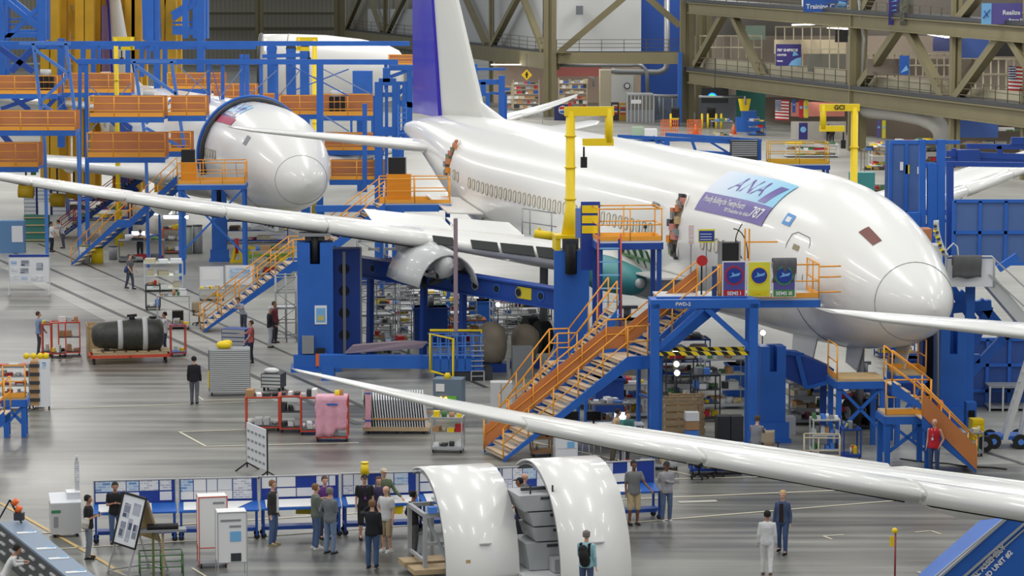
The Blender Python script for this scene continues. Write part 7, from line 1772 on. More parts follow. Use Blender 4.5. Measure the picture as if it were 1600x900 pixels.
# left edge cabinets
t, W, H = cabinet('pale blue cabinet with white papered door at the left edge', 0, 38, 396, 345, pm('steel_blue_cabinet', (92, 132, 176)), .8, .05, 0, name='blue_cabinet', wheels=False); b = MB(); b.bx(W * .0, W * .45, -.02, 0, H * .35, H * .85); b.build('papered_door', BOARDW, t)
t, W, H = cabinet('green shelf unit with cream shelves behind the man in white', 38, 76, 378, 336, TEALW, .8, .05, 0, name='green_shelf', wheels=False)
for k in range(4): b = MB(); b.bx(-W / 2, W / 2, -.08, 0, H * (.05 + .28 * k), H * (.09 + .28 * k)); b.build('shelf_edge', PLY, t)
b = MB(); b.bx(-.35, .35, 0, .03, 0, .75); tag(b.build('white_sign', PAPER), 'white sign standing on the green shelf unit', 'sign', loc=(G(69, 378).x, G(69, 378).y + .3, H))
for k, (x0, x1, lab) in enumerate([(38, 57, 'first blue cabinet with white drawers under the rear wing'), (59, 79, 'second blue cabinet with white drawers under the rear wing'), (82, 104, 'third blue cabinet with white drawers under the rear wing')]):
    cabinet(lab, x0, x1, 336, 292, BLUED, .8, .0, 7, name='drawer_cabinet', wheels=False, dm=LGREY)
for k, (x, y, lab) in enumerate([(41, 298, 'yellow cowl hanging under the rear wing, left one'), (90, 312, 'yellow cowl hanging under the rear wing, right one'), (116, 303, 'small yellow cowl near the blue post')]):
    p = D(x, y, 163 + 2 * k); b = MB(); b.tube((-.45, 0, 0), (.45, 0, -.05), .42 if k < 2 else .3, 14); b.mi(1); b.beam((0, 0, .3), (0, 0, 2.0), .1); tag(b.build('yellow_cowl', [pm('ochre_cowl', (196, 160, 20)), DARK]), lab, 'cowl', loc=tuple(p))
b = MB(); b.ball((0, 0, 0), .75, 14, (1.1, .8, .7)); b.beam((0, 0, 0), (0, 0, -.9), .3); p = D(52, 251, 168); tag(b.build('green_cowl', pm('pale_green_cowl', (120, 160, 96))), 'pale green rounded fitting on top of the rear wing', 'fitting', loc=tuple(p))
# left edge foreground trolley, red rack, stair
p, W, H = fit(48, 79, 640, 560); t = thing('storage_trolley', 'tall storage trolley with white end board and yellow caps at the left', 'trolley', p, .05); b = MB(); b.bx(-.05, W / 2, 0, .05, .1, H); b.build('end_board', BOARDW, t); b = MB(); b.bx(-W / 2, .0, .0, 1.2, .15, H * .95); b.build('rack_body', CARD, t)
for k in range(5): b = MB(); b.bx(-W / 2 - .02, -.02, -.03, 0, .3 + k * H * .17, .42 + k * H * .17); b.build('shelf_front', DARK, t)
b = MB()
for x in (-.5, -.25, 0, .2): b.ball((x, .2, H + .1), .12, 8)
b.build('yellow_caps', YELLOW, t); b = MB(); b.bx(.08, .22, -.01, 0, H * .82, H * .94); b.build('photo_label', PRINTB, t)
for x in (-.4, .3): b = MB(); b.wheel((x, .05, .07), .07, .05, 'x', 10); b.build('caster', BLACK, t)
cart('rack of dull red trays at the left edge behind the orange stair', -8, 47, 640, 572, m=GREY, shelves=5, good=5, pal=[RED, pm('dull_red', (150, 60, 60)), RED, LGREY], rz=0, wheels=False)
p = G(-30, 722); stair('blue and orange stair end cut off by the left edge', (p.x - .9, p.y, 0), 0.0, 1.7, 1.55, 1.0, 6)
p, W, H = fit(18, 40, 684, 620); platform('small blue stair landing at the left edge', (p.x - .5, p.y, 0), .1, .75, .9, H, 'F', deckm=PLY)
# right side under the nose
cart('cart of yellow and dark kit below the raised platform', 1270, 1312, 712, 655, m=LGREY, shelves=3, items='cart below platform', good=6, rz=.05)
p, W, H = fit(1256, 1312, 738, 683); t = thing('tubular_bench', 'pale tubular bench behind the foreground wing', 'bench', p, -.1); b = MB(); rail_run(b, [(-W / 2, 0, 0), (-W * .1, 0, 0), (W / 2, 0, 0), (W / 2, .8, 0), (-W / 2, .8, 0)], H, 1, .025, 1.0); b.build('tube_frame', CREAM, t); b = MB(); b.bx(-W * .1, W / 2, .1, .7, H * .45, H * .5); b.build('bench_top', DARK, t)
t, W, H = cabinet('yellow plastic crate stack right of the descending stair', 1519, 1538, 688, 655, YELLOW, .5, .1, 4, name='yellow_crate', cat='crate', wheels=False)
cart('grey wheeled cart with tyre beside the yellow crates', 1500, 1536, 714, 676, m=GREY, shelves=2, good=3, rz=.05)
p = G(1531, 704); b = MB(); b.wheel((0, 0, .27), .27, .16, 'y', 18); b.mi(1); b.wheel((0, -.01, .27), .1, .17, 'y', 12); tag(b.build('spare_tyre', [BLACK, GREY]), 'black tyre standing right of the descending stair', 'tyre', loc=tuple(p + V(.1, -.3, 0)))
p = G(1480, 735); b = MB(); b.path([(-1.5, 1.5, .02), (-.8, .9, .02), (-.1, .6, .02), (.4, .1, .02), (1.2, -.1, .02), (1.6, -.4, .02)], .03, 5); tag(b.build('floor_hose', BLACK), 'black hose curling on the floor by the man in red', 'hose', loc=tuple(p + V(.3, .5, 0)))
b = MB(); b.bx(-.3, .3, 0, .1, 0, .06)
cart('white trolley with red and clear parts under the raised platform', 1318, 1345, 720, 670, m=BLUED, shelves=2, good=5, rz=.05)
# orange lamp and blue gear beside the right lift column
p = D(1469, 634, 91.6); b = MB(); b.ball((0, 0, .1), .12, 8); b.box((0, 0, 0), (.2, .2, .1)); b.beam((0, 0, 0), (0, 0, -p.z), .06); tag(b.build('orange_beacon', pm('safety_orange', (240, 112, 44))), 'orange beacon on a post by the right lift column', 'beacon', loc=tuple(p))
# far background clutter
for k, (x0, x1, yb, yt, lab, m) in enumerate([(1350, 1390, 300, 235, 'cluttered olive machine rack behind the nose', OLIVE), (1362, 1388, 262, 228, 'white machine cabinet beyond the yellow crane', BOARDW), (1400, 1480, 255, 222, 'machine racks under the big grey duct', OLIVED), (1500, 1600, 250, 205, 'crowded parts racks at the right edge beneath the beam', OLIVE), (1228, 1310, 246, 226, 'pale parts bench beyond the yellow railed platform', BOARDW),
                                               (780, 848, 206, 178, 'crowded work tables behind the tail fin root', GREY), (1112, 1145, 215, 190, 'small grey work table near the bollards', GREY), (1170, 1196, 212, 190, 'blue workstation table beside the podium', BLUE)]):
    cart(lab, x0, x1, yb, yt, m=m, shelves=3 if k not in (5, 6) else 2, good=9, D_=2.0, name='machine_rack' if k < 4 else 'work_table', cat='rack' if k < 4 else 'table', rz=0, wheels=False)
for k, (x, y, lab) in enumerate([(832, 196, 'black office chair among far tables behind the fin'), (800, 200, 'black office chair left among far tables behind the fin')]): pass
t, W, H = cabinet('low pale box beyond the airliner crown left of the orange barrier', 1008, 1027, 214, 202, BOARDW, 2, 0, 0, name='pale_box', cat='box', wheels=False)
t, W, H = cabinet('glass topped pale green case left of the pale box', 988, 1006, 212, 199, pm('pale_green_case', (160, 182, 160)), 2, 0, 0, name='green_case', cat='box', wheels=False)

# more kit under the airliner
for a in [('dark tool racks under the open wheel bay', 905, 960, 640, 560, DARK, 4), ('steel parts rack between the wide stair and trestle', 965, 1015, 655, 600, ALU, 3), ('grey racks behind the chin cradle', 1232, 1300, 665, 598, GREY, 4), ('dark racks right behind the raised platform', 1310, 1372, 672, 600, DARK, 4), ('low racks of parts beneath the aft fuselage', 600, 690, 470, 438, GREY, 3),
          ('parts racks beyond the belly left of the big column', 800, 862, 500, 450, DARK, 4), ('steel racks below the rear airliner nose', 395, 455, 432, 392, ALU, 3), ('blue racks beneath the rear airliner', 355, 450, 380, 345, BLUED, 3), ('racks of parts at far left beneath the rear wing', 108, 200, 345, 300, BLUED, 4), ('racks beyond the forward platform legs', 1030, 1110, 590, 530, BLUED, 4),
          ('orange trays rack low behind the work basket', 705, 760, 540, 500, ORANGE2, 3), ('blue wheeled racks left of the screens', 1375, 1440, 560, 500, BLUED, 4)]:
    cart(a[0], a[1], a[2], a[3], a[4], m=a[5], shelves=a[6], D_=1.1, rz=.1, name='parts_rack', cat='rack', good=9, wheels=False)
for k, (x0, x1, yb, yt, m, lab) in enumerate([(648, 700, 540, 480, BLUED, 'blue jig pedestal behind the work basket'), (735, 775, 505, 470, BLUE, 'blue jig pedestal under the girder centre'), (930, 975, 660, 590, BLUED, 'blue equipment pedestal behind the wide stair'), (1140, 1180, 620, 570, BLUE, 'blue jig pedestal between the trestle legs'), (1335, 1372, 640, 590, BLUED, 'blue jig pedestal under the nose'),
                                           (1240, 1275, 650, 600, GREY, 'grey quilted crate behind the chin cradle'), (1395, 1440, 620, 560, BLUED, 'dark blue pedestal behind the nose wheel'), (560, 640, 445, 405, BLUED, 'dark blue jig base far under the wing'), (955, 1010, 560, 500, WHITE2, 'pale panel box behind the wide stair top')]):
    t, W, H = cabinet(lab, x0, x1, yb, yt, m, 1.0, .1, 0, name='jig_pedestal' if 'jig' in lab or 'pedestal' in lab else 'equipment_crate', cat='equipment', wheels=False)
    b = MB(); b.bx(-W * .6, W * .6, -.1, 1.1, 0, .12); b.bx(-W * .56, W * .56, -.05, 1.05, H - .08, H); b.build('flange', m, t)
    b = MB(); b.tube((0, .5, H), (0, .5, H + .5), .16, 10); b.beam((-W * .3, .5, H + .5), (W * .3, .5, H + .5), .2, .12); b.build('support_head', STEEL, t)
BULB = mat('work_bulb', (1, .96, .88), emit=10)
for k, (x, y) in enumerate(((1055, 550), (1057, 569), (1058, 583), (778, 476), (1192, 520))):
    p = D(x, y, 91 if k != 3 else 112); t = thing('work_light', ['top bulb of three on a stand behind the trestle', 'middle bulb of three on a stand behind the trestle', 'lowest bulb of three on a stand behind the trestle', 'warm bulb under the girder near its right end', 'bulb beside the top of the short lift column'][k], 'lamp', p, 0, None)
    b = MB(); b.ball((0, 0, 0), .09, 10); b.build('bulb', BULB, t); b = MB(); b.tube((0, .08, 0), (0, .12, 0), .12, 12); b.beam((0, .14, 0), (0, .14, -p.z), .04); b.build('reflector_stand', DARK, t)
# rail, case and panel on the wing root
t = thing('wing_guard_rail', 'grey tubular guard rail standing on the wing root', 'railing', D(816, 366, 103)); s = mpp(103); b = MB()
for x in (0, 12, 46): b.tube((x * s, 0, 0 - x * .1 * s), (x * s, 0, (42 - x * .12) * s), .03, 6)
b.tube((0, 0, 41 * s), (54 * s, 0, 33 * s), .03, 6); b.tube((0, 0, 20 * s), (54 * s, 0, 12 * s), .03, 6); b.build('tube_frame', ALU, t)
b = MB(); b.tube((-.35, 0, .15), (.35, 0, .05), .16, 12); b.box((-.15, 0, .32), (.1, .1, .12)); tag(b.build('yellow_case', YELLOW), 'yellow cylinder lying on the wing beside the tall crane', 'case', loc=tuple(D(849, 371, 101.5)))
b = MB(); b.bx(0, .4, 0, .1, 0, 1.1); tag(b.build('blue_violet_panel', pm('periwinkle_panel', (110, 136, 200))), 'pale periwinkle panel between the tall crane and the yellow notices', 'panel', loc=tuple(D(899, 372, 98.5)))
# open port door and white fittings right of the nose
t = thing('open_aircraft_door', 'curved white door standing open right of the nose', 'door', D(1466, 402, 91.5)); b = MB(); s = mpp(91.5)
b.loft([[V((-8 + 18 * f_ ** 2) * s + w_ * s, -.1 + d_, (58 - 58 * f_) * s) for (w_, d_) in ((0, 0), (9, .25), (9, .32), (-.5, .08))] for f_ in [i / 10 for i in range(11)]]); b.build('door_skin', LGREY, t)
b = MB(); rnd = random.Random(9)
for k in range(14): f_ = .15 + .8 * k / 14; b.mi(k % 3); b.box(((-8 + 18 * f_ ** 2 + rnd.uniform(-1, 3)) * s, -.15, (58 - 58 * f_) * s), (.1, .12, .09))
o = b.build('door_fittings', [DARK, GREY, YELLOW], t)
b = MB(); b.tube((0, .1, 0), (.1, .1, -t.location.z), .05, 6); b.build('support_pole', STEEL, t)
p = D(1450, 432, 94.5); t = thing('white_side_stand', 'white and yellow side stand between the nose and gangway', 'stand', p); b = MB(); b.bx(-.3, .5, 0, 1, 0, 1.1); b.build('box', LGREY, t); b = MB(); b.bx(-.35, .0, -.05, 0, -.3, .1); b.build('yellow_flap', YELLOW, t); b = MB(); b.beam((.1, .5, 0), (.1, .5, -p.z), .3); b.build('column', BLUED, t)
# ------------------------------------------------------------------ people
SKIN = [pm('skin_light', (206, 160, 136)), pm('skin_medium', (176, 126, 98)), pm('skin_brown', (120, 80, 58))]
HAIRC = {'black': pm('black_hair', (24, 20, 18), rough=.8), 'brown': pm('brown_hair', (78, 56, 40), rough=.8), 'grey': pm('grey_hair', (120, 112, 106), rough=.8), 'blond': pm('blond_hair', (190, 158, 108), rough=.8), 'ginger': pm('light_brown_hair', (122, 88, 60), rough=.8)}
def cl(rgb): return pm('cloth_%d_%d_%d' % rgb, rgb, rough=.9, noise=.12, nscale=7)
def cap(b, p, q, r0, r1, n=10):
    # tapered limb with round ends
    p, q = Vector(p), Vector(q); b.tube(p, q, r0, n, r1); b.ball(p, r0, n); b.ball(q, r1, n)
def remesh(b, name, m, par, vox, smooth=3):
    o = b.build(name, m, par, fix=False)
    md = o.modifiers.new('union', 'REMESH'); md.mode = 'VOXEL'; md.voxel_size = vox; md.use_smooth_shade = True
    sm = o.modifiers.new('soften', 'SMOOTH'); sm.iterations = smooth * 2; sm.factor = .5
    return o
def hand(b, w, e, side, curl=.35):
    # palm, four unequal fingers with a knuckle bend and a thumb leaving the side of the palm
    d = (w - e).normalized(); up = Vector((0, 0, 1)); s = d.cross(up)
    s = s.normalized() if s.length > .1 else Vector((0, 1, 0)); 
    if abs(d.z) > .7: s = Vector((0, 1, 0)); s = (s - d * s.dot(d)).normalized()
    nrm = d.cross(s) * side
    for k in range(4):
        o = s * (.027 - .018 * k); cap(b, w + o * .5, w + o + d * .085, .014, .011, 6)
        L = (.036, .042, .039, .030)[k]; a = w + o + d * .085; m_ = a + (d + nrm * curl).normalized() * L; cap(b, a, m_, .0095, .0085, 6); cap(b, m_, m_ + (d + nrm * curl * 3).normalized() * L * .8, .0085, .007, 6)
    t0 = w + s * .026 + d * .03; t1 = t0 + (s * .8 + d * .7).normalized() * .04; cap(b, t0, t1, .012, .010, 6); cap(b, t1, t1 + (d + s * .1 + nrm * .3).normalized() * .03, .010, .008, 6)
def person(label, px, py, rz, h=1.76, top=(60, 60, 60), legs=(60, 80, 120), hair='brown', skin=0, arms=('down', 'down'), stride=0.0, shorts=False, sleeve='long', extra=None, cap_=None, lean=0.0, shoes=(40, 40, 40), z=0.0, at=None, female=False, sit=False, bald=False, long_top=False, group=None, name='person', headyaw=0.0):
    # faces local -y; rz turns it (0 = towards the camera)
    p = at if at is not None else G(px, py, z); k = h / 1.76
    t = thing(name, label, 'person', p, rz)
    S = lambda x, y, z_: Vector((x * k, y * k, z_ * k))
    hip = .90; dy = -math.sin(lean) ; 
    def tp(x, y, z_):   # upper body point, leaned forward about the hip
        zz = z_ - hip; return S(x, y * math.cos(lean) - zz * math.sin(lean), hip - (0.42 if sit else 0) + zz * math.cos(lean) - y * math.sin(lean) * .3)
    sk = SKIN[skin]; bd = MB(); shw = .172 if not female else .145
    # head with face
    hc = tp(0, -.015, 1.64)
    M = Matrix.Translation(hc) @ Matrix.Rotation(headyaw, 4, 'Z') @ Matrix.Rotation(lean * .6, 4, 'X')
    H_ = lambda x, y, z_: M @ Vector((x * k, y * k, z_ * k))
    cap(bd, H_(0, .012, .03), H_(0, -.005, .025), .088 * k, .084 * k, 12); cap(bd, H_(0, -.02, -.03), H_(0, -.035, -.075), .066 * k, .042 * k, 10)
    cap(bd, H_(0, -.085, .0), H_(0, -.108, -.025), .010 * k, .014 * k, 6)
    for s in (-1, 1): bd.ball(H_(s * .082, .01, -.005), .022 * k, 6, (.5, .8, 1.2)); bd.ball(H_(s * .03, -.078, .022), .016 * k, 6)
    cap(bd, H_(-.018, -.085, -.048), H_(.018, -.085, -.048), .009 * k, .009 * k, 6)
    cap(bd, tp(0, .01, 1.44), hc - Vector((0, 0, .05 * k)), .056 * k, .052 * k, 10)
    # torso
    def trunk(b, g, z0=.86):
        rings = []
        prof = [(.84, .160, .108), (.92, .168, .118), (1.02, .150, .108), (1.12, .142, .104), (1.22, .158, .112), (1.32, .172, .116), (1.40, .168, .100), (1.445, .118, .078), (1.475, .062, .056)]
        for (z_, rx, ry) in prof:
            if female: rx *= .92
            rings.append([tp((rx + g) * math.cos(a), (ry + g) * math.sin(a) * (1.0 if math.sin(a) < 0 else .92), z_) for a in [2 * math.pi * i / 20 for i in range(20)]])
        b.loft(rings)
    trunk(bd, -.006)
    # arms
    AR = {}
    for i, s in enumerate((-1, 1)):
        sh = tp(s * (shw + .01), .005, 1.41); a = arms[i]
        E = {'down': (s * .22, .02, 1.11), 'phone': (s * .22, .0, 1.12), 'hip': (s * .31, .04, 1.16), 'pocket': (s * .27, .07, 1.13), 'crossed': (s * .2, -.03, 1.14), 'raise': (s * .3, -.14, 1.38), 'reach': (s * .2, -.18, 1.22), 'back': (s * .24, .12, 1.13), 'fwd': (s * .22, -.10, 1.13), 'table': (s * .28, -.10, 1.15)}[a]
        W = {'down': (s * .235, -.04, .87), 'phone': (s * .06, -.24, 1.2), 'hip': (s * .19, -.02, 1.0), 'pocket': (s * .2, -.05, .93), 'crossed': (-s * .06, -.18, 1.2), 'raise': (s * .12, -.2, 1.55), 'reach': (s * .16, -.42, 1.2), 'back': (s * .25, .18, .9), 'fwd': (s * .2, -.25, .95), 'table': (s * .38, -.32, 1.0)}[a]
        e, w = tp(*E), tp(*W); AR[s] = (sh, e, w); cap(bd, sh, e, .048 * k, .038 * k); cap(bd, e, w, .038 * k, .026 * k); hand(bd, w, e, s)
    # legs
    LG = {}
    for s in (-1, 1):
        hj = S(s * .095, 0, hip - (0.42 if sit else 0)); st = stride * s
        if sit: kn = S(s * .11, -.42, .50); an = S(s * .11, -.38, .09)
        else: kn = S(s * .105, -.02 - st * .22, .49); an = S(s * .11, .03 - st * .42 + (0.0), .085 + (0.05 if st < 0 else 0))
        LG[s] = (hj, kn, an); cap(bd, hj, kn, .085 * k, .058 * k); cap(bd, kn, kn.lerp(an, .35), .055 * k, .054 * k); cap(bd, kn.lerp(an, .35), an, .054 * k, .036 * k); cap(bd, an, an + S(0, -.12, -.045), .036 * k, .03 * k)
    remesh(bd, 'body', sk, t, .011)
    # eyes
    for s in (-1, 1): e = MB(); e.ball(H_(s * .032, -.084, .012), .009 * k, 6); e.build('eye', BLACK, t)
    # shirt
    tm = cl(top); b = MB(); g = .02
    trunk(b, .027)
    for s in (-1, 1):
        sh, e, w = AR[s]
        if sleeve == 'none': continue
        if sleeve == 'long': cap(b, sh + Vector((0, 0, -.01)), e, .058 * k, .050 * k); cap(b, e, e.lerp(w, .92), .054 * k, .038 * k)
        else: cap(b, sh, sh.lerp(e, .62), .068 * k, .060 * k)
    remesh(b, 'shirt', tm, t, .014)
    # trousers
    b = MB(); lm = cl(legs); hz = -.42 if sit else 0
    cap(b, S(-.062, 0, .89 + hz), S(.062, 0, .89 + hz), .11 * k, .11 * k)
    for s in (-1, 1):
        hj, kn, an = LG[s]
        if shorts: cap(b, hj, kn.lerp(hj, -.05), .105 * k, .088 * k)
        else: cap(b, hj, kn, .098 * k, .076 * k); cap(b, kn, an, .074 * k, .060 * k)
    remesh(b, 'trousers' if not shorts else 'shorts', lm, t, .014)
    for s in (-1, 1):
        hj, kn, an = LG[s]; b = MB(); cap(b, an + S(0, .02, -.045), an + S(0, -.16, -.05), .042 * k, .038 * k, 8); cap(b, an, an + S(0, 0, -.04), .042 * k, .045 * k, 8); b.box(an + S(0, -.06, -.075), (.085 * k, .28 * k, .02)); b.build('shoe', cl(shoes), t)
    # hair or cap
    if not bald or cap_:
        b = MB(); b.ball(H_(0, .018, .045), .094 * k, 12, (1, 1.05, .95)); 
        if female: cap(b, H_(0, .06, .02), H_(0, .08, -.1), .075 * k, .055 * k)
        b2 = MB(); rings = []
        n = 12
        for (zz, f_) in ((-.03, 1.0), (.0, 1.05), (.04, 1.06), (.08, .93), (.115, .62), (.132, .2)):
            rings.append([H_(.092 * f_ * math.cos(2 * math.pi * i / n), .018 + .1 * f_ * math.sin(2 * math.pi * i / n) + (.035 if zz < .03 and math.sin(2 * math.pi * i / n) < 0 else 0) * abs(math.sin(2 * math.pi * i / n)), zz + (.05 if math.sin(2 * math.pi * i / n) < -.3 and zz < .05 else 0)) for i in range(n)])
        b2.loft(rings)
        if not cap_: b2.ball(H_(0, .035, .06), .098 * k, 10, (.98, .95, .85))
        if female: cap(b2, H_(0, .07, .02), H_(0, .075, -.09), .07 * k, .05 * k)
        if cap_: b2.prism([H_(-.07, -.06, .055), H_(.07, -.06, .055), H_(.05, -.17, .045), H_(-.05, -.17, .045)], (0, 0, .012))
        b2.build('cap' if cap_ else 'hair', cl(cap_) if cap_ else HAIRC[hair], t)
    if extra:
        for (nm, kind, col) in extra:
            b = MB()
            if kind == 'backpack': cap(b, tp(-.03, .2, 1.02), tp(.03, .2, 1.32), .14 * k, .12 * k); b.box(tp(-.11, .06, 1.3), (.05, .16, .32)); b.box(tp(.11, .06, 1.3), (.05, .16, .32))
            if kind == 'phone': b.box((AR[-1][2] + AR[1][2]) / 2 + Vector((0, -.06, .04)), (.07, .02, .13))
            if kind == 'lanyard': b.path([tp(-.06, -.1, 1.46), tp(0, -.155, 1.2), tp(.06, -.1, 1.46)], .008, 4); b.box(tp(0, -.16, 1.15), (.06, .01, .08))
            if kind == 'bag': cap(b, tp(-.26, .05, .95), tp(-.22, .02, 1.1), .1, .09)
            if kind == 'apron': b.prism([tp(-.13, -.15, 1.4), tp(.13, -.15, 1.4), tp(.17, -.17, .9), tp(-.17, -.17, .9)], (0, .02, 0))
            if kind == 'pouch': b.box(tp(0, .16, .95), (.22, .08, .14))
            if kind == 'undershirt': b.prism([tp(-.05, -.14, 1.42), tp(.05, -.14, 1.42), tp(.06, -.15, .9), tp(-.06, -.15, .9)], (0, .015, 0))
            if kind == 'vest': cap(b, tp(-.1, 0, 1.28), tp(.1, 0, 1.28), .142 * k, .142 * k); cap(b, tp(-.08, 0, 1.02), tp(.08, 0, 1.02), .14 * k, .14 * k)
            b.build(nm, cl(col), t)
    return t
JEANS = (78, 100, 138); LJ = (116, 136, 166); BLK = (30, 30, 34)
q90 = R(90)
person('person in black tee and pale jeans reading a phone, beside the white cabinet', 139, 873, q90, 1.72, BLK, (120, 128, 140), 'black', 1, ('phone', 'phone'), sleeve='short', extra=[('phone', 'phone', (20, 20, 20)), ('bag', 'bag', (190, 186, 176))])
person('person in black tee and blue jeans looking down at hands before the leftmost table', 181, 850, R(10), 1.72, BLK, JEANS, 'black', 1, ('phone', 'phone'), sleeve='short', lean=.08)
person('person in dark jacket and jeans standing left of the third status table', 427, 852, R(70), 1.8, (52, 50, 50), JEANS, 'ginger', 0, ('down', 'down'), extra=[('undershirt', 'undershirt', (214, 210, 214))], shoes=(150, 140, 110))
person('person in grey green sweater and jeans, leftmost of three chatting', 494, 857, R(110), 1.78, (100, 108, 100), JEANS, 'ginger', 0, ('crossed', 'crossed'), shoes=(210, 210, 210))
person('person in purple shirt behind two men in sweaters', 508, 842, R(20), 1.75, (92, 48, 120), (60, 64, 80), 'brown', 0, ('crossed', 'crossed'), sleeve='short')
person('person in grey sweatshirt and light jeans seen from behind', 516, 865, R(150), 1.8, (112, 116, 120), LJ, 'grey', 0, ('crossed', 'pocket'), shoes=(50, 50, 54))
person('person in black polo, shorts and cap wearing a lanyard', 570, 843, R(10), 1.82, BLK, (40, 38, 40), 'black', 0, ('down', 'down'), sleeve='short', shorts=True, cap_=(28, 28, 30), extra=[('lanyard', 'lanyard', (130, 80, 150))])
person('person in dark purple top half hidden behind the man in white tee', 592, 838, R(10), 1.68, (66, 58, 92), (60, 64, 80), 'brown', 0, ('down', 'down'), female=True)
person('person in green shirt and pale cap at the fourth table', 600, 832, R(25), 1.82, (96, 110, 84), (150, 140, 120), 'grey', 0, ('down', 'table'), cap_=(200, 190, 170), sleeve='long', shoes=(220, 220, 220))
person('bald person in white tee and khaki shorts facing left', 604, 862, R(-35), 1.8, (206, 206, 206), (170, 150, 120), 'grey', 0, ('hip', 'down'), sleeve='short', shorts=True, bald=True, shoes=(220, 220, 220))
person('person in black long sleeves and jeans with raised arm, back to camera', 582, 888, R(172), 1.82, (26, 28, 34), (62, 86, 124), 'ginger', 0, ('down', 'raise'), stride=.12, shoes=(36, 36, 38))
person('person in black hooded top and striped trousers beside the left curved panel', 646, 868, R(120), 1.76, (34, 32, 34), (90, 88, 92), 'black', 1, ('fwd', 'pocket'), headyaw=0)
person('person in black cap and black tee between the two curved panels', 812, 846, R(-80), 1.78, BLK, (50, 50, 60), 'black', 1, ('down', 'fwd'), sleeve='short', cap_=(24, 24, 26))
person('bald person just visible behind the man in the black cap', 819, 838, R(100), 1.78, (90, 90, 96), (50, 50, 60), 'grey', 0, ('down', 'down'), bald=True)
person('person in grey tee and khaki shorts resting a hand on the rightmost table', 990, 820, R(15), 1.84, (118, 118, 120), (184, 166, 130), 'black', 2, ('down', 'table'), sleeve='short', shorts=True, shoes=(36, 34, 36))
person('person in blue and grey raglan shirt, cap and jeans at the rightmost table', 1041, 815, R(15), 1.74, (156, 156, 162), (86, 104, 134), 'black', 2, ('pocket', 'crossed'), cap_=(40, 40, 46), shoes=(190, 190, 190), extra=[('jacket_vest', 'bag', (50, 60, 90))][:0])
person('person in pale teal shirt with black backpack before the right curved panel', 916, 938, R(160), 1.76, (150, 196, 204), (72, 88, 120), 'grey', 0, ('down', 'fwd'), extra=[('backpack', 'backpack', (26, 26, 28))])
person('person in white coveralls walking away on the open floor', 1198, 899, R(170), 1.7, (214, 214, 214), (214, 214, 214), 'black', 1, ('down', 'down'), stride=.3, shoes=(110, 80, 60))
person('blond person in denim jacket and jeans walking towards the camera', 1222, 865, R(-20), 1.72, (62, 80, 110), (62, 82, 120), 'blond', 0, ('down', 'down'), stride=.25, female=True, extra=[('undershirt', 'undershirt', (40, 26, 24))], shoes=(24, 24, 24))
person('bald person in red vest top and jeans by the foot of the right stair', 1459, 742, R(-30), 1.78, (190, 34, 48), (60, 80, 120), 'grey', 0, ('down', 'pocket'), sleeve='none', bald=True, extra=[('shoulder_stripe', 'lanyard', (225, 225, 225))])
person('person in white coveralls with red pouch leaning over the corner bench', 6, 955, R(100), 1.72, (214, 214, 214), (214, 214, 214), 'black', 1, ('reach', 'reach'), lean=.5, extra=[('red_pouch', 'pouch', (200, 40, 36))])
person('person in black jacket and grey trousers walking away in the open middle', 304, 632, R(175), 1.78, (28, 28, 34), (92, 96, 104), 'black', 0, ('down', 'down'), stride=.22)
person('person in pale blue shirt and grey trousers beside the red carts', 61, 553, R(100), 1.78, (140, 164, 200), (70, 72, 80), 'brown', 0, ('down', 'fwd'))
person('person in white tee and jeans reaching to the dark tank', 258, 552, R(-80), 1.74, (220, 222, 224), (54, 66, 96), 'black', 1, ('reach', 'reach'), sleeve='short')
person('person in pink red tee and dark trousers left of the lift column', 393, 567, R(-80), 1.74, (186, 96, 96), (40, 42, 56), 'brown', 0, ('reach', 'fwd'), sleeve='short')
person('person in black jacket, white cap and pale trousers beside the scaffold', 422, 543, R(100), 1.76, (40, 40, 48), (188, 192, 200), 'black', 0, ('pocket', 'fwd'), cap_=(226, 226, 226))
person('person in maroon shirt behind the man in the white cap', 429, 536, R(60), 1.8, (112, 46, 60), (60, 60, 70), 'brown', 1, ('down', 'down'))
person('person in dark grey shirt with blue bag walking near the glass cart', 203, 452, R(60), 1.78, (92, 92, 96), (66, 74, 90), 'brown', 0, ('fwd', 'fwd'), stride=.35, sleeve='short', extra=[('shoulder_bag', 'bag', (50, 70, 120))])
person('person in white shirt and dark trousers by the green shelf unit', 81, 394, R(80), 1.78, (226, 228, 232), (40, 44, 56), 'black', 1, ('fwd', 'fwd'), sleeve='short')
person('person in pale grey shirt bending beside the man in white shirt', 99, 388, R(-70), 1.74, (176, 178, 188), (70, 72, 84), 'black', 1, ('reach', 'reach'), lean=.4, sleeve='short')
person('person in dark shirt leaning on the equipment bench at left', 219, 408, R(180), 1.78, (70, 72, 82), (60, 64, 76), 'brown', 0, ('reach', 'reach'), lean=.3)
person('person in pale shirt working low beside the long stair', 381, 522, R(-40), 1.74, (170, 176, 190), (70, 74, 90), 'brown', 0, ('reach', 'reach'), lean=.5, sleeve='short')
person('person in teal tee seated at the low work table', 976, 722, R(20), 1.74, (70, 122, 122), (60, 64, 80), 'brown', 0, ('reach', 'fwd'), sleeve='short', lean=.35)
person('person in beige shirt seated behind the white container', 958, 722, R(100), 1.74, (186, 160, 130), (90, 80, 70), 'black', 1, ('reach', 'fwd'), lean=.2)
person('person in grey shirt bent over the bench beside the short flight', 1180, 735, R(160), 1.74, (120, 120, 126), (60, 62, 76), 'brown', 0, ('reach', 'reach'), lean=.3)
person('person in dark clothes under the girder by the scaffold', 594, 512, R(10), 1.76, (44, 50, 70), (40, 44, 60), 'black', 0, ('reach', 'fwd'), lean=.2)
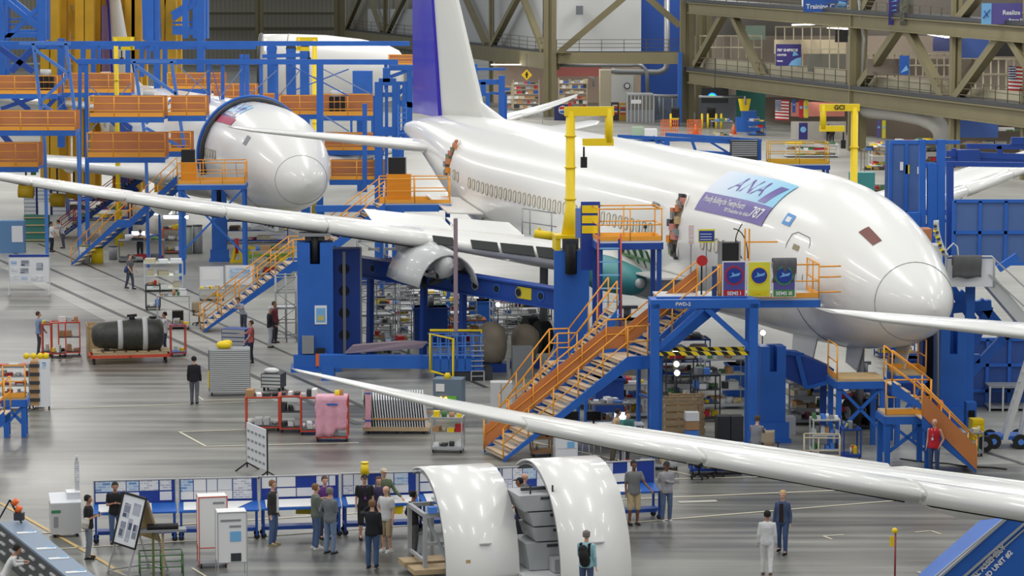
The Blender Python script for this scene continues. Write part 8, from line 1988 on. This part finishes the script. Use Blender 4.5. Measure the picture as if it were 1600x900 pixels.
person('person in black vest and orange top beyond the yellow crane', 1294, 222, 0, 1.8, BLK, (44, 44, 54), 'black', 0, ('down', 'down'), sleeve='none')
person('person in dark uniform right of the one in black vest, far back', 1300, 224, 0, 1.8, (60, 50, 48), (44, 44, 54), 'black', 1, ('down', 'down'))
# ------------------------------------------------------------------ pieces of parts go one level deeper
def base(n): return n.split('.')[0]
NEST = {'airliner': {'leading_edge_slat': 'wing', 'flap': 'wing', 'slat_track_gap': 'wing', 'flap_track_fairing': 'wing', 'raised_spoiler': 'wing', 'open_leading_edge_bay': 'wing', 'cowl_arch': 'engine_strut', 'strut_fittings': 'engine_strut', 'elevator': 'horizontal_stabilizer', 'rudder': 'vertical_fin', 'dorsal_fairing': 'vertical_fin', 'door_window': 'forward_door_outline', 'door_fittings': 'door_opening', 'door_surround': 'door_opening', 'root_bay_ribs': 'root_bay_opening', 'root_bay_rim': 'root_bay_opening', 'rib_clip': 'aft_bay_arch', 'decal_lettering': 'decal_lower_band', 'decal_stripe': 'decal_sky_panel', 'root_nose_cap': 'teal_root_nose', 'small_decal_face': 'small_blue_decal', 'radome_seam': 'fuselage', 'panel_seam': 'fuselage'},
        'status_table': {'pinned_sheet': 'back_board', 'board_frame': 'back_board', 'work_sheet': 'table_top', 'caster': 'leg_frame'}, 'mobile_whiteboard': {'pinned_sheet': 'board', 'header_strip': 'board'}, 'emblem_poster': {'emblem': 'sheet', 'lettering': 'sheet'},
        'computer_monitor': {'screen': 'housing'}, 'test_console': {'console_front': 'body'}, 'lift_column': {'control_box': 'column_body', 'poster': 'column_body', 'support_pad': 'ram'}, 'side_column': {'recess': 'column_body'}, 'covered_tank': {'valve': 'tank_body', 'silver_strap': 'tank_body'},
        'wing_girder': {'lightening_hole': 'girder_body', 'yellow_label': 'girder_body'}, 'trestle_frame': {'lettering': 'top_beam'}, 'display_kiosk': {'print': 'box'}, 'wall_booth': {'round_sign': 'door'}, 'curved_fuselage_panel': {'hatch_seam': 'outer_skin', 'step_plate': 'outer_skin', 'access_mark': 'outer_skin'},
        'person': {'eye': 'body'}, 'work_platform': {'infill_panel': 'railing'}, 'jib_crane': {'hoist': 'lower_arm', 'drop_link': 'upper_arm', 'lettering': 'upper_arm'}, 'glazed_office': {'mullion': 'window_band', 'name_plate': 'window_band'}, 'notice_board': {'printed_face': 'panel'}, 'white_cabinet': {'display_column': 'lid'},
        'parts_cart': {'caster': 'frame'}, 'office_chair': {'base_arm': 'column', 'armrest': 'seat'}, 'slanted_tool_unit': {'lettering': 'side_plate', 'edge_strip': 'side_plate'}, 'white_gangway': {'ramp_rail': 'ramp', 'rail': 'box'}, 'mesh_screen': {'notice': 'mesh_panel'}, 'display_easel': {'caster': 'easel_frame', 'board_frame': 'front_board'}, 'bench': {}, 'training_banner': {'lettering': 'sheet', 'print': 'sheet'}, 'dream_banner': {'lettering': 'sheet', 'print': 'sheet'}, 'ship_banner': {'lettering': 'sheet', 'print': 'sheet'}, 'hanging_banner': {'print': 'sheet'}, 'small_banner': {'roundel': 'sheet'}, 'dock_walkway': {'kick_plate': 'deck'}, 'storage_trolley': {'photo_label': 'end_board', 'shelf_front': 'rack_body'}}
CH = {}
for o in list(COL.objects):
    if o.parent is not None: CH.setdefault(o.parent.name, []).append(o)
for o in list(COL.objects):
    if o.parent is None and base(o.name) in NEST:
        mp = NEST[base(o.name)]; ks = CH.get(o.name, [])
        for c in ks:
            tgt = mp.get(base(c.name))
            if not tgt: continue
            cand = [k for k in ks if base(k.name) == tgt]
            if not cand: continue
            def cen(q):
                bb = q.bound_box; return sum((Vector(v) for v in bb), Vector()) / 8
            best = min(cand, key=lambda k: (cen(k) - cen(c)).length)
            c.parent = best
